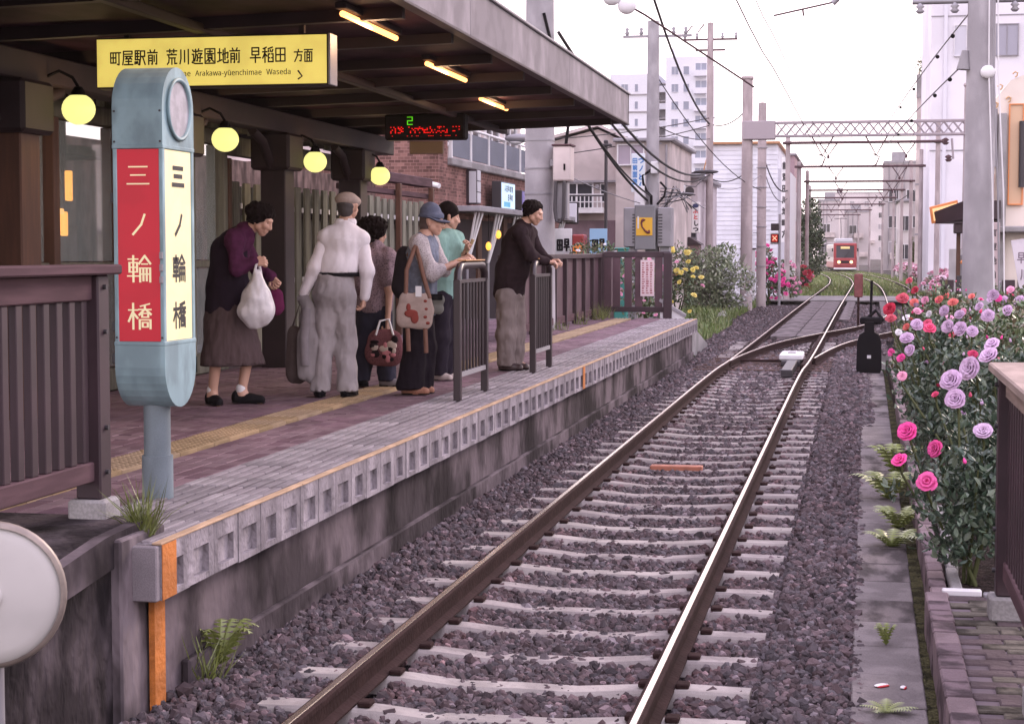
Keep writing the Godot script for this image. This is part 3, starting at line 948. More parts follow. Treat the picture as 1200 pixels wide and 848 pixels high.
func build_fences() -> void:
	slat_fence("slat_fence", "dark brown slat fence with board top before the blue station pillar", -3.37, -7.5, -2.5, 1.79, .76, 1.0, [-7.44, -5.4, -3.4])
	slat_fence("slat_fence", "dark brown slat fence with pale board top beside the rose bed and paved path", .73, -8.86, -3.0, 1.31, .21, -1.0, [-8.8, -6.9, -5.0])
	# panelled fence past the canopy
	var f := thing("panel_fence", "mauve brown panel fence with upright ribs behind the far platform end", "fence")
	put("top_rail", bx(V(-4.88, 1.72, -35.0), V(-4.74, 1.8, -24.0), .008), K.brownpaint, f)
	put("bottom_rail", bx(V(-4.84, .66, -35.0), V(-4.78, .78, -24.0), .008), K.brownrail, f)
	var pl := M("mauve fence panel", L(.1, .052, .066), .7, 0, T.blotch, .8, T.fine, 4.0)
	var z := -24.1
	while z > -34.9:
		put("panel", bx(V(-4.83, .78, z - 1.0), V(-4.815, 1.72, z)), pl, f)
		put("rib", bx(V(-4.83, .6, z - .035), V(-4.75, 1.72, z + .035), .006), K.brownpaint, f)
		z -= 1.02
	# lattice gate across the end
	var g := thing("lattice_gate", "mauve brown open slat gate with a notice at the platform end", "gate", V(-4.75, .6, -33.35))
	put("frame_top", bx(V(0, 1.13, -.03), V(1.28, 1.24, .03), .006), K.brownpaint, g)
	put("frame_bottom", bx(V(0, .1, -.03), V(1.28, .2, .03), .006), K.brownpaint, g)
	for x in [0.03, .2, .42, .62, 1.0]:
		put("slat", bx(V(x, .2, -.02), V(x + .14, 1.13, .02), .005), pl, g)
	put("post", bx(V(1.16, -.05, -.06), V(1.32, 1.22, .06), .01), K.brownpaint, g)
	put("post", bx(V(-.06, -.05, -.05), V(.03, 1.22, .05), .01), K.brownpaint, g)
	var n := thing("gate_notice", "pink white notice board of printed lines hung on the lattice gate", "notice", V(-4.02, 1.08, -33.31))
	put("board", bx(V(0, -.08, 0), V(.26, .6, .02), .004), M("pink white board", L(.62, .5, .52), .6), n)
	var t := MB.new()
	for c in 3:
		for k in 14:
			var y := .56 - k * .043
			t.box(V(.03 + c * .075, y - .03, .0215), V(.03 + c * .075 + rf(.03, .055), y - rf(.0, .012), .0225))
	put("printed_lines", t, M("red brown print", L(.3, .09, .1), .7), n)
	# two boarding barriers
	for k in 2:
		var q = [[-14.5, -15.6], [-18.02, -19.0]][k]
		var b := thing("boarding_barrier", ["nearer black barred barrier on the platform edge, the hatted woman leans on it", "farther black barred barrier on the platform edge, under the dark shirted man's hands"][k], "barrier", V(-3.29, .59, (q[0] + q[1]) * .5), 0.0, "barred barriers on the platform edge")
		var h: float = (q[0] - q[1]) * .5
		var bm := M("black brown enamel", L(.03, .02, .024), .35)
		for s in [-1, 1]:
			var p := MB.new()
			p.bevel(V(-.03, 0, s * h - .035), V(.03, 1.02 if s < 0 else 1.02, s * h + .035), .006)
			put("post", p, bm, b)
		put("top_bend", tb([V(0, 1.0, h), V(0, 1.08, h - .02), V(0, 1.13, h - .1), V(0, 1.14, h - .2), V(0, 1.14, -h + .2), V(0, 1.13, -h + .1), V(0, 1.08, -h + .02), V(0, 1.0, -h)], .035, 8), bm, b)
		put("hand_grip", bx(V(-.04, 1.176, -h + .16), V(.04, 1.186, h - .16), .004), M("orange worn grip", L(.58, .3, .12), .5, 0, T.blotch, 4.0), b)
		put("cross_rail", bx(V(-.018, .2, -h), V(.018, .24, h)), K.steel, b)
		put("cross_rail", bx(V(-.018, .99, -h), V(.018, 1.02, h)), bm, b)
		for j in 8:
			var z2 := -h + .1 + (2 * h - .2) * j / 7.0
			put("bar", tb([V(0, .24, z2), V(0, 1.0, z2)], .013, 6), K.steel if false else bm, b)

# ---------- right-hand edge: slabs, kerb, path, bed ----------
func build_right_side() -> void:
	var g := setting("slab_walk")
	var sm := [M("mossy slab", L(.19, .165, .165), .9, 0, T.stain, V(1.5, 1.5, .5), T.fine, 3.0, T.bump, .4), M("grey slab", L(.23, .205, .205), .9, 0, T.blotch, 1.5, T.fine, 3.0, T.bump, .4)]
	var z := -4.7
	while z > -30.0:
		var x0 := lerpf(-.01, .1, clampf((-z - 7.0) / 21.0, 0, 1))
		put("slab", bx(V(x0, -.2, z - .585), V(x0 + .32, -.1 + rf(-.004, .004), z), .006), sm[rng.randi() % 2], g)
		z -= .595
	var kb := setting("brick_kerb")
	var bm := [M("purple grey kerb brick", L(.26, .2, .21), .85, 0, T.blotch, 1.5, T.fine, 4.0, T.bump, .3), M("darker kerb brick", L(.2, .15, .165), .85, 0, T.stain, 1.5, T.fine, 4.0, T.bump, .3)]
	var shp := bx(V(-.055, -.15, -.117), V(.055, .1, .117), .008).mesh()
	z = -4.8
	while z > -9.4:
		put("brick", shp, bm[rng.randi() % 2], kb, Transform3D(Basis(), V(.415 + rf(-.003, .003), rf(-.003, .003), z)))
		z -= .243
	var shp2 := bx(V(-.045, -.15, -.117), V(.045, .085, .117), .008).mesh()
	while z > -29.6:
		var x := lerpf(.435, .56, (-z - 9.4) / 20.0)
		put("brick", shp2, bm[rng.randi() % 2], kb, Transform3D(Basis(), V(x + rf(-.003, .003), rf(-.004, .004), z)))
		z -= .243
	struct("moss_gutter", bx(V(.3, -.2, -30.0), V(.5, -.115, -4.5)), M("moss and dirt", L(.1, .095, .045), .98, 0, T.stain, 2.0, T.rough, 6.0, T.bump, 2.0))
	# paved path
	var pv := setting("paved_path")
	put("bed", bx(V(.47, -.2, -9.38), V(2.6, .06, -3.0)), K.deck_base, pv)
	var pm := [M("dark path brick", L(.13, .1, .105), .9, 0, T.blotch, 1.5, T.fine, 4.0, T.bump, .4), M("mossy path brick", L(.14, .125, .105), .9, 0, T.stain, 1.5, T.fine, 4.0, T.bump, .4)]
	var ps := bx(V(-.098, -.03, -.048), V(.098, .0, .048), .006).mesh()
	z = -5.4
	var row := 0
	while z > -9.36:
		var x := .57 + (.1 if row % 2 else 0.0)
		while x < 1.25:
			put("paving_brick", ps, pm[rng.randi() % 2], pv, Transform3D(Basis(Vector3.UP, rf(-.01, .01)), V(x, .072 + rf(-.004, .003), z)))
			x += .203
		row += 1
		z -= .103
	struct("rose_bed_soil", bx(V(.47, -.2, -30.0), V(4.5, .04, -9.38)), K.soil)
	var pipe := thing("edging_board", "short white edging board across the end of the paved path", "board", V(.45, .06, -9.42))
	put("board", bx(V(0, 0, -.03), V(.2, .035, .03), .006), K.white, pipe)
	put("grey_end", bx(V(.21, -.005, -.03), V(.36, .02, .03), .006), K.steel, pipe)
	var ed := thing("bed_edging", "low grey concrete edging strip inside the rose bed", "edging", V(.53, .03, -9.5))
	for k in 5:
		put("strip", bx(V(-.03, 0, -k * .62 - .6), V(.03, .06, -k * .62), .008), K.concrete, ed, Transform3D(Basis(), V(.012 * k, 0, 0)))
	for q in [[.125, -8.02, .045, "white petal scrap with red rim lying on a slab"], [.22, -8.0, .028, "smaller white petal scrap lying beside the sprout on a slab"]]:
		var s := thing("petal_scrap", q[3], "petal", V(q[0], -.095, q[1]), rf(0, 3))
		var b := MB.new()
		b.ball(V(0, .004, 0), V(q[2] * .9, .006, q[2] * .5), 10, 5)
		put("petal", b, K.white, s)
		var c := MB.new()
		c.ball(V(.0, .002, q[2] * .3), V(q[2] * .85, .006, q[2] * .28), 10, 5)
		put("red_rim", c, M("red petal rim", L(.5, .02, .03), .6), s)
	# big concrete pole in the rose bed with its stay wires
	var p := thing("catenary_pole", "thick grey concrete pole standing among the roses", "pole", V(1.57, 0, -24.5))
	var b := MB.new()
	b.lathe([Vector2(.21, -.2), Vector2(.205, 1.5), Vector2(.18, 5.1), Vector2(.172, 6.5), Vector2(0, 6.52)], 24)
	put("shaft", b, K.pole, p)
	for y in [2.55, 3.0, 3.28, 5.0, 5.06]:
		put("band", tb([V(0, y, 0), V(0, y + .02, 0)], .2 - (y - 1.5) * .007, 20), K.steel, p)
	var dsk := MB.new(); dsk.ball(V(.08, 4.2, .21), V(.1, .09, .05), 14, 8)
	put("insulator", dsk, K.white, p)
	put("arm", tb([V(-.9, 5.16, 0), V(.9, 5.16, 0)], .035, 8), K.steel, p)
	for x in [-.8, -.35, .42, .7]:
		var ins := MB.new(); ins.lathe([Vector2(.03, 0), Vector2(.06, .03), Vector2(.03, .06), Vector2(.06, .09), Vector2(.02, .13), Vector2(0, .14)], 10)
		put("insulator", ins, K.steel, p, Transform3D(Basis(), V(x, 5.0, .05)))
	put("bell", tb([V(-.22, 4.25, .05), V(-.2, 4.5, .05)], [.1, .05], 12), K.steel, p)
	for k in 3:
		put("conduit", tb([V(.07 + k * .05, 6.4, .19), V(.09 + k * .06, 4.2, .22), V(.16 + k * .07, 2.6, .24), V(.24 + k * .06, 0, .26)], .011 + .004 * (k % 2), 6), K.white if k != 1 else K.steel, p)

# ---------- buildings ----------
# a window in a wall; n: 0 wall faces the camera (+z), 1 faces the line (+x); at = lower left corner on the wall face
var win_cache := {}
func window(parent: Node3D, at: Vector3, w: float, h: float, n := 0, frame: Material = null, glass: Material = null, bars := 1) -> void:
	var b := Basis() if n == 0 else Basis(V(0, 0, -1), V(0, 1, 0), V(1, 0, 0))
	if n == -1: b = Basis(V(0, 0, 1), V(0, 1, 0), V(-1, 0, 0))
	var key := str([w, h, bars])
	if not win_cache.has(key):
		var f := MB.new()
		var t := clampf(w * .05, .03, .12)
		f.box(V(-t, -t, 0), V(0, h + t, .06)); f.box(V(w, -t, 0), V(w + t, h + t, .06))
		f.box(V(0, h, 0), V(w, h + t, .06)); f.box(V(0, -t, 0), V(w, 0, .1))
		for k in bars: f.box(V(w * (k + 1) / (bars + 1.0) - t * .4, 0, .005), V(w * (k + 1) / (bars + 1.0) + t * .4, h, .05))
		win_cache[key] = [f.mesh(), bx(V(0, 0, .004), V(w, h, .02)).mesh()]
	var q := put("window", win_cache[key][0], frame if frame else K.white, parent, Transform3D(b, at))
	put("pane", win_cache[key][1], glass if glass else K.darkpane, q)

func brick_mat(nm: String, col: Color, mortar: float) -> StandardMaterial3D:
	var im := Image.create(256, 256, false, Image.FORMAT_RGB8)
	var r := RandomNumberGenerator.new(); r.seed = 77
	for y in 256:
		for x in 256:
			im.set_pixel(x, y, Color(mortar, mortar, mortar))
	for row in 16:
		for k in 8:
			var g := r.randf_range(.6, .9)
			var x0 := k * 32 + (16 if row % 2 else 0)
			for dx in range(2, 32):
				for dy in range(2, 16):
					im.set_pixel((x0 + dx) % 256, row * 16 + dy, Color(g, g * .97, g * .95))
	var t := ImageTexture.create_from_image(im)
	return M(nm, col, .85, 0, t, 2.0, T.blotch, .3)

func build_town_left() -> void:
	var brick := brick_mat("red brown brick", L(.36, .21, .19), .98)
	# brick shop with balcony
	var s := thing("brick_shop", "red brown brick shop with slate blue balcony panels and lit signs behind the platform", "building")
	put("wall", bx(V(-13.0, -.2, -48.5), V(-8.0, 3.62, -33.6)), brick, s)
	put("end_wall", bx(V(-9.6, 3.62, -34.4), V(-8.0, 4.55, -33.6)), brick, s)
	put("balcony_floor", bx(V(-8.1, 3.55, -48.5), V(-7.9, 3.7, -34.4), .02), K.concrete, s)
	var slate := M("slate blue panel", L(.115, .13, .17), .5, 0, T.soft, .6)
	var z := -34.5
	while z > -47.5:
		put("balcony_panel", bx(V(-7.99, 3.74, z - 1.78), V(-7.96, 4.28, z - .05), .005), slate, s)
		put("balcony_post", bx(V(-8.0, 3.68, z - .04), V(-7.93, 4.36, z + .02), .005), K.white, s)
		z -= 1.83
	put("handrail", tb([V(-7.96, 4.37, -34.4), V(-7.96, 4.37, -48.4)], .03, 6), K.white, s)
	put("upper_wall", bx(V(-13.0, 3.62, -48.5), V(-9.2, 7.0, -34.4)), K.cream, s)
	for k in 5: window(s, V(-9.2, 4.3, -36.4 - k * 2.4), 1.6, 1.6, 1, K.white, K.darkpane, 1)
	put("awning", bx(V(-8.0, 2.63, -46.6), V(-7.3, 2.74, -34.2), .01), K.steel, s)
	for k in 6:
		var zz := -34.8 - k * 2.05
		for d in [-.32, 0.0, .32]:
			put("awning_strut", tb([V(-7.45, 2.62, zz + d), V(-7.7, 1.6, zz + d * .15)], .028, 6), K.white, s)
		put("awning_post", tb([V(-7.7, 0, zz), V(-7.7, 1.62, zz)], .035, 6), K.steel, s)
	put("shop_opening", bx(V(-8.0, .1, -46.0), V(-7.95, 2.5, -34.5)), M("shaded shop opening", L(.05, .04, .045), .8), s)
	for k in 4: put("shop_pillar", bx(V(-8.0, 0, -37.2 - k * 2.8), V(-7.9, 2.6, -36.8 - k * 2.8), .01), K.wood, s)
	var sg := thing("shop_sign", "white panelled box sign on the brick wall, left of the lit sign", "sign", V(-7.78, 2.82, -36.1))
	put("case", bx(V(-.3, 0, -.35), V(0, .72, .0), .01), K.brownpaint, sg)
	for k in 3: put("panel", bx(V(.0, .03 + k * .23, -.33), V(.02, .24 + k * .23, -.02), .004), M("pale sign panel", L(.5, .5, .52), .6), sg)
	put("front_panel", bx(V(-.16, .03, .001), V(-.01, .68, .012), .003), M("pale sign panel", L(.52, .52, .55), .6), sg)
	var lsg := thing("shop_sign", "lit white and pale blue shop sign on the brick wall", "lit sign", V(-7.8, 2.79, -38.0))
	put("case", bx(V(-.05, -.03, -1.55), V(.16, .58, .02), .01), K.darksteel, lsg)
	put("lit_face", bx(V(.16, 0, -1.52), V(.17, .55, -.01)), glow("lit sign face", Color(.82, .92, 1.0), .85), lsg)
	put("blue_band", bx(V(.171, .03, -.95), V(.174, .14, -.25)), glow("lit blue band", Color(.4, .75, .9), .6), lsg)
	var lt := MB.new()
	var xfz := Transform3D(Basis(V(0, 0, -1), V(0, 1, 0), V(1, 0, 0)), V(.172, 0, 0))
	var names := ["ふ", "田", "早", "町", "前"]
	for k in 5: strokes(lt, names[k], V(.3 + k * .2, .36, 0), .15, .14, .022, xfz)
	for k in 3: strokes(lt, names[k + 1], V(.68 + k * .2, .17, 0), .15, .14, .022, xfz)
	put("lettering", lt, M("dark blue print", L(.03, .06, .12), .6), lsg)
	var dsg := thing("shop_sign", "dim violet lit sign farther along the brick wall", "lit sign", V(-7.78, 2.75, -40.4))
	put("case", bx(V(-.05, -.03, -1.0), V(.14, .5, 0), .01), K.darksteel, dsg)
	put("lit_face", bx(V(.14, 0, -.97), V(.15, .47, -.03)), glow("violet sign face", Color(.5, .45, .7), .5), dsg)
	var esg := thing("shop_sign", "small plain white sign board at the far corner of the brick shop", "sign", V(-7.5, 2.6, -46.2))
	put("board", bx(V(-.2, 0, -.1), V(.22, .5, 0), .01), M("white sign face", L(.7, .7, .75), .5), esg)
	put("frame", bx(V(-.24, -.04, -.14), V(.26, .54, -.105), .01), K.darksteel, esg)
	put("bracket", bx(V(-.6, .2, -.08), V(-.2, .25, -.03)), K.steel, esg)
	var cam2 := thing("wall_camera", "small white security camera on the brick end wall", "camera", V(-8.15, 3.15, -33.5))
	put("body", tb([V(0, 0, 0), V(.22, -.05, .12)], .05, 8), K.white, cam2)
	put("bracket", tb([V(-.1, .1, -.1), V(0, 0, 0)], .02, 6), K.steel, cam2)
	for q in [[-7.55, 1.95, -36.2, "lower of two warm shop lamps under the awning"], [-7.5, 2.2, -37.0, "upper of two warm shop lamps under the awning"]]:
		var la := thing("shop_bulb", q[3], "lamp", V(q[0], q[1], q[2]))
		var bb := MB.new(); bb.ball(V(0, 0, 0), V(.06, .09, .06), 12, 8)
		put("lamp_bulb", bb, glow("warm bulb", Color(1, .72, .3), 1.8), la)
		put("cord", tb([V(0, .09, 0), V(0, 2.62 - q[1], 0)], .008, 5), K.black, la)
	# row of dark street-level clutter by the shop: banner boards
	for q in [[-7.1, .9, -43.0, 0, "small white poster board with black marks behind the panel fence"], [-6.6, .95, -42.4, 1, "red and orange lit vending machine top behind the panel fence"], [-6.3, 1.05, -43.5, 2, "pale blue and white poster board behind the panel fence"]]:
		var o := thing("poster_board" if q[3] != 1 else "vending_machine", q[4], "board" if q[3] != 1 else "vending machine", V(q[0], 0, q[2]))
		if q[3] == 1:
			put("cabinet", bx(V(-.14, 0, -.3), V(.14, 2.25, .3), .03), M("red cabinet", L(.28, .03, .03), .4), o)
			put("lit_window", bx(V(-.11, 1.7, .301), V(.11, 2.0, .31)), glow("lit window", Color(.9, .5, .2), .6), o)
			put("coin_panel", bx(V(.02, 1.2, .301), V(.11, 1.6, .31)), K.steel, o)
		else:
			put("board", bx(V(-.22, 1.75, -.02), V(.22, 2.4, .02), .005), K.white if q[3] == 0 else M("pale blue board", L(.3, .5, .7), .6), o)
			put("legs", tb([V(0, 0, 0), V(0, 1.76, 0)], .03, 6), K.steel, o)
			var mk := MB.new()
			strokes(mk, "田", V(-.15, 1.85, .02), .14, .3, .05); strokes(mk, "早", V(.02, 1.85, .02), .14, .3, .05)
			put("lettering", mk, K.black, o)
	# big concrete pole with switch box, behind the panel fence
	var p := thing("utility_pole", "thick pale concrete pole carrying a cream switch box behind the dark shirted man", "pole", V(-5.02, 0, -28.1))
	var b := MB.new(); b.lathe([Vector2(.262, -.2), Vector2(.245, 2.0), Vector2(.225, 5.5), Vector2(.2, 9.0), Vector2(0, 9.01)], 24)
	put("shaft", b, K.pole, p)
	for y in [3.15, 3.6, 2.75, 4.75, 5.15]: put("band", tb([V(0, y, 0), V(0, y + .025, 0)], .252 - (y - 2.5) * .007, 20), K.steel, p)
	var sb := put("switch_box", bx(V(.28, 2.95, .02), V(.56, 3.5, .4), .02), K.cream, p)
	put("lid_edge", bx(V(.26, 3.5, .0), V(.58, 3.53, .42), .006), K.brownrail, sb)
	put("latch", bx(V(.45, 3.12, .401), V(.48, 3.22, .41)), K.black, sb)
	put("mount", bx(V(.2, 3.2, .1), V(.28, 3.3, .2)), K.steel, p)
	put("lower_case", bx(V(.28, 2.35, .1), V(.5, 2.94, .3), .01), K.steel, p)
	put("cable_loop", tb([V(.32, 2.95, .35), V(.31, 2.5, .38), V(.34, 2.32, .4), V(.4, 2.3, .4), V(.45, 2.38, .4), V(.46, 2.95, .38)], .03, 8), K.darksteel, p)
	put("cable_head", bx(V(-.35, 4.5, -.1), V(-.22, 5.2, .15), .03), K.white, p)
	put("cable_run", tb([V(.1, 5.6, .22), V(.26, 4.9, .1), V(.4, 4.4, .2), V(.5, 3.9, .2), V(.45, 3.5, .2)], .025, 6), K.black, p)
	# street lamp by the balcony
	var sl := thing("street_lamp", "white cobra head street lamp in front of the slate balcony panels", "street lamp", V(-7.2, 0, -38.5))
	put("pole", tb([V(.55, 0, 0), V(.55, 6, 0)], .05, 8), K.steel, sl)
	put("arm", tb([V(.55, 4.35, 0), V(.1, 4.32, 0)], .03, 6), K.steel, sl)
	var hd := MB.new(); hd.ball(V(-.15, 4.32, 0), V(.32, .1, .14), 14, 8)
	put("lamp_head", hd, K.steel, sl)
	var gl := MB.new(); gl.ball(V(-.2, 4.24, 0), V(.16, .06, .1), 12, 6)
	put("lamp_glass", gl, K.white, sl)
	# cream house with balcony
	var h := thing("cream_house", "cream rendered house with gabled roof, white balcony and mauve lower wall", "house")
	var wall := MB.new()
	wall.prism(PackedVector2Array([Vector2(-9.6, -.2), Vector2(-9.6, 4.9), Vector2(-7.55, 5.42), Vector2(-6.55, 4.95), Vector2(-6.55, -.2)]), 8.0, Transform3D(Basis(), V(0, 0, -60.0)))
	put("wall", wall, K.cream, h)
	put("right_wing", bx(V(-6.93, -.2, -58.0), V(-5.35, 5.0, -51.3)), K.cream, h)
	put("mauve_base", bx(V(-9.6, -.15, -51.995), V(-6.94, 2.75, -51.9)), M("mauve wall", L(.28, .2, .23), .9, 0, T.blotch, .5), h)
	put("roof_edge", bx(V(-7.0, 5.0, -58.1), V(-5.2, 5.1, -51.1), .02), K.steel, h)
	for sgn in [[-9.75, 4.93, -7.55, 5.5], [-7.55, 5.5, -6.4, 4.95]]:
		var rr := MB.new()
		rr.prism(PackedVector2Array([Vector2(sgn[0], sgn[1]), Vector2(sgn[2], sgn[3]), Vector2(sgn[2], sgn[3] + .09), Vector2(sgn[0], sgn[1] + .09)]), 8.4, Transform3D(Basis(), V(0, 0, -60.2)))
		put("roof", rr, K.cream, h)
	put("eaves_band", bx(V(-9.5, 3.86, -51.99), V(-6.95, 3.92, -51.8)), K.steel, h)
	put("balcony_slab", bx(V(-9.0, 2.95, -51.99), V(-7.3, 3.1, -51.4), .01), K.white, h)
	for k in 12: put("baluster", bx(V(-8.75 + k * .125, 3.1, -51.44), V(-8.72 + k * .125, 3.5, -51.41)), K.white, h)
	for y in [3.1, 3.28, 3.5]: put("balcony_rail", bx(V(-8.8, y - .015, -51.45), V(-7.3, y + .015, -51.4)), K.white, h)
	window(h, V(-8.62, 3.1, -51.99), .9, .72, 0, K.white, K.darkpane, 1)
	window(h, V(-6.85, 4.35, -51.29), .72, .55, 0, K.white, M("curtained window", L(.35, .3, .36), .3), 1)
	window(h, V(-7.45, 3.3, -51.99), .12, .5, 0, K.white, K.darkpane, 0)
	put("wall_lamp", bx(V(-7.6, 3.7, -51.99), V(-7.5, 3.8, -51.85)), K.steel, h)
	for q in [V(-7.2, 1.0, -51.9), V(-6.2, 2.9, -51.29)]:
		var ac := put("air_conditioner", bx(q, q + V(.5, .4, .2), .02), K.white, h)
		put("fan_grille", tb([q + V(.18, .2, .2), q + V(.18, .2, .212)], .15, 14), K.steel, ac)
	put("downpipe", tb([V(-5.45, -.2, -51.2), V(-5.45, 4.9, -51.2)], .035, 6), K.steel, h)
	window(h, V(-6.3, 2.0, -51.29), .6, .7, 0, K.white, K.darkpane, 1)
	var lp := thing("lamp_post", "slim dark lamp post in front of the cream house", "lamp post", V(-6.75, 0, -48.0))
	put("pole", tb([V(0, -.2, 0), V(0, 4.7, 0)], .045, 8), K.darksteel, lp)
	put("lamp_head", bx(V(-.16, 4.68, -.1), V(.16, 4.75, .1), .02), K.darksteel, lp)
	put("cap", bx(V(-.06, 4.75, -.05), V(.06, 4.85, .05), .02), K.darksteel, lp)
	put("cross_arm", bx(V(-3.5, 3.33, -.03), V(0, 3.37, .03)), K.darksteel, lp)
	# telephone pole with cabinets
	var t := thing("telephone_pole", "tall grey pole with crossarm and boxes rising above two grey cabinets", "pole", V(-5.02, 0, -44.0))
	var tbm := MB.new(); tbm.lathe([Vector2(.19, -.2), Vector2(.14, 7.5), Vector2(0, 7.52)], 16)
	put("shaft", tbm, K.pole, t)
	put("crossarm", bx(V(-.75, 7.1, -.03), V(.95, 7.16, .03)), K.steel, t)
	for x in [-.65, -.3, .5, .8]:
		var ins := MB.new(); ins.lathe([Vector2(.03, 0), Vector2(.06, .05), Vector2(.03, .1), Vector2(.05, .16), Vector2(0, .2)], 8)
		put("insulator", ins, K.steel, t, Transform3D(Basis(), V(x, 7.16, 0)))
	put("junction_box", bx(V(-.42, 2.95, .1), V(-.16, 3.45, .32), .015), K.white, t)
	put("small_box", bx(V(-.02, 3.75, .14), V(.16, 4.05, .28), .015), K.white, t)
	put("cable_drop", tb([V(-.02, 3.85, .2), V(-.22, 3.7, .25), V(-.2, 3.5, .26), V(-.1, 3.3, .3), V(.0, 3.2, .28), V(0, 2.9, .25)], .035, 6), K.black, t)
	put("cable_drop", tb([V(.2, 3.55, .1), V(.34, 3.4, .1), V(.3, 3.2, .1), V(.14, 3.0, .2)], .03, 6), K.black, t)
	for k in 7: put("step_bolt", tb([V(-.22 if k % 2 else .22, 2.4 + k * .35, 0), V(0, 2.4 + k * .35, 0)], .014, 5), K.steel, t)
	for k in 12:
		put("cable_tangle", tb([V(.2, 3.4 - k * .08, rf(-.1, .2)), V(.5 + rf(0, .3), 3.3 + rf(-.2, .2), rf(-.2, .2)), V(.9 + rf(-.2, .5), 3.1 + rf(-.3, .2), -.3)], .014, 4), K.wire if k % 2 else K.steel, t)
	for k in 2:
		var c := thing("power_cabinet", ["left grey power cabinet beside the telephone pole", "right grey power cabinet beside the telephone pole, with louvred slots"][k], "cabinet", V([-5.52, -4.68][k], 1.2, -43.9))
		put("case", bx(V(-.17, .75, -.3), V(.17, 1.72, .3), .02), K.steel, c)
		put("case_foot", bx(V(-.12, -1.4, -.2), V(.12, .75, .2), .01), K.steel, c)
		for j in 10: put("louvre", bx(V(.1 - .2 * k - .05, .85 + j * .075, .301), V(.1 - .2 * k + .05, .88 + j * .075, .312)), K.darksteel, c)
	var ph := thing("phone_sign", "yellow sign with a dark telephone handset on the grey box", "sign", V(-5.17, 2.2, -43.55))
	put("hood", bx(V(-.24, -.32, -.25), V(.27, .78, 0), .02), M("dull grey hood", L(.2, .2, .21), .7), ph)
	put("yellow_face", bx(V(-.2, .03, .001), V(.2, .47, .012)), M("yellow sign face", L(.75, .42, .03), .5), ph)
	var hs := MB.new()
	hs.tube([V(-.04, .4, .02), V(-.07, .34, .02), V(-.05, .24, .02), V(.03, .14, .02), V(.1, .1, .02)], [.035, .022, .018, .022, .04], 8)
	hs.ball(V(-.02, .41, .02), V(.05, .03, .012), 8, 6); hs.ball(V(.12, .12, .02), V(.03, .05, .012), 8, 6)
	put("handset_mark", hs, M("dark red print", L(.13, .02, .02), .6), ph)
	put("white_mark", bx(V(-.17, .2, .013), V(-.13, .5, .016)), K.white, ph)
	var ad := thing("pole_advert", "white upright advert with blue characters on the telephone pole", "sign", V(-5.35, 3.3, -43.75))
	put("board", bx(V(-.17, 0, -.02), V(.17, .95, .02), .01), M("pale advert board", L(.66, .72, .76), .5), ad)
	var ab := MB.new()
	for k in 4: strokes(ab, ["田", "前", "面", "遊"][k], V(-.14, .7 - k * .17, .02), .12, .14, .022)
	for k in 4: strokes(ab, ["つ", "ノ", "と", "ん"][k], V(.0, .7 - k * .2, .02), .14, .15, .03)
	put("lettering", ab, M("blue print", L(.05, .2, .5), .6), ad)
	var gb := thing("green_bin", "teal green box half hidden behind the lattice gate", "box", V(-5.6, 1.5, -42.5))
	put("body", bx(V(-.16, -1.6, -.15), V(.16, .38, .15), .02), M("teal plastic", L(.05, .25, .22), .5), gb)
	put("lid", bx(V(-.18, .38, -.17), V(.18, .43, .17), .02), M("teal plastic", L(.05, .25, .22), .5), gb)
	# shops between phone pole and siding house
	var ps := thing("narrow_shop", "narrow pale shop house with tall windows and a tiled porch roof", "house")
	put("wall", bx(V(-7.6, -.2, -66), V(-5.15, 4.2, -58)), M("pale lilac wall", L(.55, .5, .53), .9, 0, T.soft, .4), ps)
	put("roof", bx(V(-7.8, 4.2, -66.2), V(-5.0, 4.35, -57.7), .03), K.steel, ps)
	put("side_wing", bx(V(-6.9, -.2, -57.99), V(-6.2, 3.4, -57.0)), M("brown mauve wall", L(.25, .18, .2), .9), ps)
	window(ps, V(-6.05, 2.1, -57.99), .5, 1.2, 0, K.steel, K.darkpane, 1)
	window(ps, V(-5.4, 2.3, -57.99), .2, 1.0, 0, K.steel, K.darkpane, 0)
	var pr := MB.new()
	pr.prism(PackedVector2Array([Vector2(-5.9, 2.05), Vector2(-5.3, 2.3), Vector2(-4.9, 2.05)]), 1.2, Transform3D(Basis(), V(0, 0, -57.9)))
	put("porch_roof", pr, K.brownpaint, ps)
	put("porch_wall", bx(V(-5.75, -.2, -57.8), V(-5.0, 2.05, -56.8)), M("mauve brown porch", L(.27, .18, .19), .9), ps)
	for k in 7: put("stair_rail", tb([V(-6.4 + k * .12, 1.6, -56.9), V(-6.2 + k * .12, 2.2 - k * .05, -56.9)], .02, 4), K.steel, ps)
	put("balcony_hoop", tb([V(-6.1, 3.3, -57.5), V(-5.9, 3.55, -57.4), V(-5.6, 3.55, -57.4), V(-5.5, 3.3, -57.5)], .03, 6), K.darksteel, ps)
	var fs := thing("vertical_sign", "white upright shop sign with a dark oval and red and black characters", "sign", V(-5.07, 2.42, -56.5))
	put("board", bx(V(-.14, 0, -.06), V(.14, .98, .06), .02), M("white sign face", L(.72, .7, .7), .5), fs)
	var oval := MB.new(); oval.ball(V(0, .86, .06), V(.1, .07, .008), 14, 6)
	put("oval_mark", oval, M("navy print", L(.03, .04, .12), .5), fs)
	var r1 := MB.new(); strokes(r1, "ふ", V(-.08, .6, .06), .16, .17, .03); strokes(r1, "と", V(-.08, .43, .06), .16, .15, .03)
	put("red_lettering", r1, M("red print", L(.6, .06, .06), .6), fs)
	var r2 := MB.new(); strokes(r2, "し", V(-.07, .22, .06), .16, .17, .035); strokes(r2, "つ", V(-.08, .04, .06), .17, .15, .035)
	put("black_lettering", r2, K.black, fs)
	var rm := thing("awning_lamp", "white boxy sign lamp bracketed over the narrow shop", "sign", V(-5.5, 3.75, -55.5))
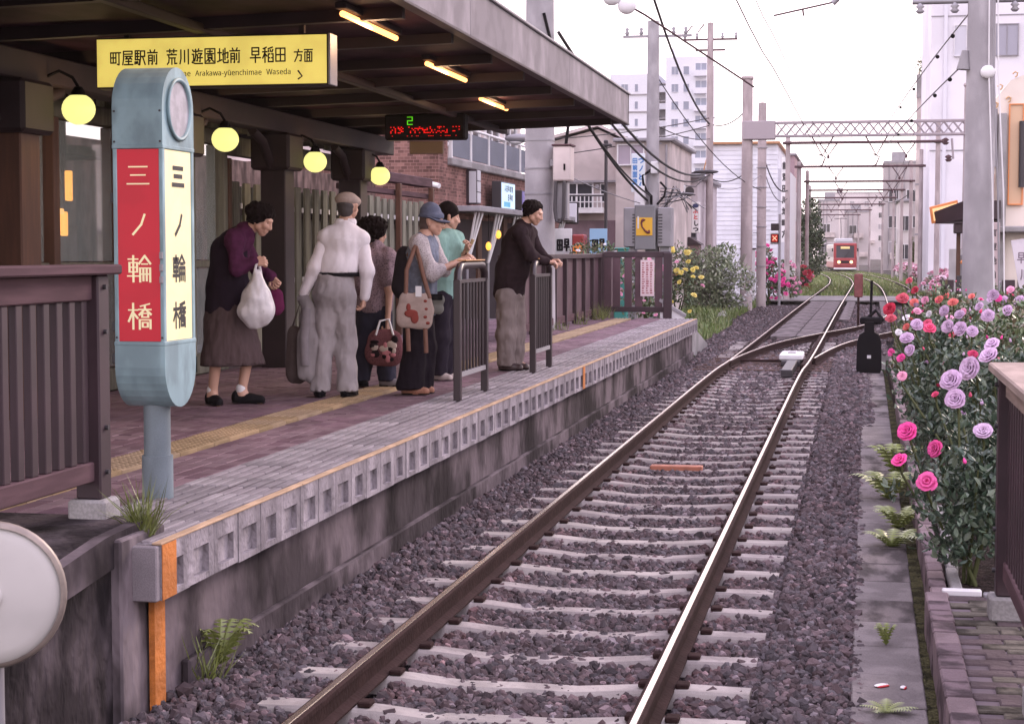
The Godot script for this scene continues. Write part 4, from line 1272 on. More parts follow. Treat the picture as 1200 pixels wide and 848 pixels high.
	put("case", bx(V(-.35, -.1, -.15), V(.2, .14, .15), .03), K.white, rm)
	put("mirror", tb([V(.3, -.05, .0), V(.34, -.06, .06)], .15, 14), K.darksteel, rm)
	put("arm", tb([V(-.5, .2, -.1), V(.5, .1, -.1), V(.7, .3, -.1)], .025, 6), K.steel, rm)
	var l2 := thing("street_lamp", "dark flat headed street lamp strung beside the grey poles", "street lamp", V(-4.8, 0, -58.5))
	var lh := MB.new(); lh.ball(V(-.1, 4.42, .3), V(.42, .07, .12), 12, 6)
	put("lamp_head", lh, K.darksteel, l2)
	put("arm", tb([V(-1.6, 4.3, .2), V(-.4, 4.4, .3)], .025, 5), K.darksteel, l2)
	put("bracket", tb([V(-.1, 4.42, .3), V(-.02, 4.5, .0), V(0, 4.4, -1.4)], .02, 5), K.darksteel, l2)
	# white sided house
	var sd := thing("sided_house", "pale blue white house of lapped siding with orange roof edge", "house")
	var side := M("pale blue siding", L(.68, .69, .74), .7, 0, T.soft, .5)
	put("wall", bx(V(-6.1, -.2, -86), V(-3.38, 6.3, -75.05)), side, sd)
	var y := .0
	while y < 6.2:
		var bd := MB.new()
		bd.hexa([V(-6.1, y, -75.0), V(-3.32, y, -75.0), V(-3.32, y, -75.05), V(-6.1, y, -75.05), V(-6.1, y + .19, -75.02), V(-3.32, y + .19, -75.02), V(-3.32, y + .19, -75.05), V(-6.1, y + .19, -75.05)])
		put("siding_board", bd, side, sd)
		y += .195
	put("side_wall", bx(V(-3.38, -.2, -86), V(-2.95, 5.3, -75.6)), M("white side wall", L(.62, .62, .66), .8), sd)
	put("roof_edge", bx(V(-6.2, 6.3, -86.1), V(-3.25, 6.4, -74.8), .01), M("orange brown trim", L(.4, .2, .1), .7), sd)
	put("roof_edge", tb([V(-6.12, 6.35, -74.9), V(-6.4, 5.2, -74.9)], .03, 5), M("orange brown trim", L(.4, .2, .1), .7), sd)
	for x in [-4.75, -4.55]: put("downpipe", tb([V(x, 0, -74.9), V(x, 5.6, -74.9)], .05, 8), K.steel, sd)
	var pk := thing("pink_house", "narrow dusky pink building beyond the sided house", "building")
	put("wall", bx(V(-4.6, -.2, -99), V(-3.1, 6.5, -88)), M("dusky pink wall", L(.42, .3, .33), .9, 0, T.soft, .4), pk)
	put("roof", bx(V(-4.7, 6.5, -99.2), V(-3.0, 6.6, -87.8), .02), K.steel, pk)
	window(pk, V(-3.1, 3.4, -90), 1.2, 1.3, 1)
	var bn := thing("banner_sign", "tall narrow white banner sign with dark characters beside the poles", "sign", V(-2.95, 2.2, -73.0))
	put("board", bx(V(-.14, 0, -.03), V(.14, 3.4, .03), .01), K.white, bn)
	for k in 7:
		var bl := MB.new()
		strokes(bl, ["前", "荒", "田", "川", "地", "町", "方"][k], V(-.1, 2.95 - k * .46, .03), .2, .3, .05)
		put("character", bl, K.darksteel, bn)
	var wp := thing("white_panel_wall", "white boundary panel between the grey bush and the magenta roses", "wall", V(-3.98, -.2, -66.0))
	put("panel", bx(V(-.28, 0, -.06), V(.26, 2.1, .06), .01), K.white, wp)
	put("cap", bx(V(-.31, 2.1, -.09), V(.29, 2.16, .09), .01), K.brownpaint, wp)

func build_town_far() -> void:
	# apartment block far away: two wings and an open stair between them
	var a := thing("apartment_block", "tall white apartment block of two wings with outside stairs, hazy in the distance", "apartment block")
	var wm := M("white tower render", L(.66, .67, .72), .9)
	put("left_wing", bx(V(-41.5, -.2, -318), V(-33.4, 31.6, -300)), wm, a)
	put("right_wing", bx(V(-32.0, -.2, -316), V(-25.2, 34.2, -299)), wm, a)
	put("stair_core", bx(V(-33.4, -.2, -314), V(-32.0, 30.0, -303)), M("grey tower render", L(.4, .42, .48), .9), a)
	put("roof_house", bx(V(-31.2, 34.2, -312), V(-28.4, 36.2, -302)), wm, a)
	var gp := M("tower window", L(.2, .23, .3), .3)
	for f in 10:
		var y := 2.6 + f * 2.9
		put("floor_band", bx(V(-41.6, y - .62, -299.995), V(-33.4, y - .42, -299.8)), K.steel, a)
		for x in [-39.6, -37.3, -35.1]: window(a, V(x, y, -299.99), 1.1 if x != -37.3 else .5, 1.2, 0, wm, gp, 1 if x != -37.3 else 0)
		put("stair_landing", bx(V(-33.5, y - .1, -303), V(-31.9, y + .9, -300.5)), wm, a)
		put("stair_flight", bx(V(-33.3, y + 1.2, -302.6), V(-32.1, y + 1.4, -300.8)), K.steel, a)
	for f in 11:
		var y := 2.3 + f * 2.9
		window(a, V(-31.0, y, -298.99), 1.1, 1.3, 0, wm, gp, 1)
		window(a, V(-29.0, y, -298.99), .9, 1.3, 0, wm, gp, 0)
		put("balcony", bx(V(-27.2, y - .4, -298.99), V(-25.1, y + .55, -297.6)), wm, a)
		window(a, V(-27.0, y + .6, -298.99), 1.8, 1.2, 0, wm, gp, 1)
	# low town far beyond the curve
	var spec := [[-12.5, -8.2, -205, 6.6, "plain grey apartment house left of the far track", .5], [-8.0, -5.8, -225, 5.2, "low pale house beyond the hedge of trees", .55], [-5.4, -2.6, -245, 8.6, "cream flat roofed block straight beyond the tram", .5], [-1.9, 1.6, -260, 7.4, "pinkish flat block right of the tram roof", .45], [2.6, 6.4, -190, 11.0, "grey six storey block on the right beyond the curve", .36], [6.8, 9.5, -170, 8.5, "white house block with bay windows right of the grey block", .6], [-26, -14, -420, 17.0, "long pale apartment slab on the horizon", .5], [-6, 12, -430, 15.5, "wide pale block across the end of the street", .55]]
	var fw := M("curtained far window", L(.3, .28, .3), .3)
	for q in spec:
		var b := thing("far_building", q[4], "building")
		var tint: float = q[5]
		var m := M("far render", L(tint * 1.15, tint * 1.06, tint * 1.06), .9, 0, T.soft, .1)
		put("wall", bx(V(q[0], -.2, q[2] - 12), V(q[1], q[3], q[2])), m, b)
		put("parapet", bx(V(q[0] - .1, q[3], q[2] - 12.1), V(q[1] + .1, q[3] + .25, q[2] + .1)), K.steel, b)
		var y := 1.6
		while y < q[3] - 1.6:
			var x: float = q[0] + .5
			while x < q[1] - 1.2:
				window(b, V(x + rf(-.15, .15), y, q[2] + .01), 1.0, 1.2, 0, K.white, K.darkpane if rng.randf() < .45 else fw, 1)
				x += 1.9 if q[2] > -300 else 3.4
			y += 2.7
		for j in 3:
			var ax: float = lerpf(q[0] + .3, q[1] - 1.2, (j + .5) / 3.0)
			put("balcony", bx(V(ax, 1.0 + j % 2 * 2.7, q[2] + .01), V(ax + 1.3, 1.7 + j % 2 * 2.7, q[2] + .7), .03), K.cream, b)
			put("downpipe", tb([V(ax - .2, 0, q[2] + .06), V(ax - .2, q[3], q[2] + .06)], .05, 5), K.steel, b)
		put("roof_tank", bx(V(q[0] + .8, q[3] + .25, q[2] - 5), V(q[0] + 2.2, q[3] + 1.3, q[2] - 3)), K.steel, b)
	var wl := thing("white_wall", "low white block wall along the right track with roses before it", "wall")
	for k in 14: put("block_panel", bx(V(4.6 + k * .18, -.2, -100 - k * 5.5 - 5.4), V(4.75 + k * .18, 1.25, -100 - k * 5.5), .02), K.white, wl)
	var gf := thing("green_fence", "teal green mesh fence above the low white wall", "fence")
	var gm := M("teal mesh", L(.25, .48, .44), .7)
	for k in 8:
		put("panel", bx(V(5.2 + k * .2, 1.3, -120 - k * 5.5 - 5.3), V(5.24 + k * .2, 2.3, -120 - k * 5.5)), gm, gf)
		put("post", bx(V(5.15 + k * .2, -.2, -120 - k * 5.5 - .1), V(5.28 + k * .2, 2.4, -120 - k * 5.5)), K.steel, gf)

func build_town_right() -> void:
	# big white block
	var w := thing("white_block", "huge blank white building filling the sky on the right", "building")
	put("wall", bx(V(3.02, -.2, -92), V(22, 34, -80)), M("white block render", L(.74, .73, .77), .9, 0, T.soft, .12), w)
	put("corner_rib", bx(V(3.55, -.2, -79.99), V(3.7, 34, -79.9)), M("white block render", L(.66, .66, .71), .9), w)
	window(w, V(5.75, 10.3, -79.99), .9, 1.3, 0, K.steel, M("hazy window", L(.3, .3, .36), .3), 1)
	window(w, V(4.0, 10.3, -79.99), .5, 1.3, 0, K.white, M("hazy window", L(.5, .5, .56), .3), 0)
	for y in [12.0, 6.2]: put("joint", bx(V(3.0, y, -80), V(22, y + .05, -79.97)), K.steel, w)
	# slender tower with plants on top
	var tw := thing("chimney_tower", "slender cream tower with leaves growing out of its top", "tower", V(3.6, -.2, -110))
	put("shaft", bx(V(-.25, 0, -.3), V(.25, 11.2, .3), .03), K.cream, tw)
	put("top_shaft", bx(V(-.28, 11.2, -.33), V(.28, 12.6, .33), .03), K.concrete, tw)
	for y in [3.0, 6.0, 9.0, 11.2]: put("band", bx(V(-.28, y, -.32), V(.28, y + .1, .32)), K.steel, tw)
	leaf_cloud(tw, "sprout_leaves", [[V(0, 13.0, 0), V(.35, .7, .35)]], 160, .16, .3, [Color(.1, .12, .05), Color(.2, .16, .07)])
	# low blocks behind it
	for q in [[4.4, 7.0, -135, 6.5, "pale house behind the slender tower"], [2.75, 3.5, -128, 5.3, "small grey house left of the slender tower"]]:
		var b := thing("right_house", q[4], "house")
		put("wall", bx(V(q[0], -.2, q[2] - 8), V(q[1], q[3], q[2])), M("pale house render", L(.58, .54, .53), .9, 0, T.soft, .2), b)
		put("roof", bx(V(q[0] - .15, q[3], q[2] - 8.1), V(q[1] + .15, q[3] + .2, q[2] + .2), .03), K.steel, b)
		for k in 2: window(b, V(q[0] + .2, 1.3 + k * 2.0, q[2] + .01), .5, 1.0, 0)
		window(b, V(q[0] - .01, 2.4, q[2] - 4.0), 1.0, 1.0, -1)
	# ornate cream facade
	var g := thing("cream_facade", "cream facade with orange framed tall windows and curled ornaments at the right edge", "building")
	var gm := M("cream facade render", L(.8, .72, .64), .9, 0, T.soft, .3)
	var wall := MB.new()
	wall.prism(PackedVector2Array([Vector2(3.05, -.2), Vector2(3.05, 5.3), Vector2(3.6, 6.0), Vector2(9, 8.2), Vector2(9, -.2)]), 5.0, Transform3D(Basis(), V(0, 0, -50.1)))
	put("wall", wall, gm, g)
	var of := M("orange frame", L(.7, .25, .08), .6)
	for q in [[3.06, 2.5, .16, 1.2], [3.06, 4.1, .14, .9], [3.6, 3.0, .3, 2.4], [4.3, 3.0, .3, 2.4]]:
		window(g, V(q[0], q[1], -45.09), q[2], q[3], 0, of, M("amber glass", L(.6, .4, .25), .2), 0)
	put("grey_pier", bx(V(3.32, -.2, -45.1), V(3.52, 5.2, -44.9), .02), K.concrete, g)
	put("dark_pipe", tb([V(3.24, 3.9, -44.95), V(3.24, 5.3, -44.95)], .06, 8), K.steel, g)
	put("dark_pipe", tb([V(3.9, 3.4, -44.95), V(3.9, 5.0, -44.95)], .09, 8), K.darksteel, g)
	for q in [[3.35, 5.85], [3.55, 5.55], [3.25, 5.42], [3.7, 6.15]]:
		put("curl_ornament", tb([V(q[0] - .06, q[1], -45.06), V(q[0], q[1] + .05, -45.06), V(q[0] + .06, q[1] + .02, -45.06), V(q[0] + .04, q[1] - .05, -45.06), V(q[0], q[1] - .08, -45.06)], .02, 5), M("gold ornament", L(.6, .38, .2), .5), g)
	put("ledge", bx(V(3.0, 2.3, -45.1), V(9, 2.45, -44.5), .03), K.concrete, g)
	# opposite stop shelter whose roof edge fascia glows in place of reflected sunset
	var sh := thing("stop_shelter", "dark roofed stop shelter behind the thick concrete pole", "shelter")
	var rf2 := MB.new()
	rf2.hexa([V(1.85, 2.52, -45.0), V(2.55, 2.62, -44.2), V(3.35, 2.62, -44.2), V(3.2, 2.55, -48), V(1.75, 2.78, -45.0), V(2.5, 3.06, -44.2), V(3.35, 3.06, -44.2), V(3.2, 2.98, -48)])
	put("roof", rf2, K.brownpaint, sh)
	put("header", bx(V(2.3, 2.28, -45.2), V(3.3, 2.52, -44.6), .02), K.brownpaint, sh)
	for x in [2.42, 3.1]: put("post", bx(V(x - .05, -.2, -45.1), V(x + .05, 2.3, -45.0), .01), K.wood if x < 3 else K.brownpaint, sh)
	for k in 6: put("board_panel", bx(V(2.0 + k * .36, .2, -44.6), V(2.3 + k * .36, 1.15 + .1 * (k % 2), -44.55), .01), [K.brownpaint, K.darksteel, K.wood, K.brownrail][k % 4], sh)
	put("ramp_rail", tb([V(2.45, 1.6, -44.3), V(3.0, 1.2, -44.1)], .05, 6), of, sh)
	put("back_screen", bx(V(2.3, .2, -47.2), V(5, 1.9, -47.1)), K.white, sh)
	for k in 4: put("machine", bx(V(2.5 + k * .4, 1.2, -46.5), V(2.8 + k * .4, 1.75, -46.2), .03), [K.steel, K.white, K.darksteel, K.steel][k], sh)
	var ls := thing("fascia_glow", "orange framed fascia panel with sunset reflection added as glow on the slanted edge of the shelter roof", "lit sign", V(1.8, 2.52, -44.93), .7)
	put("frame", bx(V(-.02, .0, -.04), V(.9, .42, .0), .01), of, ls, Transform3D(Basis(V(0, 0, 1), .2), V(0, 0, 0)))
	put("glow_panel", bx(V(.04, .06, .001), V(.84, .36, .012)), glow("sunset glow panel", Color(1, .82, .6), .95), ls, Transform3D(Basis(V(0, 0, 1), .2), V(0, 0, 0)))  # no lamp here: the sunset mirrored by the fascia is put in as emission
	var gp := M("orange glow print", L(.8, .35, .1), .6)
	for k in 5: put("panel_mark", bx(V(.1 + k * .15, .12, .013), V(.17 + k * .15, .3, .017)), gp, ls, Transform3D(Basis(V(0, 0, 1), .2), V(0, 0, 0)))
	# leaning white notice at the right edge and a narrow one by the pole
	var ns := thing("leaning_sign", "white leaning notice board with dark characters at the right edge of the roses", "sign", V(2.46, .3, -30.0))
	var nb := MB.new()
	nb.prism(PackedVector2Array([Vector2(.3, 0), Vector2(-.02, 1.72), Vector2(.9, 1.86), Vector2(.9, 0)]), .05, Transform3D())
	put("board", nb, M("white board", L(.66, .62, .66), .6, 0, T.soft, 1.0), ns)
	var nl := MB.new()
	for k in 4: strokes(nl, ["早", "川", "荒", "前"][k], V(.08 + k * .055, 1.35 - k * .27, .05), .13, .18, .02)
	strokes(nl, "田", V(.3, 1.5, .05), .16, .2, .02)
	put("lettering", nl, M("grey print", L(.2, .16, .2), .6), ns)
	put("brown_frame", bx(V(.36, 0, .051), V(.8, 1.2, .075), .005), K.wood, ns)
	var n2 := thing("tall_notice", "tall narrow pinkish notice board right of the thick concrete pole", "sign", V(2.02, .3, -29.0))
	put("board", bx(V(0, .3, 0), V(.17, 2.0, .04), .01), M("pinkish board", L(.5, .4, .4), .7, 0, T.soft, 1.0), n2)
	var n2l := MB.new()
	for k in 6: strokes(n2l, ["町", "屋", "地", "前", "方", "面"][k], V(.04, 1.78 - k * .22, .04), .08, .12, .014)
	put("lettering", n2l, K.darksteel, n2)
	put("dark_base", bx(V(.0, -.3, 0), V(.17, .28, .05), .01), K.wood, n2)
	put("ledge", bx(V(-.2, .55, -.3), V(.6, .6, .1)), K.brownrail, n2)

# ---------- overhead line ----------
func pole(called: String, label: String, x: float, z: float, h: float, r: float, m: Material, group := "") -> Node3D:
	var p := thing(called, label, "pole", V(x, -.2, z), 0.0, group)
	var b := MB.new(); b.lathe([Vector2(r, 0), Vector2(r * .8, h), Vector2(0, h + .02)], 14)
	put("shaft", b, m, p)
	return p

func build_catenary() -> void:
	var pm := M("warm grey concrete pole", L(.5, .43, .43), .85, 0, T.blotch, V(1, .4, 1), T.fine, 2.0)
	var p1 := pole("gantry_post", "stout square topped concrete post at the left end of the lattice gantry", -3.68, -60, 7.75, .21, pm)
	put("cap", bx(V(-.19, 7.75, -.19), V(.19, 7.85, .19), .03), pm, p1)
	var p2 := pole("gantry_post", "concrete post at the right end of the lattice gantry behind the thick pole", 3.5, -60, 7.4, .2, pm)
	put("cap", bx(V(-.18, 7.4, -.18), V(.18, 7.5, .18), .03), pm, p2)
	var p3 := pole("utility_pole", "brown grey pole just right of the gantry post before the siding", -3.4, -64, 7.3, .18, pm)
	for k in 8: put("clamp", tb([V(0, 1.5 + k * .7, 0), V(0, 1.53 + k * .7, 0)], .2, 10), K.steel, p3)
	for k in 5: put("step_bolt", tb([V(0, 1.9 + k * .8, 0), V(-.3 if k % 2 else .3, 1.9 + k * .8, 0)], .015, 5), K.steel, p3)
	var p4 := pole("utility_pole", "slim grey pole with crossarms left of the sided house", -4.93, -60, 9.65, .13, pm)
	for q in [[9.1, .9], [8.75, .5]]: put("crossarm", bx(V(-q[1], q[0] - .03, -.03), V(q[1], q[0] + .03, .03)), K.brownrail, p4)
	for x in [-.85, -.45, .4, .85]:
		var ins := MB.new(); ins.lathe([Vector2(.03, 0), Vector2(.06, .06), Vector2(.03, .1), Vector2(.05, .17), Vector2(0, .2)], 8)
		put("insulator", ins, K.steel, p4, Transform3D(Basis(), V(x, 9.13, 0)))
	put("fuse_switch", tb([V(-.9, 9.2, .1), V(-.6, 9.55, .1), V(-.4, 9.35, .1), V(-.2, 9.6, .1)], .025, 5), K.brownrail, p4)
	put("step_bolt", tb([V(-.2, 6.5, 0), V(.2, 6.5, 0)], .02, 5), K.steel, p4)
	# lattice gantry
	var g := thing("lattice_gantry", "pale lattice beam gantry spanning both tracks", "gantry", V(0, 0, -60))
	var sm := M("pale gantry steel", L(.34, .3, .32), .6, .2)
	for y in [5.66, 6.1]:
		for dz in [-.2, .2]: put("chord", bx(V(-3.4, y - .035, dz - .03), V(3.4, y + .035, dz + .03), .008), sm, g)
	put("end_plate", bx(V(-3.85, 5.55, -.26), V(-2.75, 6.16, .26), .02), sm, g)
	var x := -2.7
	var k := 0
	while x < 3.3:
		for dz in [-.2, .2]:
			var a := V(x, 5.69 if k % 2 else 6.07, dz); var b := V(x + .3, 6.07 if k % 2 else 5.69, dz)
			put("brace", tb([a, b], .02, 5), sm, g)
			put("brace", tb([V(a.x, b.y, dz + .012), V(b.x, a.y, dz + .012)], .016, 5), sm, g)
		x += .3
		k += 1
	for q in [-1.2, .55]:
		put("hanger", tb([V(q - .35, 5.63, 0), V(q, 5.0, 0), V(q + .35, 5.63, 0)], .03, 6), K.brownrail, g)
		put("registration_arm", tb([V(q - .1, 5.05, 0), V(q + .1, 4.95, 0), V(q, 4.7, 0), V(q - .15, 4.62, 0)], .025, 6), K.brownrail, g)
	var ins := MB.new(); ins.lathe([Vector2(.05, 0), Vector2(.12, .06), Vector2(.05, .1), Vector2(.12, .16), Vector2(.04, .22), Vector2(0, .23)], 10)
	put("insulator", ins, K.brownrail, g, Transform3D(Basis(), V(2.75, 5.3, .3)))
	put("insulator", ins, K.brownrail, g, Transform3D(Basis(), V(2.85, 4.75, .3)))
	put("dropper", tb([V(2.95, 5.5, .3), V(3.0, 4.85, .3), V(2.85, 4.85, .3)], .04, 6), sm, g)
	# plain span beams on pairs of poles
	var rows := [[-70, -2.72, 2.95, 6.02, 6.3, "first"], [-84, -2.75, 2.8, 5.75, 6.0, "second"], [-98, -2.75, 2.75, 5.6, 6.2, "third"], [-112, -3.0, 2.6, 5.6, 5.9, "fourth"], [-128, -3.4, 2.4, 5.6, 5.9, "fifth"], [-146, -4.2, 1.9, 5.6, 5.9, "sixth"], [-166, -5.2, 1.0, 5.6, 5.9, "seventh"], [-188, -6.4, 0.0, 5.6, 5.9, "eighth"]]
	for q in rows:
		var far: bool = q[0] < -120
		for s in 2:
			var px: float = q[1 + s]
			var pp := pole("catenary_pole", "%s pole of the %s plain span beam beyond the lattice gantry" % [["left", "right"][s], q[5]], px, q[0], q[4] + .2 + (.5 if s == 1 and not far else 0.0), .11 if not far else .1, pm, "poles carrying the plain span beams")
			put("collar", tb([V(0, q[3] + .15, 0), V(0, q[3] + .27, 0)], .14, 10), K.steel, pp)
		var bmx := thing("span_beam", "%s plain steel span beam beyond the lattice gantry" % q[5], "beam", V(0, 0, q[0]), 0.0, "span beams over the tracks")
		put("tube", tb([V(q[1] - .2, q[3], .16), V(q[2] + .2, q[3], .16)], .055, 8), K.brownrail, bmx)
		var cxs := []
		for c in [centre_a, centre_b]:
			var best := 0.0; var bd := 1e9
			for pt in c:
				if absf(pt.z - q[0]) < bd:
					bd = absf(pt.z - q[0]); best = pt.x
			cxs.append(best)
		for cx in cxs:
			put("hanger", tb([V(cx - .35, q[3], .16), V(cx, q[3] - .5, .16), V(cx + .35, q[3], .16)], .028, 5), K.brownrail, bmx)
			put("insulator", tb([V(cx, q[3] - .5, .16), V(cx, q[3] - .62, .16)], .05, 8), K.brownrail, bmx)

func catenary(a: Vector3, b: Vector3, sag: float, n := 14) -> Array:
	var out := []
	for k in n + 1:
		var t := float(k) / n
		out.append(a.lerp(b, t) - V(0, sag * 4.0 * t * (1.0 - t), 0))
	return out

func build_wires() -> void:
	# contact and feeder wires over each track
	for q in [[centre_a, "contact wire over the platform track", 12], [centre_b, "contact wire over the far right track", 30]]:
		var w := thing("contact_wire", q[1], "wire", V(0, 0, 0), 0.0, "contact wires")
		var pts := []
		for k in range(q[2], q[0].size(), 3): pts.append(q[0][k] + V(0, 4.95, 0))
		put("wire", tb(pts, .009, 5), K.brownrail, w)
		var pts2 := []
		for p in pts: pts2.append(p + V(0, .55 , 0))
		put("carrier", tb(pts2, .007, 5), K.brownrail, w)
	var runs := [
		[V(-4.2, 9.3, -28), V(-4.95, 6.1, -60), .9, .03, "thick black cable dropping from the sky past the slim grey pole"],
		[V(-4.93, 6.1, -60), V(-3.68, 6.6, -60), .25, .02, "cable sagging from the slim grey pole to the gantry post"],
		[V(-4.9, 5.0, -28), V(-5.15, 3.1, -44), .25, .03, "heavy black cable from the canopy corner down to the telephone pole"],
		[V(-4.85, 4.9, -28), V(-5.05, 3.2, -44), .3, .02, "thinner black cable beside the heavy one to the telephone pole"],
		[V(-4.7, 5.3, -28), V(-4.93, 4.5, -60), .85, .03, "black cable looping past the canopy corner to the slim pole"],
		[V(-4.72, 5.1, -28), V(-4.93, 4.4, -60), .95, .025, "lower black cable looping past the canopy corner to the slim pole"],
		[V(-5.02, 6.3, -44), V(-3.4, 4.0, -64), .5, .014, "thin cable from the telephone pole to the brown grey pole"],
		[V(-5.02, 5.0, -44), V(-4.93, 5.6, -60), .15, .014, "thin cable rising between the telephone pole and slim pole"],
		[V(-9.0, 4.6, -44), V(-4.93, 6.3, -60), .15, .016, "cable across the white tower to the slim pole, upper"],
		[V(-9.0, 4.1, -44), V(-4.93, 6.05, -60), .15, .016, "cable across the white tower to the slim pole, lower"],
		[V(-4.93, 4.3, -60), V(-3.5, 4.7, -60.2), .3, .02, "cable loop between the slim pole and gantry post"],
		[V(-4.93, 4.1, -60), V(-3.4, 4.6, -64), .35, .012, "thin cable loop before the siding"],
		[V(-3.4, 5.4, -64), V(-2.72, 4.2, -70), .5, .025, "black cable drooping right of the brown grey pole"],
		[V(-3.4, 5.0, -64), V(-2.72, 3.9, -70), .6, .015, "thin cable drooping right of the brown grey pole"],
		[V(1.45, 5.05, -24.5), V(.7, 5.7, -60), -.1, .012, "upper stay wire with beads left of the thick concrete pole"],
		[V(1.42, 4.4, -24.5), V(.65, 5.0, -60), -.1, .012, "lower stay wire with beads left of the thick concrete pole"],
		[V(2.72, 5.0, -98), V(1.0, 5.3, -112), .5, .02, "sagging feeder between the far right poles"],
		[V(-7.0, 3.9, -38), V(-5.2, 3.0, -44), .1, .012, "thin cable across the cream house wall"],
	]
	for k in runs.size():
		var q = runs[k]
		var w := thing("cable" if k < 14 or k > 15 else "stay_wire", q[4], "cable")
		put("wire", tb(catenary(q[0], q[1], q[2]), q[3], 6), K.wire if q[3] > .013 else K.steel, w)
		if k == 14 or k == 15:
			for t in [.1, .2, .42, .6]:
				var bb := MB.new(); var p = q[0].lerp(q[1], t)
				bb.ball(p, V(.035, .035, .035), 8, 6)
				put("bead", bb, K.black, w)
	# two round insulators strung high above the canopy
	var io := thing("strain_insulator", "pair of pale round strain insulators on a slanting wire in the sky", "insulator", V(-4.4, 6.4, -32))
	var di := MB.new(); di.ball(V(0, 0, 0), V(.17, .15, .1), 14, 8)
	put("disc", di, K.white, io, Transform3D(Basis(), V(0, 0, 0)))
	put("disc", di, K.white, io, Transform3D(Basis(), V(.27, -.16, .0)))
	put("clevis", tb([V(-.6, .45, 0), V(-.35, .22, 0), V(.6, -.33, 0), V(2.2, -1.1, -6)], .02, 6), K.brownrail, io)
	var hb := thing("wire_bracket", "slanting rust coloured registration tube in the open sky", "bracket", V(-1.2, 6.9, -38))
	put("tube", tb([V(-.6, -.12, 0), V(.6, .12, 0)], .02, 6), K.brownrail, hb)
	put("insulator", tb([V(.62, .1, 0), V(.72, .2, 0)], .06, 8), K.steel, hb)
	put("clamp", tb([V(0, 0, 0), V(.02, -.14, 0)], .02, 5), K.brownrail, hb)

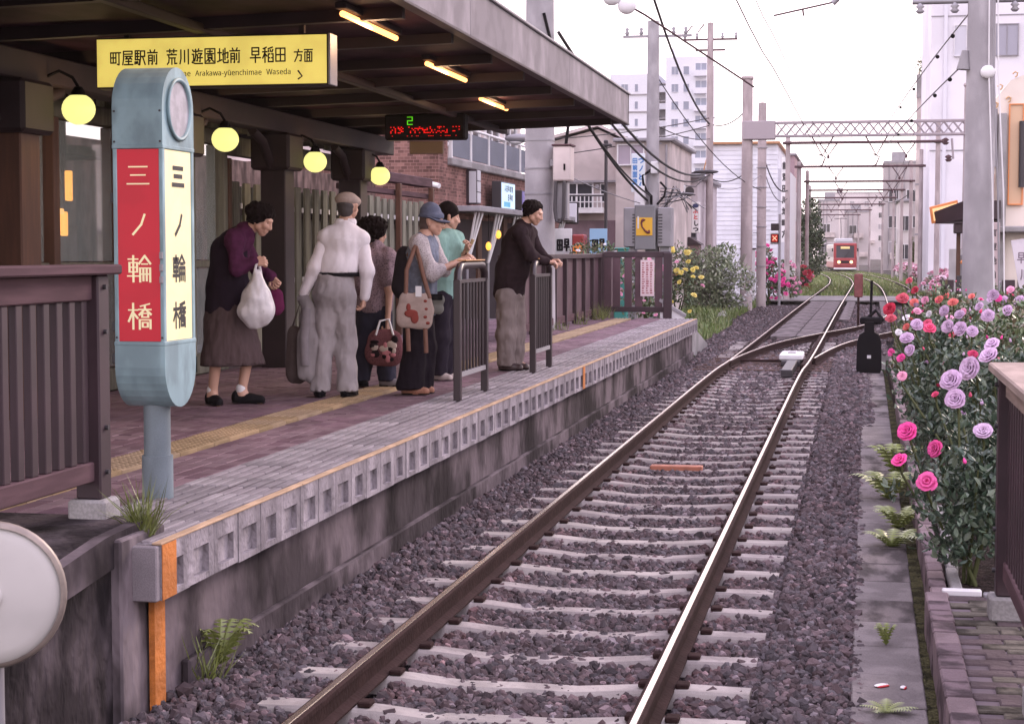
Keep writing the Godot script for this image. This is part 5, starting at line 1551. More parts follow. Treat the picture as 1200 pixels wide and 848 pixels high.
# ---------- station signs ----------
func build_signs() -> void:
	# blue station name pillar
	var s := thing("station_name_pillar", "pale blue station name pillar with lit red and white panels on a post", "station sign", V(-3.505, .59, -8.51))
	var hw := .132; var hd := .21
	var face := Basis(V(0, 0, -1), V(0, 1, 0), V(1, 0, 0))   # profile in z-y, extruded along x
	var up := PackedVector2Array(); var lo := PackedVector2Array()
	up.append(Vector2(-hd, 1.78)); up.append(Vector2(hd, 1.78))
	for k in 17:
		var a := PI * k / 16.0
		up.append(Vector2(hd * cos(a), 1.97 + .21 * sin(a)))
	lo.append(Vector2(hd, .8)); lo.append(Vector2(-hd, .8))
	for k in 17:
		var a := PI + PI * k / 16.0
		lo.append(Vector2(hd * cos(a), .68 + .21 * sin(a)))
	var b := MB.new(); b.prism(up, hw * 2, Transform3D(face, V(-hw, 0, 0)))
	var cap := put("rounded_cap", b, K.bluepaint, s)
	var b2 := MB.new(); b2.prism(lo, hw * 2, Transform3D(face, V(-hw, 0, 0)))
	put("rounded_foot", b2, K.bluepaint, s)
	put("core", bx(V(-hw + .01, .801, -hd + .01), V(hw - .01, 1.779, hd - .01)), K.darksteel, s)
	for x in [-1, 1]:
		for z in [-1, 1]:
			put("corner_trim", bx(V(x * (hw - .011) - .011, .8, z * (hd - .016) - .016), V(x * (hw - .011) + .011, 1.78, z * (hd - .016) + .016), .004), K.bluepaint, s)
	put("band", bx(V(-hw - .003, 1.765, -hd - .003), V(hw + .003, 1.785, hd + .003), .003), K.bluepaint, s)
	put("band", bx(V(-hw - .003, .79, -hd - .003), V(hw + .003, .81, hd + .003), .003), K.bluepaint, s)
	# faces, backlit
	var red := put("red_panel", bx(V(-hw + .022, .812, hd - .02), V(hw - .022, 1.763, hd - .006)), glow("lit red panel", Color(.75, .07, .17), .62), s)
	var wht := put("white_panel", bx(V(hw - .02, .812, -hd + .035), V(hw - .006, 1.763, hd - .035)), glow("lit white panel", Color(1.0, .92, .72), .74), s)
	var wht2 := put("white_panel", bx(V(-hw + .006, .812, -hd + .035), V(-hw + .02, 1.763, hd - .035)), glow("lit white panel", Color(1.0, .92, .72), .74), s)
	var t1 := MB.new(); var t2 := MB.new()
	var names := ["三", "ノ", "輪", "橋"]
	var ys := [1.575, 1.33, 1.105, .87]
	var hs := [.12, .12, .135, .135]
	for k in 4:
		strokes(t1, names[k], V(-.063, ys[k], hd - .006), .126, hs[k], .0115, Transform3D(), .6)
		strokes(t2, names[k], V(-.085, ys[k], 0), .17, hs[k], .022 if k < 2 else .0175, Transform3D(Basis(V(0, 0, -1), V(0, 1, 0), V(1, 0, 0)), V(hw - .006, 0, 0)))
	put("lettering", t1, glow("cream lettering", Color(1, .93, .75), .55), red)
	put("lettering", t2, M("black lettering", L(.015, .013, .015), .6), wht)
	# round recessed window in the cap side
	var ring := MB.new()
	ring.lathe([Vector2(.15, 0), Vector2(.16, .012), Vector2(.15, .018), Vector2(.138, .012), Vector2(.138, .0)], 32, Transform3D(Basis(V(0, 1, 0), V(1, 0, 0), V(0, 0, -1)), V(hw, 1.97, 0)))
	put("round_rim", ring, K.bluepaint, cap)
	var disc := MB.new()
	disc.lathe([Vector2(.14, .003), Vector2(.0, .004)], 32, Transform3D(Basis(V(0, 1, 0), V(1, 0, 0), V(0, 0, -1)), V(hw, 1.97, 0)))
	put("round_face", disc, M("dull clock face", L(.4, .38, .42), .35, 0, T.blotch, 4.0), cap)
	for x in [-1, 1]:
		for q in [[1.8, hd], [1.95, hd], [.83, hd]]:
			put("screw", tb([V(x * (hw - .012), q[0], q[1] - .002), V(x * (hw - .012), q[0], q[1] + .004)], .006, 6), K.darksteel, s)
	for y in [1.1, 1.16, 1.22]: put("hinge", bx(V(hw - .02, y, hd + .001), V(hw - .002, y + .035, hd + .012), .003), K.steel, s)
	for y in [.86, 1.5, .7]: put("side_latch", bx(V(-hw - .02, y, hd - .05), V(-hw, y + .05, hd - .01), .004), K.darksteel, s)
	put("post", tb([V(0, .2, 0), V(0, .52, 0)], .068, 20), K.bluedull, s)
	put("post_sleeve", tb([V(0, -.02, 0), V(0, .22, 0)], .079, 20), K.bluedull, s)
	# yellow lit destination sign
	var d := thing("destination_sign", "long yellow lit destination sign with black characters under the canopy", "lit sign", V(-5.364, 3.02, -12.0), 0.0)
	var w := 1.706; var h := .336
	put("case", bx(V(-.012, -.012, -.16), V(w + .012, h + .012, -.012), .006), K.darkwood, d)
	put("end_cap", bx(V(w + .013, -.01, -.17), V(w + .03, h + .01, .004), .006), K.steel, d)
	var lf := put("lit_face", bx(V(0, 0, -.011), V(w, h, 0)), glow("lit yellow face", Color(.93, .83, .42), .92), d)
	var t := MB.new()
	var x0 := .1
	var u := .00634
	var pxs := {"町": 129, "屋": 143.5, "駅": 158, "前": 173, "荒": 196, "川": 211, "遊": 226, "園": 241, "地": 256}
	for c in pxs: strokes(t, c, V((pxs[c] - 113.0) * u, .148, 0), .083, .112, .0105)
	for q in [["前", 270], ["早", 294], ["稲", 308.5], ["田", 323]]: strokes(t, q[0], V((q[1] - 113.0) * u, .148, 0), .083, .112, .0105)
	for q in [["方", 345], ["面", 356.5]]: strokes(t, q[0], V((q[1] - 113.0) * u, .148, 0), .066, .09, .0095)
	put("lettering", t, M("dark brown print", L(.03, .012, .01), .6), lf)
	for q in [["Machiya-ekimae", 164.0, 224.0], ["Arakawa-yūenchimae", 230.0, 307.6], ["Waseda", 313.4, 341.4]]:
		var la := text_mesh(q[0], .085)
		var bbx := la.get_aabb()
		var sx: float = (q[2] - q[1]) * u / maxf(bbx.size.x, .01)
		put("latin_lettering", la, M("dark brown print", L(.03, .012, .01), .6), lf, Transform3D(Basis().scaled(V(sx, sx, 1)), V(((q[1] + q[2]) * .5 - 113.0) * u, .083, .0015)))
	for x in [.2, w - .2]: put("hanger", bx(V(x - .02, h, -.1), V(x + .02, h + .12, -.06)), K.darkwood, d)
	put("corner_mark", tb([V(1.5, .09, .002), V(1.53, .05, .002), V(1.5, .03, .002)], .006, 4), M("dark brown print", L(.03, .012, .01), .6), lf)
	# led board farther in
	var e := thing("led_board", "dark board with green and red dotted display under the canopy", "display", V(-5.4, 3.13, -20.0))
	put("case", bx(V(0, 0, -.2), V(.95, .3, 0), .02), K.black, e)
	put("lower_plate", bx(V(.28, -.16, -.12), V(.68, -.01, -.06), .01), M("brass plate", L(.2, .14, .1), .6), e)
	var rd := MB.new(); var gd := MB.new()
	for k in 46:
		for j in 5:
			if rng.randf() < .42 and not (k in [9, 10, 11, 38, 39, 40]):
				rd.box(V(.07 + k * .018, .075 + j * .016, .001), V(.083 + k * .018, .086 + j * .016, .006))
	for k in 46:
		if rng.randf() < .35: rd.box(V(.07 + k * .018, .04, .001), V(.08 + k * .018, .048, .004))
	for q in [[0, 0, 4, 0], [4, 0, 4, 3], [0, 3, 4, 3], [0, 3, 0, 6], [0, 6, 4, 6]]:
		gd.box(V(.27 + minf(q[0], q[2]) * .014, .255 - maxf(q[1], q[3]) * .014, .001), V(.28 + maxf(q[0], q[2]) * .014, .265 - minf(q[1], q[3]) * .014, .006))
	put("red_display", rd, glow("red display", Color(1, .05, .05), 1.0), e)
	put("green_display", gd, glow("green display", Color(.4, .9, .1), .8), e)
	put("hanger", bx(V(.4, .3, -.12), V(.5, .42, -.05)), K.darkwood, e)
	# round white disc at the lower left
	var rdisc := thing("round_disc", "round grey white disc with a worn metal rim at the lower left", "sign disc", V(-2.716, .751, -5.2))
	var tilt := Basis(Vector3.UP, .42) * Basis(Vector3.RIGHT, PI / 2)
	var dm := MB.new()
	dm.lathe([Vector2(.222, -.01), Vector2(.222, .01), Vector2(.18, .018), Vector2(.1, .026), Vector2(0, .028)], 48)
	put("dished_face", dm, M("grey white enamel", L(.5, .48, .46), .5, 0, T.soft, 2.0), rdisc, Transform3D(tilt, Vector3()))
	var rim := MB.new()
	rim.lathe([Vector2(.22, -.02), Vector2(.234, -.015), Vector2(.24, .0), Vector2(.234, .016), Vector2(.22, .02)], 48)
	put("rim", rim, M("worn grey rim", L(.3, .25, .22), .45, .4, T.blotch, 6.0), rdisc, Transform3D(tilt, Vector3()))
	var hub := MB.new()
	hub.lathe([Vector2(.04, .024), Vector2(.038, .04), Vector2(.0, .044)], 20)
	put("hub", hub, M("pale hub", L(.5, .48, .46), .5), rdisc, Transform3D(tilt, Vector3()))
	put("stand", tb([V(-.02, -.9, -.06), V(-.02, .05, -.06)], .03, 10), K.steel, rdisc)
	# crossing signal with the lit x
	var x := thing("x_signal", "small black signal box showing a lit orange x beside the magenta roses", "signal", V(-3.02, 0, -66.0))
	put("pole", tb([V(.18, -.2, -.1), V(.18, 3.2, -.1)], .05, 8), K.steel, x)
	put("box", bx(V(-.14, 2.16, -.12), V(.14, 2.48, 0), .015), K.black, x)
	put("upper_box", bx(V(-.14, 2.6, -.12), V(.14, 2.86, 0), .015), K.darkwood, x)
	put("lit_face", bx(V(-.11, 2.19, .001), V(.11, 2.45, .008)), glow("orange signal face", Color(.75, .12, .05), .7), x)
	for s2 in [-1, 1]: put("lit_stroke", tb([V(-.075 * s2, 2.24, .012 + .003 * s2), V(.075 * s2, 2.4, .012 + .003 * s2)], .015, 6), glow("pale signal stroke", Color(1, .85, .7), .9), x)
	put("white_frame", bx(V(-.17, 2.1, -.16), V(.17, 2.52, -.125), .01), K.white, x)

# ---------- tram ----------
func build_tram() -> void:
	var t := thing("tram", "red fronted tram with two lit headlights coming down the far track", "tram", V(-1.15, 0, -163), deg_to_rad(4.5))
	var redm := M("tram red", L(.3, .005, .012), .45)
	redm.clearcoat_enabled = true
	var cream := M("tram cream", L(.6, .55, .5), .4)
	var g := M("tram glass", L(.06, .06, .07), .08)
	put("body", bx(V(-1.02, .55, -10.5), V(1.02, 2.5, -.12), .12), cream, t)
	put("skirt", bx(V(-1.03, .3, -10.4), V(1.03, .95, -.1), .08), redm, t)
	var fr := MB.new()
	fr.bevel(V(-1.03, .5, -.35), V(1.03, 1.22, .06), .06)
	put("front_apron", fr, redm, t)
	put("front_pillar", bx(V(-1.03, 1.2, -.3), V(-.78, 2.4, .04), .05), redm, t)
	put("front_pillar", bx(V(.78, 1.2, -.3), V(1.03, 2.4, .04), .05), redm, t)
	put("front_header", bx(V(-1.03, 2.3, -.3), V(1.03, 2.56, .04), .06), redm, t)
	put("windscreen", bx(V(-.79, 1.2, -.1), V(.79, 2.32, .0)), g, t)
	put("destination_box", bx(V(-.4, 2.05, .001), V(.4, 2.25, .015)), glow("lit destination box", Color(1, .85, .6), .7), t)
	put("wiper", tb([V(-.1, 1.22, .02), V(.35, 1.8, .02)], .015, 5), K.black, t)
	put("driver_silhouette_seat", bx(V(-.3, 1.2, -.6), V(.2, 1.75, -.4), .05), K.cream, t)
	for s in [-1, 1]:
		var hl := put("headlight", tb([V(s * .55, .86, .06), V(s * .55, .86, .09)], .17, 16), K.steel, t)
		put("lamp_lens", tb([V(s * .55, .86, .091), V(s * .55, .86, .1)], .12, 16), glow("headlight lens", Color(1, .8, .5), 5.0), hl)
		put("mirror", bx(V(s * 1.12 - .05, 1.8, -.1), V(s * 1.12 + .05, 2.1, -.02), .02), K.black, t)
	put("grille", bx(V(-.34, .75, .061), V(.34, .98, .075), .01), K.black, t)
	put("bumper", bx(V(-1.0, .18, -.2), V(1.0, .34, .2), .04), K.white, t)
	put("underframe", bx(V(-.95, .1, -10.3), V(.95, .32, -.25), .03), K.black, t)
	for k in 6:
		for s in [-1, 1]:
			put("side_window", bx(V(s * 1.022 - .004, 1.3, -1.9 - k * 1.5), V(s * 1.022 + .004, 2.1, -.7 - k * 1.5)), g, t)
	for k in 4:
		put("wheel", tb([V(-.75, .3, -2.0 - k * 2.2), V(.75, .3, -2.0 - k * 2.2)], .29, 16), K.darksteel, t)
	put("roof", bx(V(-.95, 2.5, -10.4), V(.95, 2.62, -.25), .05), K.steel, t)
	put("roof_unit", bx(V(-.75, 2.62, -4.2), V(.75, 3.0, -1.0), .08), M("pale grey unit", L(.45, .45, .47), .5), t)
	put("pantograph", tb([V(0, 2.65, -6), V(0, 3.6, -5.2), V(0, 4.85, -6.2)], .03, 5), K.darksteel, t)
	put("pantograph", tb([V(-.6, 4.88, -6.2), V(.6, 4.88, -6.2)], .03, 5), K.darksteel, t)

# ---------- plants ----------
var leaf_mesh: ArrayMesh
var blade_mesh: ArrayMesh
func make_leaf() -> void:
	var b := MB.new()   # a pointed leaf folded along its midrib, one unit long
	var pts := [[0.0, 0.0, 0.0], [.18, .25, .06], [.25, .5, .08], [.16, .8, .04], [0.0, 1.0, -.08], [-.16, .8, .04], [-.25, .5, .08], [-.18, .25, .06]]
	var v := []
	for p in pts: v.append(V(p[0], p[1], p[2]))
	var m1 := V(0, .4, 0); var m2 := V(0, .75, -.01)
	b.tri(v[0], v[1], m1); b.tri(v[1], v[2], m1); b.tri(v[2], v[3], m2); b.tri(v[2], m2, m1); b.tri(v[3], v[4], m2)
	b.tri(v[0], m1, v[7]); b.tri(v[7], m1, v[6]); b.tri(v[6], m1, m2); b.tri(v[6], m2, v[5]); b.tri(v[5], m2, v[4])
	leaf_mesh = b.mesh()
	var g := MB.new()
	g.quad(V(-.04, 0, 0), V(.04, 0, 0), V(.03, .5, .06), V(-.03, .5, .06))
	g.tri(V(-.03, .5, .06), V(.03, .5, .06), V(0, 1, .3))
	blade_mesh = g.mesh()

func leaf_cloud(parent: Node, called: String, blobs: Array, count: int, size: float, hollow: float, cols: Array, mat: Material = null) -> void:
	if leaf_mesh == null: make_leaf()
	var f := FastNoiseLite.new(); f.seed = rng.randi() % 1000; f.frequency = .9 / (size * 8.0)
	var xs := []; var cs := []
	var tot := 0.0
	for q in blobs: tot += q[1].x * q[1].y * q[1].z
	for q in blobs:
		var n := int(count * q[1].x * q[1].y * q[1].z / tot)
		var tries := 0
		while n > 0 and tries < count * 6:
			tries += 1
			var d := Vector3(rng.randfn(), rng.randfn(), rng.randfn()).normalized()
			var r := lerpf(hollow, 1.0, sqrt(rng.randf()))
			var p: Vector3 = q[0] + d * r * q[1]
			var nz := f.get_noise_3dv(p)
			if nz < -.12 + .5 * (r - .85): continue
			n -= 1
			var b := Basis.from_euler(V(rf(-1.2, 1.2), rf(0, TAU), rf(-1.2, 1.2)))
			var s := size * rf(.6, 1.25)
			xs.append(Transform3D(b.scaled_local(V(s, s, s)), p))
			var c: Color = cols[rng.randi() % cols.size()]
			var g := rf(.7, 1.25)
			cs.append(Color(c.r * g, c.g * g, c.b * g))
	many(called, leaf_mesh.duplicate(), mat if mat else K.leaf, xs, cs, parent)

func blades(parent: Node, called: String, area: Array, count: int, h: float, y: float, cols: Array) -> void:   # area: x0, x1, z0, z1
	if leaf_mesh == null: make_leaf()
	var xs := []; var cs := []
	var f := FastNoiseLite.new(); f.frequency = .35
	for k in count:
		var x := rf(area[0], area[1]); var z := rf(area[2], area[3])
		var nz := f.get_noise_2d(x * 2.0, z)
		if nz < -.25: continue
		var s := h * rf(.5, 1.2) * (1.0 + nz)
		xs.append(Transform3D(Basis.from_euler(V(rf(-.4, .5), rf(0, TAU), rf(-.4, .4))).scaled_local(V(s * 1.2, s, s)), V(x, y, z)))
		var c: Color = cols[rng.randi() % cols.size()]
		var g := rf(.7, 1.3)
		cs.append(Color(c.r * g, c.g * g, c.b * g))
	many(called, blade_mesh.duplicate(), K.leaf, xs, cs, parent)

func tuft(called: String, label: String, at: Vector3, r: float, h: float, n: int, fern: bool) -> void:
	var o := thing(called, label, "fern" if fern else "grass tuft", at)
	if fern:
		for k in n:
			var b := MB.new()
			var a := TAU * k / n + rf(-.3, .3)
			var dir := V(cos(a), 0, sin(a))
			var len := r * rf(.7, 1.2)
			var side := dir.cross(Vector3.UP)
			var prev := Vector3()
			for j in range(1, 12):
				var t := j / 11.0
				var p := dir * len * t + V(0, h * sin(t * 2.2) , 0)
				var w := len * .3 * sin(PI * clampf(t * .9 + .12, 0, 1))
				for s in [-1.0, 1.0]:
					b.tri(prev, p, p + side * s * w + dir * w * .35 - V(0, w * .2, 0))
				prev = p
			b.col = Color(.17, .2, .06)
			for j in b.c.size(): b.c[j] = Color(.2, .24, .07)
			put("frond", b, K.leaf, o)
	else:
		var xs := []; var cs := []
		for k in n:
			var s := h * rf(.5, 1.15)
			xs.append(Transform3D(Basis.from_euler(V(rf(-.7, .7), rf(0, TAU), rf(-.6, .6))).scaled_local(V(s * .35, s, s)), V(rf(-r, r), 0, rf(-r, r))))
			var g := rf(.6, 1.3)
			cs.append(Color(.16 * g, .19 * g, .05 * g))
		many("blades", blade_mesh.duplicate(), K.leaf, xs, cs, o)

var bloom_meshes := []
func make_blooms() -> void:
	for v in 3:
		var b := MB.new()
		# rings of cupped, overlapping petals: count, inner radius, lip radius, base height, lip height
		var rings := [[3, .03, .15, .0, .66], [4, .07, .3, -.05, .66], [5, .11, .5, -.1, .66], [5, .15, .7, -.15, .56], [6, .18, .88, -.2, .36]] if v < 2 else [[3, .05, .28, 0.0, .6], [5, .1, .62, -.1, .5], [6, .15, .95, -.2, .18]]
		var ph := 0.0
		for ri in rings.size():
			var q = rings[ri]
			ph += .7
			for k in q[0]:
				var a: float = TAU * k / q[0] + ph + rf(-.12, .12)
				var hw: float = PI / q[0] * rf(1.25, 1.5)
				var lr: float = q[2] * rf(.92, 1.08)
				var lh: float = q[4] + rf(-.06, .06)
				var grid := []
				for i in 5:
					var t := i / 4.0
					var row := []
					for j in 5:
						var u := (j - 2) / 2.0
						var tt := t * (1.0 - .2 * u * u * t)     # rounded lip
						var rr: float = q[1] + (lr - q[1]) * pow(tt, .75) + u * .05 * t
						var y: float = q[3] + (lh - q[3]) * sin(tt * 1.45)
						if i == 4:
							rr += .07 * lr + .02; y -= .06 + .06 * sin(u * 5.0 + k * 2.0)
						var an := a + u * hw * (1.0 if ri < 3 else .55 + .45 * t)
						row.append(V(cos(an) * rr, y, sin(an) * rr))
					grid.append(row)
				for i in 4:
					for j in 4:
						b.quad(grid[i][j], grid[i + 1][j], grid[i + 1][j + 1], grid[i][j + 1])
		var hip := MB.new()
		hip.ball(V(0, -.22, 0), V(.16, .2, .16), 6, 4)
		b.add(hip)
		bloom_meshes.append(b.mesh())

const BLOOM := {"magenta": [.7, .03, .27], "lavender": [.56, .38, .56], "red": [.5, .012, .05], "crimson": [.62, .03, .13], "pink": [.72, .3, .45], "coral": [.75, .16, .14], "white": [.75, .72, .75], "yellow": [.75, .62, .14]}
var petal_mats := {}
func petal_mat(kind: String) -> Material:
	var tint := rng.randi() % 4
	var c := "%s %d" % [kind, tint]
	if not petal_mats.has(c):
		var q = BLOOM[kind].duplicate()
		for k in 3: q[k] = clampf(q[k] * [1.0, .86, 1.1, .95][tint] + [0.0, .0, .03, .06][tint], 0, .85)
		var m := M(kind + " petal", L(q[0], q[1], q[2]), .6)
		m.backlight_enabled = true
		m.backlight = Color(.35, .35, .35)
		petal_mats[c] = m
	return petal_mats[c]

var tx_cache := {}
func track_x(cl: Array, z: float) -> float:
	var key := "%d %d" % [cl.size(), int(-z)]
	if tx_cache.has(key): return tx_cache[key]
	var best := 0.0; var bd := 1e9
	for p in cl:
		if absf(p.z - z) < bd:
			bd = absf(p.z - z); best = p.x
	tx_cache[key] = best
	return best

func build_plants() -> void:
	make_leaf()
	make_blooms()
	var dark := [Color(.055, .09, .058), Color(.072, .11, .065), Color(.042, .07, .048), Color(.12, .155, .105)]
	var mid := [Color(.1, .155, .07), Color(.14, .18, .085), Color(.075, .12, .06), Color(.16, .13, .08)]
	# rose bushes of the right-hand bed
	var bushes := [
		[.6, -9.85, .72, .32, "low front rose bush with magenta blooms at the end of the path", dark],
		[.84, -10.3, .95, .3, "rose bush with the largest lavender blooms beside the slat fence", dark],
		[1.15, -10.4, .95, .4, "dark leafy rose bush half behind the slat fence", dark],
		[.95, -11.9, 1.05, .4, "rose bush with a cluster of lavender blooms above the fence end", dark],
		[1.4, -12.6, 1.15, .5, "tall leafy rose bush over the top of the slat fence", dark],
		[.72, -13.6, 1.0, .34, "rose bush with lavender and magenta blooms leaning over the kerb", dark],
		[1.05, -14.6, 1.15, .45, "rose bush with crimson and lavender blooms in mid bed", mid],
		[.75, -16.6, 1.12, .38, "rose bush with deep red blooms before the lever stand", dark],
		[1.25, -16.8, 1.18, .5, "lavender rose bush left of the thick concrete pole", mid],
		[.8, -19.2, 1.2, .45, "coral and red rose bush beyond the deep red one", mid],
		[1.75, -19.4, 1.25, .55, "lavender rose bush in front of the thick concrete pole", mid],
		[2.4, -18.6, 1.25, .6, "leafy rose bush at the right edge below the leaning sign", dark],
		[1.0, -23.0, 1.2, .55, "far rose bush with red and coral blooms", mid],
		[2.1, -23.2, 1.25, .6, "far rose bush with pink blooms right of the concrete pole", mid],
		[1.5, -27.6, 1.25, .7, "farthest leafy bush of the rose bed", mid]]
	var nodes := []
	for q in bushes:
		var n := thing("rose_bush", q[4], "rose bush", V(q[0], .04, q[1]), 0.0, "rose bushes of the bed")
		var h: float = q[2]; var r: float = q[3]
		var near := clampf((-q[1] - 9.0) / 16.0, 0, 1)
		var cnt := int(lerpf(2600, 1600, near) * r * h / .35)
		leaf_cloud(n, "leaves", [[V(0, h * .62, 0), V(r, h * .46, r)], [V(r * .3, h * .85, r * .2), V(r * .65, h * .32, r * .65)], [V(-r * .3, h * .42, .1), V(r * .7, h * .3, r * .7)]], cnt, lerpf(.052, .07, near), .2, q[5])
		for k in 6:
			var a := rf(0, TAU)
			put("stem", tb([V(rf(-.05, .05), 0, rf(-.05, .05)), V(cos(a) * r * .3, h * .4, sin(a) * r * .3), V(cos(a) * r * .6, h * .9, sin(a) * r * .6)], [.012, .009, .005], 5), K.stem, n)
		nodes.append(n)
	var roses := [["magenta", 0.28, 0.86, -9.90, 0.065], ["magenta", 0.23, 0.74, -9.60, 0.054], ["magenta", 0.43, 0.77, -9.90, 0.056], ["magenta", 0.37, 0.64, -9.50, 0.058], ["lavender", 0.55, 1.02, -10.20, 0.076], ["lavender", 0.56, 1.07, -10.90, 0.076], ["lavender", 0.69, 1.13, -11.20, 0.084], ["lavender", 0.84, 1.17, -11.80, 0.082], ["lavender", 0.68, 0.87, -9.90, 0.060], ["lavender", 0.90, 1.22, -12.40, 0.063], ["lavender", 0.69, 1.27, -14.00, 0.072], ["lavender", 0.77, 1.26, -13.80, 0.071], ["lavender", 0.84, 1.25, -13.60, 0.063], ["lavender", 0.48, 1.24, -15.00, 0.063], ["lavender", 0.38, 1.17, -14.00, 0.066], ["lavender", 0.39, 1.11, -13.60, 0.051], ["lavender", 0.80, 1.29, -17.00, 0.063], ["lavender", 0.91, 1.27, -16.50, 0.062], ["lavender", 1.12, 1.28, -16.00, 0.067], ["lavender", 1.33, 1.31, -16.50, 0.069], ["lavender", 1.38, 1.39, -19.00, 0.088], ["lavender", 1.60, 1.34, -18.50, 0.077], ["lavender", 1.18, 1.30, -18.00, 0.059], ["red", 0.44, 1.37, -18.00, 0.076], ["red", 0.31, 1.29, -17.50, 0.074], ["red", 0.31, 1.21, -17.00, 0.064], ["red", 0.62, 1.42, -20.00, 0.056], ["red", 0.61, 1.49, -22.00, 0.052], ["crimson", 0.57, 1.23, -14.60, 0.061], ["crimson", 0.57, 1.25, -15.00, 0.049], ["magenta", 0.27, 1.04, -14.50, 0.041], ["magenta", 0.34, 1.02, -14.00, 0.046], ["crimson", 0.78, 1.14, -12.50, 0.047], ["crimson", 0.47, 0.98, -11.00, 0.031], ["pink", 0.31, 0.98, -12.60, 0.041], ["coral", 0.84, 1.34, -19.00, 0.062], ["coral", 0.95, 1.32, -18.50, 0.069], ["coral", 0.58, 1.31, -19.00, 0.053], ["coral", 0.43, 1.18, -16.00, 0.045], ["coral", 0.96, 1.35, -20.00, 0.056], ["pink", 1.03, 1.25, -18.00, 0.050], ["magenta", 1.50, 1.33, -20.00, 0.056], ["pink", 0.77, 1.28, -21.00, 0.059], ["red", 0.95, 1.30, -23.00, 0.054], ["pink", 0.58, 1.25, -18.00, 0.051], ["lavender", 1.57, 1.31, -20.00, 0.065], ["white", 0.49, 1.17, -18.50, 0.044], ["white", 0.36, 1.13, -16.00, 0.038], ["coral", 1.35, 1.30, -22.00, 0.051], ["pink", 1.88, 1.36, -23.00, 0.064], ["white", 0.72, 1.21, -18.50, 0.043]]
	for q in roses:
		var best := 0; var bd := 1e9
		for k in nodes.size():
			var d := Vector2(nodes[k].position.x - q[1], (nodes[k].position.z - q[3]) * .8).length()
			if d < bd:
				bd = d; best = k
		var n: Node3D = nodes[best]
		var face := V(-q[1] * .4 + rf(-.8, .5), rf(.3, 1.3), 1.0).normalized()   # blooms face up and out to the light
		var xax := face.cross(Vector3.RIGHT).normalized()
		var bs := Basis(xax.cross(face).normalized() * -1.0, face, xax).orthonormalized() * Basis(Vector3.UP, rf(0, TAU))
		var at := V(q[1], q[2], q[3]) - n.position
		var rr: float = q[4] * rf(.78, .98)
		var bl := put("bloom", bloom_meshes[rng.randi() % (2 if rr > .055 else 3)], petal_mat(q[0]), n, Transform3D(bs.scaled_local(V(rr, rr, rr)), at))
		put("bloom_stem", tb([at - face * rr * .15, at - face * rr * .8 - V(0, .05, 0), V(at.x * .6, at.y * .55, at.z * .6)], [.009, .007, .008], 5), K.stem, n)
		if q[3] > -15.0: leaf_cloud(n, "bloom_leaves", [[at - V(0, .13, .03) - face * .05, V(.1, .1, .1)]], 34, .05, .2, dark)
	var bud := MB.new()
	bud.lathe([Vector2(.0, -.5), Vector2(.35, -.3), Vector2(.45, 0), Vector2(.3, .6), Vector2(.08, 1.0), Vector2(0, 1.05)], 8)
	var bud_mesh := bud.mesh()
	for k in nodes.size():
		for j in 4:
			var a := rf(0, TAU); var rr := rf(.016, .026)
			put("bud", bud_mesh, petal_mat(["lavender", "magenta", "crimson"][rng.randi() % 3]), nodes[k], Transform3D(Basis.from_euler(V(rf(-.4, .6), 0, rf(-.5, .5))).scaled_local(V(rr, rr, rr)), V(cos(a) * bushes[k][3] * .7, bushes[k][2] * rf(.95, 1.18), sin(a) * bushes[k][3] * .7)))
	for k in nodes.size():   # small buds and part hidden blooms deeper in each bush
		var n: Node3D = nodes[k]
		var q = bushes[k]
		if k < 4: continue
		for j in 7:
			var c: String = [["lavender", "lavender", "pink"], ["crimson", "lavender", "white"], ["red", "coral", "magenta"], ["coral", "pink", "lavender"]][k % 4][rng.randi() % 3]
			var a := rf(0, TAU); var rr := rf(.022, .042)
			put("bloom", bloom_meshes[2], petal_mat(c), n, Transform3D(Basis.from_euler(V(rf(-.2, .9), rf(0, TAU), rf(-.5, .5))).scaled_local(V(rr, rr, rr)), V(cos(a) * q[3] * .85, q[2] * rf(.6, 1.08), sin(a) * q[3] * .85)))
	# far rose hedge along the right track
	for q in [[3.1, -62, 9, "pink", "nearer pink rose hedge beside the right track"], [3.4, -80, 9, "pink", "pink rose hedge beyond the road crossing on the right"], [3.5, -100, 10, "pink", "far pink rose hedge before the white wall"], [3.3, -124, 12, "pink", "farthest pink rose hedge near the tram"]]:
		var n := thing("rose_hedge", q[4], "rose hedge", V(q[0], -.1, q[1]))
		var bl := []
		for k in 5: bl.append([V(rf(-.2, .4), .55, (k - 2) * q[2] * .24), V(.7, .6, q[2] * .16)])
		leaf_cloud(n, "leaves", bl, 900, .16, .3, mid)
		var xs := []; var cs := []
		for k in 260:
			var b = bl[rng.randi() % 5]
			var d := Vector3(rng.randfn(), absf(rng.randfn()), rng.randfn()).normalized()
			var s := rf(.07, .14)
			xs.append(Transform3D(Basis.from_euler(V(rf(-.4, .9), rf(0, TAU), 0)).scaled_local(V(s, s, s)), b[0] + d * b[1]))
			cs.append([Color(.72, .4, .5), Color(.75, .6, .66), Color(.65, .25, .38)][rng.randi() % 3])
		many("blooms", bloom_meshes[2].duplicate(), K.petal, xs, cs, n)
	# bushes on the left verge
	var gray := thing("grey_leaved_bush", "big grey green bush with tiny white flowers on the verge past the platform", "bush", V(-4.45, -.14, -56.5))
	var gcol := [Color(.2, .25, .14), Color(.26, .3, .19), Color(.14, .19, .11), Color(.31, .34, .24)]
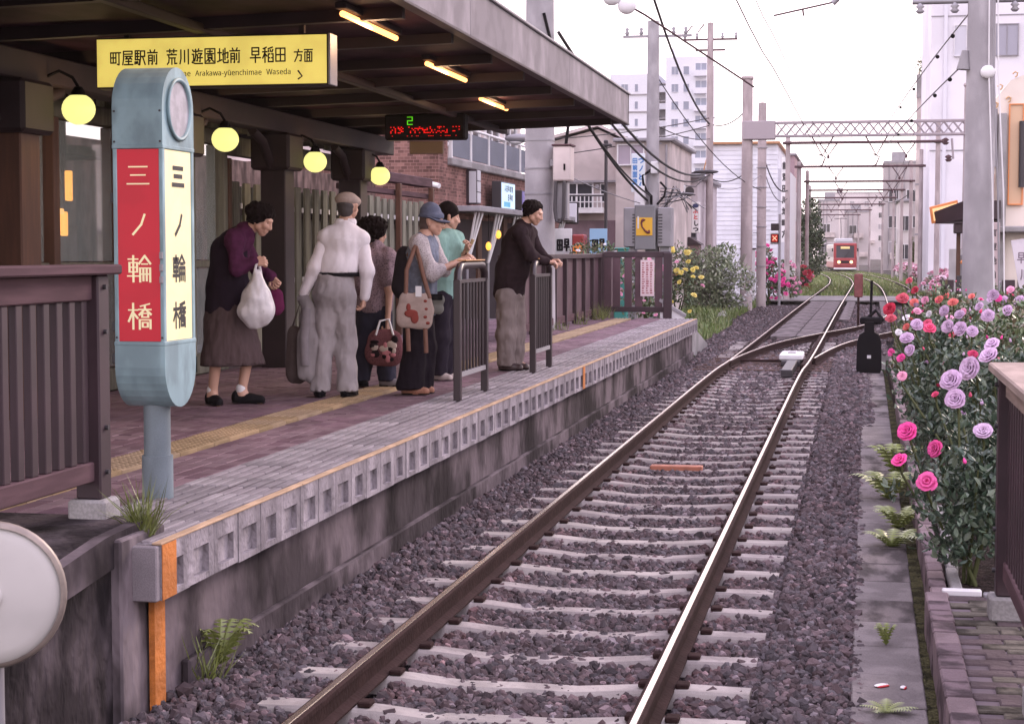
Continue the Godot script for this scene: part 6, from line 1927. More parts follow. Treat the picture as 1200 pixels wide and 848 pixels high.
	leaf_cloud(gray, "leaves", [[V(-.3, 1.15, 0), V(1.0, .95, .9)], [V(.5, 1.0, .3), V(.8, .8, .7)], [V(-.8, .7, .4), V(.7, .6, .6)], [V(.1, .45, .4), V(1.0, .45, .7)], [V(.2, 1.9, -.1), V(.5, .35, .4)]], 5200, .13, .3, gcol)
	for k in 14:
		var a := rf(0, TAU)
		put("stem", tb([V(rf(-.4, .5), 0, rf(0, .6)), V(cos(a) * .6, 1.0, .3 + sin(a) * .4), V(cos(a) * 1.0, 1.9, sin(a) * .6)], [.03, .02, .008], 5), K.woodgrey, gray)
	var xs := []; var cs := []
	for k in 240:
		var d := Vector3(rng.randfn(), rng.randfn(), absf(rng.randfn())).normalized()
		var s := rf(.025, .05)
		xs.append(Transform3D(Basis.from_euler(V(rf(0, 1), rf(0, TAU), 0)).scaled_local(V(s, s, s)), V(.7, .85, .3) + d * V(.65, .7, .7)))
		cs.append(Color(.7, .7, .72))
	many("white_flowers", bloom_meshes[2].duplicate(), K.petal, xs, cs, gray)
	var spec := [
		["yellow_rose_bush", "yellow flowering rose bush behind the lattice gate", V(-5.0, -.1, -50), [[V(0, 1.5, 0), V(.55, .7, .5)], [V(.25, .9, .2), V(.5, .7, .5)], [V(-.3, .8, 0), V(.5, .8, .5)]], 1500, .12, mid, "yellow", 34, .085],
		["magenta_rose_bush", "tall magenta rose bush by the white boundary panel", V(-3.25, -.1, -67), [[V(-.2, 1.5, 0), V(.35, .75, .35)], [V(.1, .9, .1), V(.5, .8, .4)], [V(.35, .6, .2), V(.4, .5, .4)]], 1300, .13, mid, "magenta", 60, .085],
		["pink_rose_bush", "pink and white rose bush right of the magenta one", V(-2.75, -.1, -70.5), [[V(0, .9, 0), V(.4, .75, .4)], [V(.2, .5, .2), V(.4, .45, .4)]], 900, .13, mid, "pink", 44, .075],
		["red_rose_bush", "small red rose bush beneath the dark tree", V(-2.85, -.1, -95), [[V(0, .55, 0), V(.55, .6, .5)]], 700, .16, mid, "red", 26, .12],
		["garden_shrub", "small shrub with white blooms behind the panel fence", V(-5.9, .2, -40), [[V(0, 1.45, 0), V(.7, .5, .5)], [V(.6, 1.3, 0), V(.5, .4, .4)]], 900, .1, mid, "white", 26, .05],
		["garden_shrub", "low shrub with pink blooms behind the lattice gate", V(-4.55, .2, -38.5), [[V(0, .7, 0), V(.6, .8, .4)]], 800, .1, mid, "pink", 24, .05]]
	for q in spec:
		var n := thing(q[0], q[1], "bush", q[2])
		leaf_cloud(n, "leaves", q[3], q[4], q[5], .3, q[6])
		for k in 5: put("stem", tb([V(rf(-.1, .1), 0, 0), V(rf(-.25, .25), .7, rf(-.1, .1)), V(rf(-.4, .4), 1.3, rf(-.2, .2))], [.025, .018, .008], 5), K.stem, n)
		for k in q[8]:
			var b = q[3][rng.randi() % q[3].size()]
			var d := Vector3(rng.randfn(), rng.randfn() + .4, absf(rng.randfn()) + .3).normalized()
			var s: float = q[9] * rf(.7, 1.2)
			put("bloom", bloom_meshes[2], petal_mat(q[7] if rng.randf() < .85 else "pink"), n, Transform3D(Basis.from_euler(V(rf(.2, 1.2), rf(-.6, .6), rf(-.4, .4))).scaled_local(V(s, s, s)), b[0] + d * b[1] * 1.02))
	# dark tree and small trees down the line
	for q in [[-3.0, -112, 5.3, .95, "dense dark green tree leaning over the left side of the far track", [Color(.035, .06, .03), Color(.05, .08, .035), Color(.07, .1, .045)]], [3.6, -140, 3.2, .9, "loose yellow green tree on the right near the tram", [Color(.14, .16, .06), Color(.18, .19, .08)]], [-5.6, -135, 4.6, 1.0, "second dark tree behind the dense one on the left", [Color(.05, .08, .04), Color(.08, .1, .05)]], [6.0, -130, 2.6, .9, "small green tree above the white wall", [Color(.1, .14, .05), Color(.14, .17, .07)]]]:
		var n := thing("tree", q[4], "tree", V(q[0], -.1, q[1]))
		var h: float = q[2]; var r: float = q[3]
		put("trunk", tb([V(0, 0, 0), V(.08, h * .4, 0), V(-.05, h * .8, .1)], [.16, .11, .05], 8), K.darkwood, n)
		for k in 5:
			var a := rf(0, TAU)
			put("limb", tb([V(.05, h * .35, 0), V(cos(a) * r * .6, h * (.5 + k * .08), sin(a) * r * .6)], [.07, .03], 6), K.darkwood, n)
		leaf_cloud(n, "crown", [[V(0, h * .55, 0), V(r, h * .3, r)], [V(.1, h * .82, 0), V(r * .7, h * .2, r * .7)], [V(.2, h * .3, .2), V(r * 1.0, h * .25, r)], [V(r * .55, h * .5, .2), V(r * .5, h * .16, r * .5)], [V(-r * .5, h * .72, 0), V(r * .6, h * .15, r * .6)]], 3600, .2, .25, q[5])
	# grass
	var gg := [Color(.12, .19, .045), Color(.16, .22, .06), Color(.09, .15, .04), Color(.22, .23, .1)]
	var gv := thing("verge_grass", "long green grass on the verge left of the ballast", "grass")
	gv.set_meta("kind", "stuff")
	blades(gv, "blades", [-4.9, -3.3, -48.0, -34.5], 7000, .2, -.14, gg)
	blades(gv, "blades", [-5.5, -3.55, -69.0, -48.0], 9000, .26, -.14, gg)
	var gt := thing("track_grass", "short green grass between and beside the rails past the crossing", "grass")
	gt.set_meta("kind", "stuff")
	var xs3 := []; var cs3 := []
	for k in 26000:
		var z := rf(-165, -76.5)
		var t := (-z - 76.5) / 88.5
		var x := rf(-3.4, 4.0) - 4.0 * t * t * t
		var s := rf(.1, .22)
		var onrail := false
		for cl in [centre_a, centre_b]:
			for off in [-.67, .67]:
				if absf(x - track_x(cl, z) - off) < .16: onrail = true
		if onrail: continue
		xs3.append(Transform3D(Basis.from_euler(V(rf(-.5, .5), rf(0, TAU), rf(-.5, .5))).scaled_local(V(s * 2.2, s, s)), V(x, -.11, z)))
		var c: Color = gg[rng.randi() % 4]
		cs3.append(Color(c.r * 1.15, c.g * 1.1, c.b))
	many("blades", blade_mesh.duplicate(), K.leaf, xs3, cs3, gt)
	var kerb := thing("verge_stone", "pale fallen kerb stones lying in the verge grass", "stone", V(-3.75, -.12, -52))
	put("stone", bx(V(-.25, 0, -2.0), V(.0, .18, 2.0), .04), K.concrete, kerb, Transform3D(Basis(Vector3.UP, .06), Vector3()))
	put("stone", bx(V(-.2, 0, -8.0), V(.05, .2, -5.5), .04), K.concrete, kerb)
	# weeds
	tuft("grass_tuft", "green grass tuft growing in the corner of the platform end", V(-3.08, .6, -7.3), .045, .25, 160, false)
	tuft("grass_tuft", "dark weed hanging below the tuft at the platform corner", V(-3.06, .46, -7.2), .05, .12, 120, false)
	tuft("fern", "small fern at the foot of the platform wall", V(-2.97, -.12, -7.95), .2, .2, 9, true)
	tuft("grass_tuft", "wispy grass at the foot of the platform wall", V(-2.98, -.2, -7.75), .06, .3, 70, false)
	tuft("fern", "spreading fern on the slabs below the front rose", V(.24, -.1, -11.9), .26, .1, 9, true)
	tuft("fern", "bushy fern against the kerb in the moss", V(.3, -.1, -12.7), .24, .14, 10, true)
	tuft("fern", "pale fern on the slabs farther from the camera", V(.26, -.1, -14.2), .3, .2, 10, true)
	tuft("fern", "far green fern by the kerb near the lever stand", V(.34, -.1, -15.8), .28, .25, 10, true)
	tuft("sprout", "tiny green sprout between the two white petals", V(.16, -.1, -8.9), .08, .1, 8, true)
	tuft("fern", "low green weed at the bottom edge of the slabs", V(.14, -.1, -7.6), .14, .03, 7, true)
	for q in [[-26.5, .12], [-28.0, .2], [-30.2, .3], [-32.2, .35], [-33.0, .3]]:
		tuft("grass_tuft", "dry weed along the foot of the panel fence, %s" % ["by the second barrier", "left of its middle", "at its middle", "before the lattice gate", "at the lattice gate corner"][[-26.5, -28.0, -30.2, -32.2, -33.0].find(q[0])], V(-4.66, .59, q[0]), .12, q[1], 60, false)

# ---------- people: bones joined by a smooth minimum, meshed as surface nets ----------
# a bone: [a, b, radius a, radius b, flat axis or null, flat factor]
func nets(mb: MB, bones: Array, cell: float, k: float, wob := 0.0, planes := [], wobf := V(9, 3, 9), cutters := []) -> void:
	var lo := Vector3.INF; var hi := -Vector3.INF
	for b in bones:
		for e in 2:
			var r: float = b[2 + e] + k * .5 + cell * 2.0
			lo = lo.min(b[e] - Vector3.ONE * r); hi = hi.max(b[e] + Vector3.ONE * r)
	var nx := int((hi.x - lo.x) / cell) + 2; var ny := int((hi.y - lo.y) / cell) + 2; var nz := int((hi.z - lo.z) / cell) + 2
	var f := PackedFloat32Array()
	f.resize(nx * ny * nz); f.fill(1.0)
	for b in bones:
		var a: Vector3 = b[0]; var ab: Vector3 = b[1] - a
		var ra: float = b[2]; var rb: float = b[3]
		var l2 := maxf(ab.length_squared(), 1e-8)
		var rm := maxf(ra, rb) + k + cell * 2.0
		var p0: Vector3 = (a.min(b[1]) - Vector3.ONE * rm - lo) / cell
		var p1: Vector3 = (a.max(b[1]) + Vector3.ONE * rm - lo) / cell
		var flat: bool = b.size() > 4 and b[4] != null
		var w := Vector3.ZERO; var s := 1.0
		if flat:
			w = b[4]; s = 1.0 / b[5] - 1.0
		for z in range(maxi(0, int(p0.z)), mini(nz - 1, int(p1.z) + 1) + 1):
			for y in range(maxi(0, int(p0.y)), mini(ny - 1, int(p1.y) + 1) + 1):
				var row := (z * ny + y) * nx
				for x in range(maxi(0, int(p0.x)), mini(nx - 1, int(p1.x) + 1) + 1):
					var q := lo + V(x, y, z) * cell - a
					var t := clampf(q.dot(ab) / l2, 0.0, 1.0)
					var v := q - ab * t
					if flat: v += w * (v.dot(w) * s)
					var d := v.length() - ra - (rb - ra) * t
					if d > k + cell * 7.0: continue
					var g := f[row + x]
					var h := k - absf(g - d)
					f[row + x] = minf(g, d) - (h * h * .25 / k if h > 0.0 else 0.0)
	if wob > 0.0 or planes.size() or cutters.size():
		var ns := FastNoiseLite.new(); ns.seed = rng.randi() % 999; ns.frequency = 1.0; ns.fractal_octaves = 2
		for z in nz:
			for y in ny:
				var row := (z * ny + y) * nx
				for x in nx:
					var g := f[row + x]
					if g > cell * 7.0: continue
					var p := lo + V(x, y, z) * cell
					if wob > 0.0: g += wob * ns.get_noise_3dv(p * wobf)
					for pl in planes: g = maxf(g, (p - pl[0]).dot(pl[1]) + (ns.get_noise_3dv(p * (30.0 if cell < .0125 else 9.0)) * (.014 if cell < .0125 else .006) if wob > 0.0 else 0.0))
					for cu in cutters: g = maxf(g, cu[1] - ((p - cu[0]) / cu[2]).length() * cu[1])
					f[row + x] = g
	var ids := {}
	var off := [0, 1, nx, nx + 1, nx * ny, nx * ny + 1, nx * ny + nx, nx * ny + nx + 1]
	var edges := [[0, 1], [0, 2], [0, 4], [1, 3], [1, 5], [2, 3], [2, 6], [4, 5], [4, 6], [3, 7], [5, 7], [6, 7]]
	for z in nz - 1:
		for y in ny - 1:
			var row := (z * ny + y) * nx
			for x in nx - 1:
				var c := row + x
				var f0 := f[c]
				if f0 > cell * 6.0 or f0 < -cell * 6.0: continue
				var mask := 0
				for j in 8:
					if f[c + off[j]] < 0.0: mask |= 1 << j
				if mask == 0 or mask == 255: continue
				var sum := Vector3(); var n := 0
				for e in edges:
					var i0: int = e[0]; var i1: int = e[1]
					if ((mask >> i0) & 1) == ((mask >> i1) & 1): continue
					var a := f[c + off[i0]]; var b := f[c + off[i1]]
					var t := a / (a - b)
					var va := V(i0 & 1, (i0 >> 1) & 1, i0 >> 2); var vb := V(i1 & 1, (i1 >> 1) & 1, i1 >> 2)
					sum += va.lerp(vb, t); n += 1
				var g := V(f[c + 1] - f0 + f[c + off[3]] - f[c + off[2]] + f[c + off[5]] - f[c + off[4]], f[c + off[2]] - f0 + f[c + off[3]] - f[c + 1] + f[c + off[6]] - f[c + off[4]], f[c + off[4]] - f0 + f[c + off[5]] - f[c + 1] + f[c + off[6]] - f[c + off[2]])
				ids[c] = mb.vert(lo + (V(x, y, z) + sum / n) * cell, g.normalized())
	var steps := [1, nx, nx * ny]
	for c in ids:
		for ax in 3:
			var u: int = steps[(ax + 1) % 3]; var w: int = steps[(ax + 2) % 3]
			var s0 := f[c] < 0.0; var s1: bool = f[c + steps[ax]] < 0.0
			if s0 == s1: continue
			if not (ids.has(c - u) and ids.has(c - w) and ids.has(c - u - w)): continue
			var q := [ids[c], ids[c - u], ids[c - u - w], ids[c - w]]
			if s0: mb.i.append_array(PackedInt32Array([q[0], q[2], q[1], q[0], q[3], q[2]]))
			else: mb.i.append_array(PackedInt32Array([q[0], q[1], q[2], q[0], q[2], q[3]]))

# head in its own frame: origin at the skull's centre, +z the face, +y up; xf puts it in place
func head_bones(xf: Transform3D) -> Array:
	var o := []
	for q in [
		[V(0, .015, -.012), V(0, .02, .0), .086, .083], [V(0, -.03, .02), V(0, -.035, .04), .066, .056],
		[V(0, -.085, .06), V(0, -.08, .05), .026, .034], [V(-.04, -.05, .02), V(0, -.09, .055), .036, .026], [V(.04, -.05, .02), V(0, -.09, .055), .036, .026],
		[V(0, .02, .088), V(0, -.03, .107), .010, .0145], [V(-.012, -.036, .096), V(.012, -.036, .096), .011, .011],
		[V(-.034, .026, .077), V(.034, .026, .077), .014, .014], [V(-.038, -.02, .066), V(-.03, -.025, .07), .026, .024], [V(.038, -.02, .066), V(.03, -.025, .07), .026, .024],
		[V(-.02, -.06, .083), V(.02, -.06, .083), .009, .009], [V(-.016, -.07, .082), V(.016, -.07, .082), .009, .009],
		[V(-.084, .012, -.01), V(-.08, -.028, -.005), .018, .012], [V(.084, .012, -.01), V(.08, -.028, -.005), .018, .012]]:
		o.append([xf * q[0], xf * q[1], q[2], q[3]])
	return o

# hand: wrist at origin, fingers along +y, palm faces +z, thumb on side s (+1 = +x); curl 0..1.6
func hand_bones(xf: Transform3D, s: float, curl: float, sc := 1.0) -> Array:
	var o := []
	var add := func(a: Vector3, b: Vector3, ra: float, rb: float): o.append([xf * (a * sc), xf * (b * sc), ra * sc, rb * sc])
	add.call(V(0, -.03, 0), V(0, .01, 0), .027, .025)
	for k in 4: add.call(V((k - 1.5) * .009 * s, .005, 0), V((k - 1.5) * .02 * s, .085, 0), .016, .0125)
	var lens := [.062, .074, .08, .072]
	for k in 4:
		var base := V((k - 1.5) * .021 * s, .085 + (.006 if k in [1, 2] else 0.0), 0)
		var a := .15 + curl * .75 + .06 * k
		var p := base
		var seg := [.5, .3, .24]
		var ang := 0.0
		for j in 3:
			ang += a if j == 0 else a * .8
			var q: Vector3 = p + V((k - 1.5) * .03 * s, cos(ang), sin(ang)).normalized() * lens[k] * seg[j]
			add.call(p, q, .0095 - j * .001, .0088 - j * .001)
			p = q
	var t0 := V(.022 * s, .02, .006); var t1 := V(.047 * s, .052, .014 + curl * .012); var t2 := V(.05 * s - curl * .012 * s, .085, .022 + curl * .024)
	add.call(t0, t1, .014, .0115); add.call(t1, t2, .0105, .009)
	return o

var skin_mats := []
func folds(nm: String, col: Color, t = null, s = 6.0) -> StandardMaterial3D:
	var m := M(nm, col, .9, 0, t if t else T.soft, s, T.grain, 12.0)
	m.metallic_specular = .2
	return m

func aim(dir: Vector3, face: Vector3) -> Basis:   # +y along dir, +z towards face
	var y := dir.normalized()
	var x := y.cross(face).normalized()
	return Basis(x, y, x.cross(y).normalized())

# a person in a frame whose +z looks at the camera and +x is screen right; d gives the joints in metres
func person(called: String, label: String, at: Vector3, d: Dictionary) -> Node3D:
	var p := thing(called, label, "person", at, atan2(-at.x, -at.z))
	var skin: Material = d.get("skin", K.skin)
	var hx := Transform3D(Basis.from_euler(d.head_turn), d.head)
	var J: Dictionary = d.J
	# whole body, one surface
	var body := []
	body.append([J.neck, d.head + hx.basis * V(0, -.05, -.015), .052, .048])
	body.append([J.chest, J.neck, .085, .055])
	body.append([J.belly, J.chest, .1, .1])
	body.append([J.hip, J.belly, .1, .1])
	for s in ["l", "r"]:
		body.append([J.neck + V(0, -.06, 0), J["sh" + s], .06, .05])
		body.append([J["sh" + s], J["el" + s], .045, .037]); body.append([J["el" + s], J["wr" + s], .036, .026])
		body.append([J["hp" + s], J["kn" + s], .06, .05]); body.append([J["kn" + s], J["an" + s], .052, .036])
		body.append([J["an" + s], J["to" + s], .036, .026])
	var m := MB.new()
	nets(m, body, .016, .05)
	nets(m, head_bones(hx), .0062, .014)
	for s in ["l", "r"]:
		var h: Dictionary = d["hand" + s]
		nets(m, hand_bones(Transform3D(aim(h.dir, h.palm), J["wr" + s]), h.get("side", 1.0), h.get("curl", .6)), .0052, .007)
	put("body", m, skin, p)
	var ey := MB.new()
	for s in [-1, 1]: ey.ball(hx * V(s * .032, .006, .079), V(.012, .006, .006), 8, 6, hx.basis)
	put("eyes", ey, K.black, p)
	var lips := MB.new(); lips.ball(hx * V(0, -.064, .0905), V(.021, .005, .004), 8, 5, hx.basis)
	put("lips", lips, M("lips", L(.36, .14, .12), .5), p)
	for g in d.garments:
		var gm := MB.new()
		if g[0] in ["blouse", "shirt", "lace_sleeves"]:
			for s in ["l", "r"]: g[1].append([J.neck + V(0, -.06, 0), J["sh" + s], .07, .066])
		nets(gm, g[1], g[3] if g.size() > 3 else .017, g[4] if g.size() > 4 else .045, g[5] if g.size() > 5 else .012, g[6] if g.size() > 6 else [], V(26, 16, 26) if "hair" in g[0] else V(10, 4.5, 10), g[7] if g.size() > 7 else [])
		if g.size() > 8: nets(gm, g[8], g[3], g[4], g[5], [], V(10, 4.5, 10))
		put(g[0], gm, g[2], p)
	return p

func shoe(p: Node3D, an: Vector3, to: Vector3, m: Material, r := .045) -> void:
	var b := MB.new()
	var h := V(an.x, r * .75, an.z); var t := V(to.x, r * .62, to.z)
	var bk := h - (t - h).normalized() * .035
	nets(b, [[bk, h.lerp(t, .5), r * .95, r * .95], [h.lerp(t, .4), t, r * .95, r * .78], [bk + V(0, .03, 0), h + V(0, .035, 0), r * .85, r * .8]], .009, .02, 0.0, [[V(0, .004, 0), V(0, -1, 0)]])
	put("shoe", b, m, p)
	var s := MB.new()
	nets(s, [[V(bk.x, .012, bk.z), V(t.x, .012, t.z), r, r * .92, Vector3.UP, .3]], .009, .01, 0.0, [[V(0, .001, 0), V(0, -1, 0)], [V(0, .014, 0), V(0, 1, 0)]])
	put("shoe_sole", s, K.black, p)

func hair_cap(hx: Transform3D, r: float, longer: float, puff := 0.0) -> Array:   # bones of a head of hair, open at the face
	var o := [[hx * V(0, .04, -.025), hx * V(0, .035, -.01), r, r], [hx * V(-.045, .015, -.04), hx * V(.045, .015, -.04), r * .72, r * .72], [hx * V(0, -.01, -.05), hx * V(0, -.04, -.055), r * .7, r * .5]]
	if longer > 0.0: o.append([hx * V(0, -.02, -.05), hx * V(0, -.03 - longer, -.045), r * .8, r * .62])
	if puff > 0.0:
		for k in 7:
			var a := TAU * k / 7.0
			o.append([hx * V(cos(a) * .06, .045 + .02 * sin(a * 2.0), -.03 + sin(a) * .055), hx * V(cos(a) * .065, .05, -.03 + sin(a) * .06), .04 + puff, .04 + puff])
	return o

func hd(turn: Vector3, at: Vector3) -> Transform3D: return Transform3D(Basis.from_euler(turn), at)

func build_people() -> void:
	var hairm := M("dark hair", L(.011, .007, .007), .85, 0, T.grain, V(30, 4, 30))

	# 1. stooping woman in purple with a white carrier bag
	var sc := .00712   # metres per photo pixel at her distance
	var P := func(x: float, y: float, z: float) -> Vector3: return V((x - 255.0) * sc, (474.0 - y) * sc, z)
	var J := {"neck": P.call(271, 276, .03), "chest": P.call(257, 300, -.02), "belly": P.call(252, 340, -.02), "hip": P.call(250, 365, -.02),
		"shl": P.call(259, 284, .15), "ell": P.call(262, 318, .2), "wrl": P.call(281, 311, .2), "shr": P.call(268, 284, -.16), "elr": P.call(286, 318, -.2), "wrr": P.call(302, 328, -.12),
		"hpl": P.call(243, 372, .08), "knl": P.call(238, 418, .1), "anl": P.call(233, 464, .06), "tol": P.call(240, 472, .16),
		"hpr": P.call(258, 372, -.08), "knr": P.call(274, 418, -.06), "anr": P.call(266, 464, -.04), "tor": P.call(288, 472, .0)}
	var ht := V(.45, 1.15, 0)
	var hp: Vector3 = P.call(290, 262, .05)
	var hx := hd(ht, hp)
	var purple := folds("plum knitted sleeves", L(.085, .022, .06), T.blotch, 8.0)
	var vest := folds("dark vest", L(.02, .013, .022))
	var skirt := folds("brown grey skirt", L(.1, .07, .072), T.blotch, V(14, 2, 14))
	var p := person("person", "person in a plum top, dark vest and skirt stooping over a white bag", V(-5.05, .595, -13.85), {"head": hp, "head_turn": ht, "J": J,
		"handl": {"dir": V(1, .15, .1), "palm": V(0, -.3, -1), "curl": 1.3, "side": 1.0}, "handr": {"dir": V(.6, -.8, .2), "palm": V(-.5, 0, .8), "curl": 1.3},
		"garments": [
			["hair", hair_cap(hx, .092, .0, .022), hairm, .009, .03, .022, [[hx * V(0, 0, .045), hx.basis * V(0, -.55, .84)]]],
			["blouse", [[J.chest, J.neck + V(.01, .01, 0), .13, .08], [J.shl, J.ell, .064, .058], [J.ell, J.wrl, .056, .045], [J.shr, J.elr, .064, .058], [J.elr, J.wrr, .056, .045], [J.shl, J.shr, .07, .07], [J.belly, J.chest, .13, .13]], purple, .016, .05, .014],
			["vest", [[J.chest + V(-.02, 0, 0), J.neck + V(-.05, -.04, 0), .155, .09], [J.belly, J.chest + V(-.02, 0, 0), .17, .15], [J.hip + V(0, .0, 0), J.belly, .18, .165], [J.shl + V(-.03, 0, -.02), J.shr + V(-.03, 0, .02), .075, .075]], vest, .017, .05, .012, [[J.hip + V(0, -.06, 0), V(0, -1, 0)]]],
			["skirt", [[J.hip + V(0, .05, 0), P.call(257, 450, 0), .175, .25, V(0, 0, 1), .97], [P.call(246, 380, .05), P.call(238, 445, .1), .13, .15], [P.call(262, 380, -.04), P.call(276, 445, -.02), .13, .15]], skirt, .018, .06, .016, [[P.call(255, 429, 0), V(0, -1, 0)]]],
			["sock", [[J.anl + V(0, .05, 0), J.anl - V(0, .01, 0), .045, .042], [J.anr + V(0, .05, 0), J.anr - V(0, .01, 0), .045, .042]], K.white, .01, .02, .0]]})
	shoe(p, J.anl, J.tol, K.black, .05); shoe(p, J.anr, J.tor, K.black, .05)
	var bagm := M("white plastic film", L(.66, .64, .66), .35, 0, T.soft, 8.0)
	bagm.backlight_enabled = true; bagm.backlight = Color(.3, .3, .3)
	var bag := thing("carrier_bag", "white plastic carrier bag hanging from the stooping person's hand", "bag", p.position, p.rotation.y)
	var bm := MB.new()
	nets(bm, [[P.call(283, 368, .24), P.call(284, 352, .23), .125, .12, V(0, 0, 1), .6], [P.call(284, 352, .23), P.call(285, 322, .21), .11, .03], [P.call(272, 366, .24), P.call(294, 366, .24), .075, .075]], .012, .05, .014)
	put("sack", bm, bagm, bag)
	put("handle", tb([P.call(278, 340, .22), P.call(284, 313, .23), P.call(287, 310, .2), P.call(292, 340, .22)], .012, 6), bagm, bag)
	var mb2 := thing("handbag", "small plum cloth handbag hanging on the stooping person's far arm", "bag", p.position, p.rotation.y)
	var b2 := MB.new()
	nets(b2, [[P.call(306, 350, -.1), P.call(306, 362, -.1), .07, .08, V(0, 0, 1), .5]], .012, .03, .01)
	put("sack", b2, folds("plum cloth", L(.13, .02, .07)), mb2)
	put("strap", tb([P.call(303, 343, -.1), P.call(302, 322, -.13), P.call(308, 343, -.1)], .012, 6), folds("plum cloth strap", L(.13, .02, .07)), mb2)

	# 2. man in a white shirt and cap, from behind
	sc = .00749
	P = func(x: float, y: float, z: float) -> Vector3: return V((x - 392.0) * sc, (467.0 - y) * sc, z)
	J = {"neck": P.call(405, 267, -.02), "chest": P.call(402, 290, -.01), "belly": P.call(396, 318, 0), "hip": P.call(392, 345, 0),
		"shl": P.call(384, 284, 0), "ell": P.call(370, 318, .03), "wrl": P.call(357, 348, -.02), "shr": P.call(422, 286, 0), "elr": P.call(430, 322, .02), "wrr": P.call(427, 352, -.03),
		"hpl": P.call(384, 350, 0), "knl": P.call(379, 408, -.02), "anl": P.call(375, 459, .02), "tol": P.call(373, 464, -.13),
		"hpr": P.call(401, 350, 0), "knr": P.call(405, 408, -.03), "anr": P.call(406, 459, .03), "tor": P.call(414, 464, -.1)}
	ht = V(.1, PI - .5, 0)
	hp = P.call(408, 249, -.03)
	hx = hd(ht, hp)
	var shirt := folds("white cotton shirt", L(.86, .81, .85), T.soft, 2.0)
	var slacks := folds("grey slacks", L(.36, .33, .34), T.soft, 3.0)
	p = person("person", "person seen from behind in a white shirt, grey slacks and beige flat cap", V(-4.43, .595, -14.73), {"head": hp, "head_turn": ht, "J": J,
		"handl": {"dir": V(-.1, -1, 0), "palm": V(1, 0, -.2), "curl": 1.0, "side": -1.0}, "handr": {"dir": V(-.15, -1, -.1), "palm": V(-1, 0, -.3), "curl": .7, "side": 1.0},
		"garments": [
			["hair", [[hx * V(0, .0, -.035), hx * V(0, -.03, -.04), .08, .068]], M("grey hair", L(.06, .05, .05), .7, 0, T.grain, V(30, 4, 30)), .011, .02, .004, [[hx * V(0, 0, .03), hx.basis * V(0, 0, 1)]]],
			["flat_cap", [[hx * V(0, .062, -.02), hx * V(0, .055, .035), .105, .095, hx.basis.y, .62], [hx * V(0, .05, .07), hx * V(0, .04, .12), .06, .045, hx.basis.y, .3]], folds("beige cap", L(.46, .37, .33), T.soft, 20.0), .009, .03, .003],
			["shirt", [[J.chest + V(0, .02, 0), J.neck + V(0, -.01, 0), .15, .062], [J.belly, J.chest, .165, .165, V(0, 0, 1), .75], [J.belly + V(0, -.06, 0), J.belly, .165, .17, V(0, 0, 1), .78], [J.shl, J.shr, .08, .08]], shirt, .016, .05, .008, [[J.belly + V(0, -.055, 0), V(0, -1, 0)]], [], [[J.shl, J.ell, .066, .06], [J.ell, J.wrl, .06, .046], [J.shr, J.elr, .066, .06], [J.elr, J.wrr, .06, .046]]],
			["collar", [[J.neck + V(-.03, 0, 0), J.neck + V(.03, .005, 0), .066, .066]], shirt, .011, .02, .002, [[J.neck + V(0, .035, 0), V(0, 1, 0)], [J.neck + V(0, -.02, 0), V(0, -1, 0)]]],
			["belt", [[J.belly + V(-.02, -.06, 0), J.belly + V(.02, -.06, 0), .168, .168, V(0, 0, 1), .78]], K.black, .011, .01, .0, [[J.belly + V(0, -.045, 0), V(0, 1, 0)], [J.belly + V(0, -.08, 0), V(0, -1, 0)]]],
			["trousers", [[J.hip + V(0, .1, 0), J.hip, .165, .18, V(0, 0, 1), .8], [J.hpl + V(0, -.02, 0), J.knl, .115, .09], [J.knl, J.anl + V(0, -.01, 0), .09, .088], [J.hpr + V(0, -.02, 0), J.knr, .115, .09], [J.knr, J.anr + V(0, -.01, 0), .09, .09], [J.hpl + V(.0, .02, .05), J.hpr + V(0, .02, .05), .11, .11]], slacks, .016, .04, .016, [[J.hip + V(0, .155, 0), V(0, 1, 0)], [V(0, .045, 0), V(0, -1, 0)]]]]})
	shoe(p, J.anl, J.tol, K.black, .05); shoe(p, J.anr, J.tor, K.black, .05)
	var coat := thing("folded_jacket", "grey jacket hanging down from the left hand of the person in the flat cap", "jacket", p.position, p.rotation.y)
	b2 = MB.new()
	nets(b2, [[P.call(358, 356, .02), P.call(362, 400, .03), .05, .09, V(0, 0, 1), .5], [P.call(362, 400, .03), P.call(363, 440, .03), .1, .095, V(0, 0, 1), .5], [P.call(357, 356, 0), P.call(368, 380, 0), .045, .07]], .014, .04, .03)
	put("cloth", b2, folds("grey jacket cloth", L(.3, .275, .285), T.soft, 3.0), coat)
	put("sleeve", tb([P.call(360, 365, .07), P.call(357, 400, .08), P.call(358, 430, .08)], [.04, .045, .04], 8), folds("grey jacket sleeve", L(.25, .225, .24)), coat)
	var bb := thing("shopping_bag", "dull brown shopping bag behind the grey jacket", "bag", p.position, p.rotation.y)
	b2 = MB.new()
	nets(b2, [[P.call(346, 395, -.1), P.call(348, 440, -.1), .07, .1, V(0, 0, 1), .6]], .014, .03, .012)
	put("sack", b2, folds("dull brown cloth", L(.11, .085, .085)), bb)
	put("strap", tb([P.call(342, 392, -.1), P.call(352, 360, -.08), P.call(352, 392, -.1)], .01, 6), folds("dull brown strap", L(.11, .085, .085)), bb)

	# 3. dark haired woman in a floral blouse
	sc = .00797
	P = func(x: float, y: float, z: float) -> Vector3: return V((x - 440.0) * sc, (453.0 - y) * sc, z)
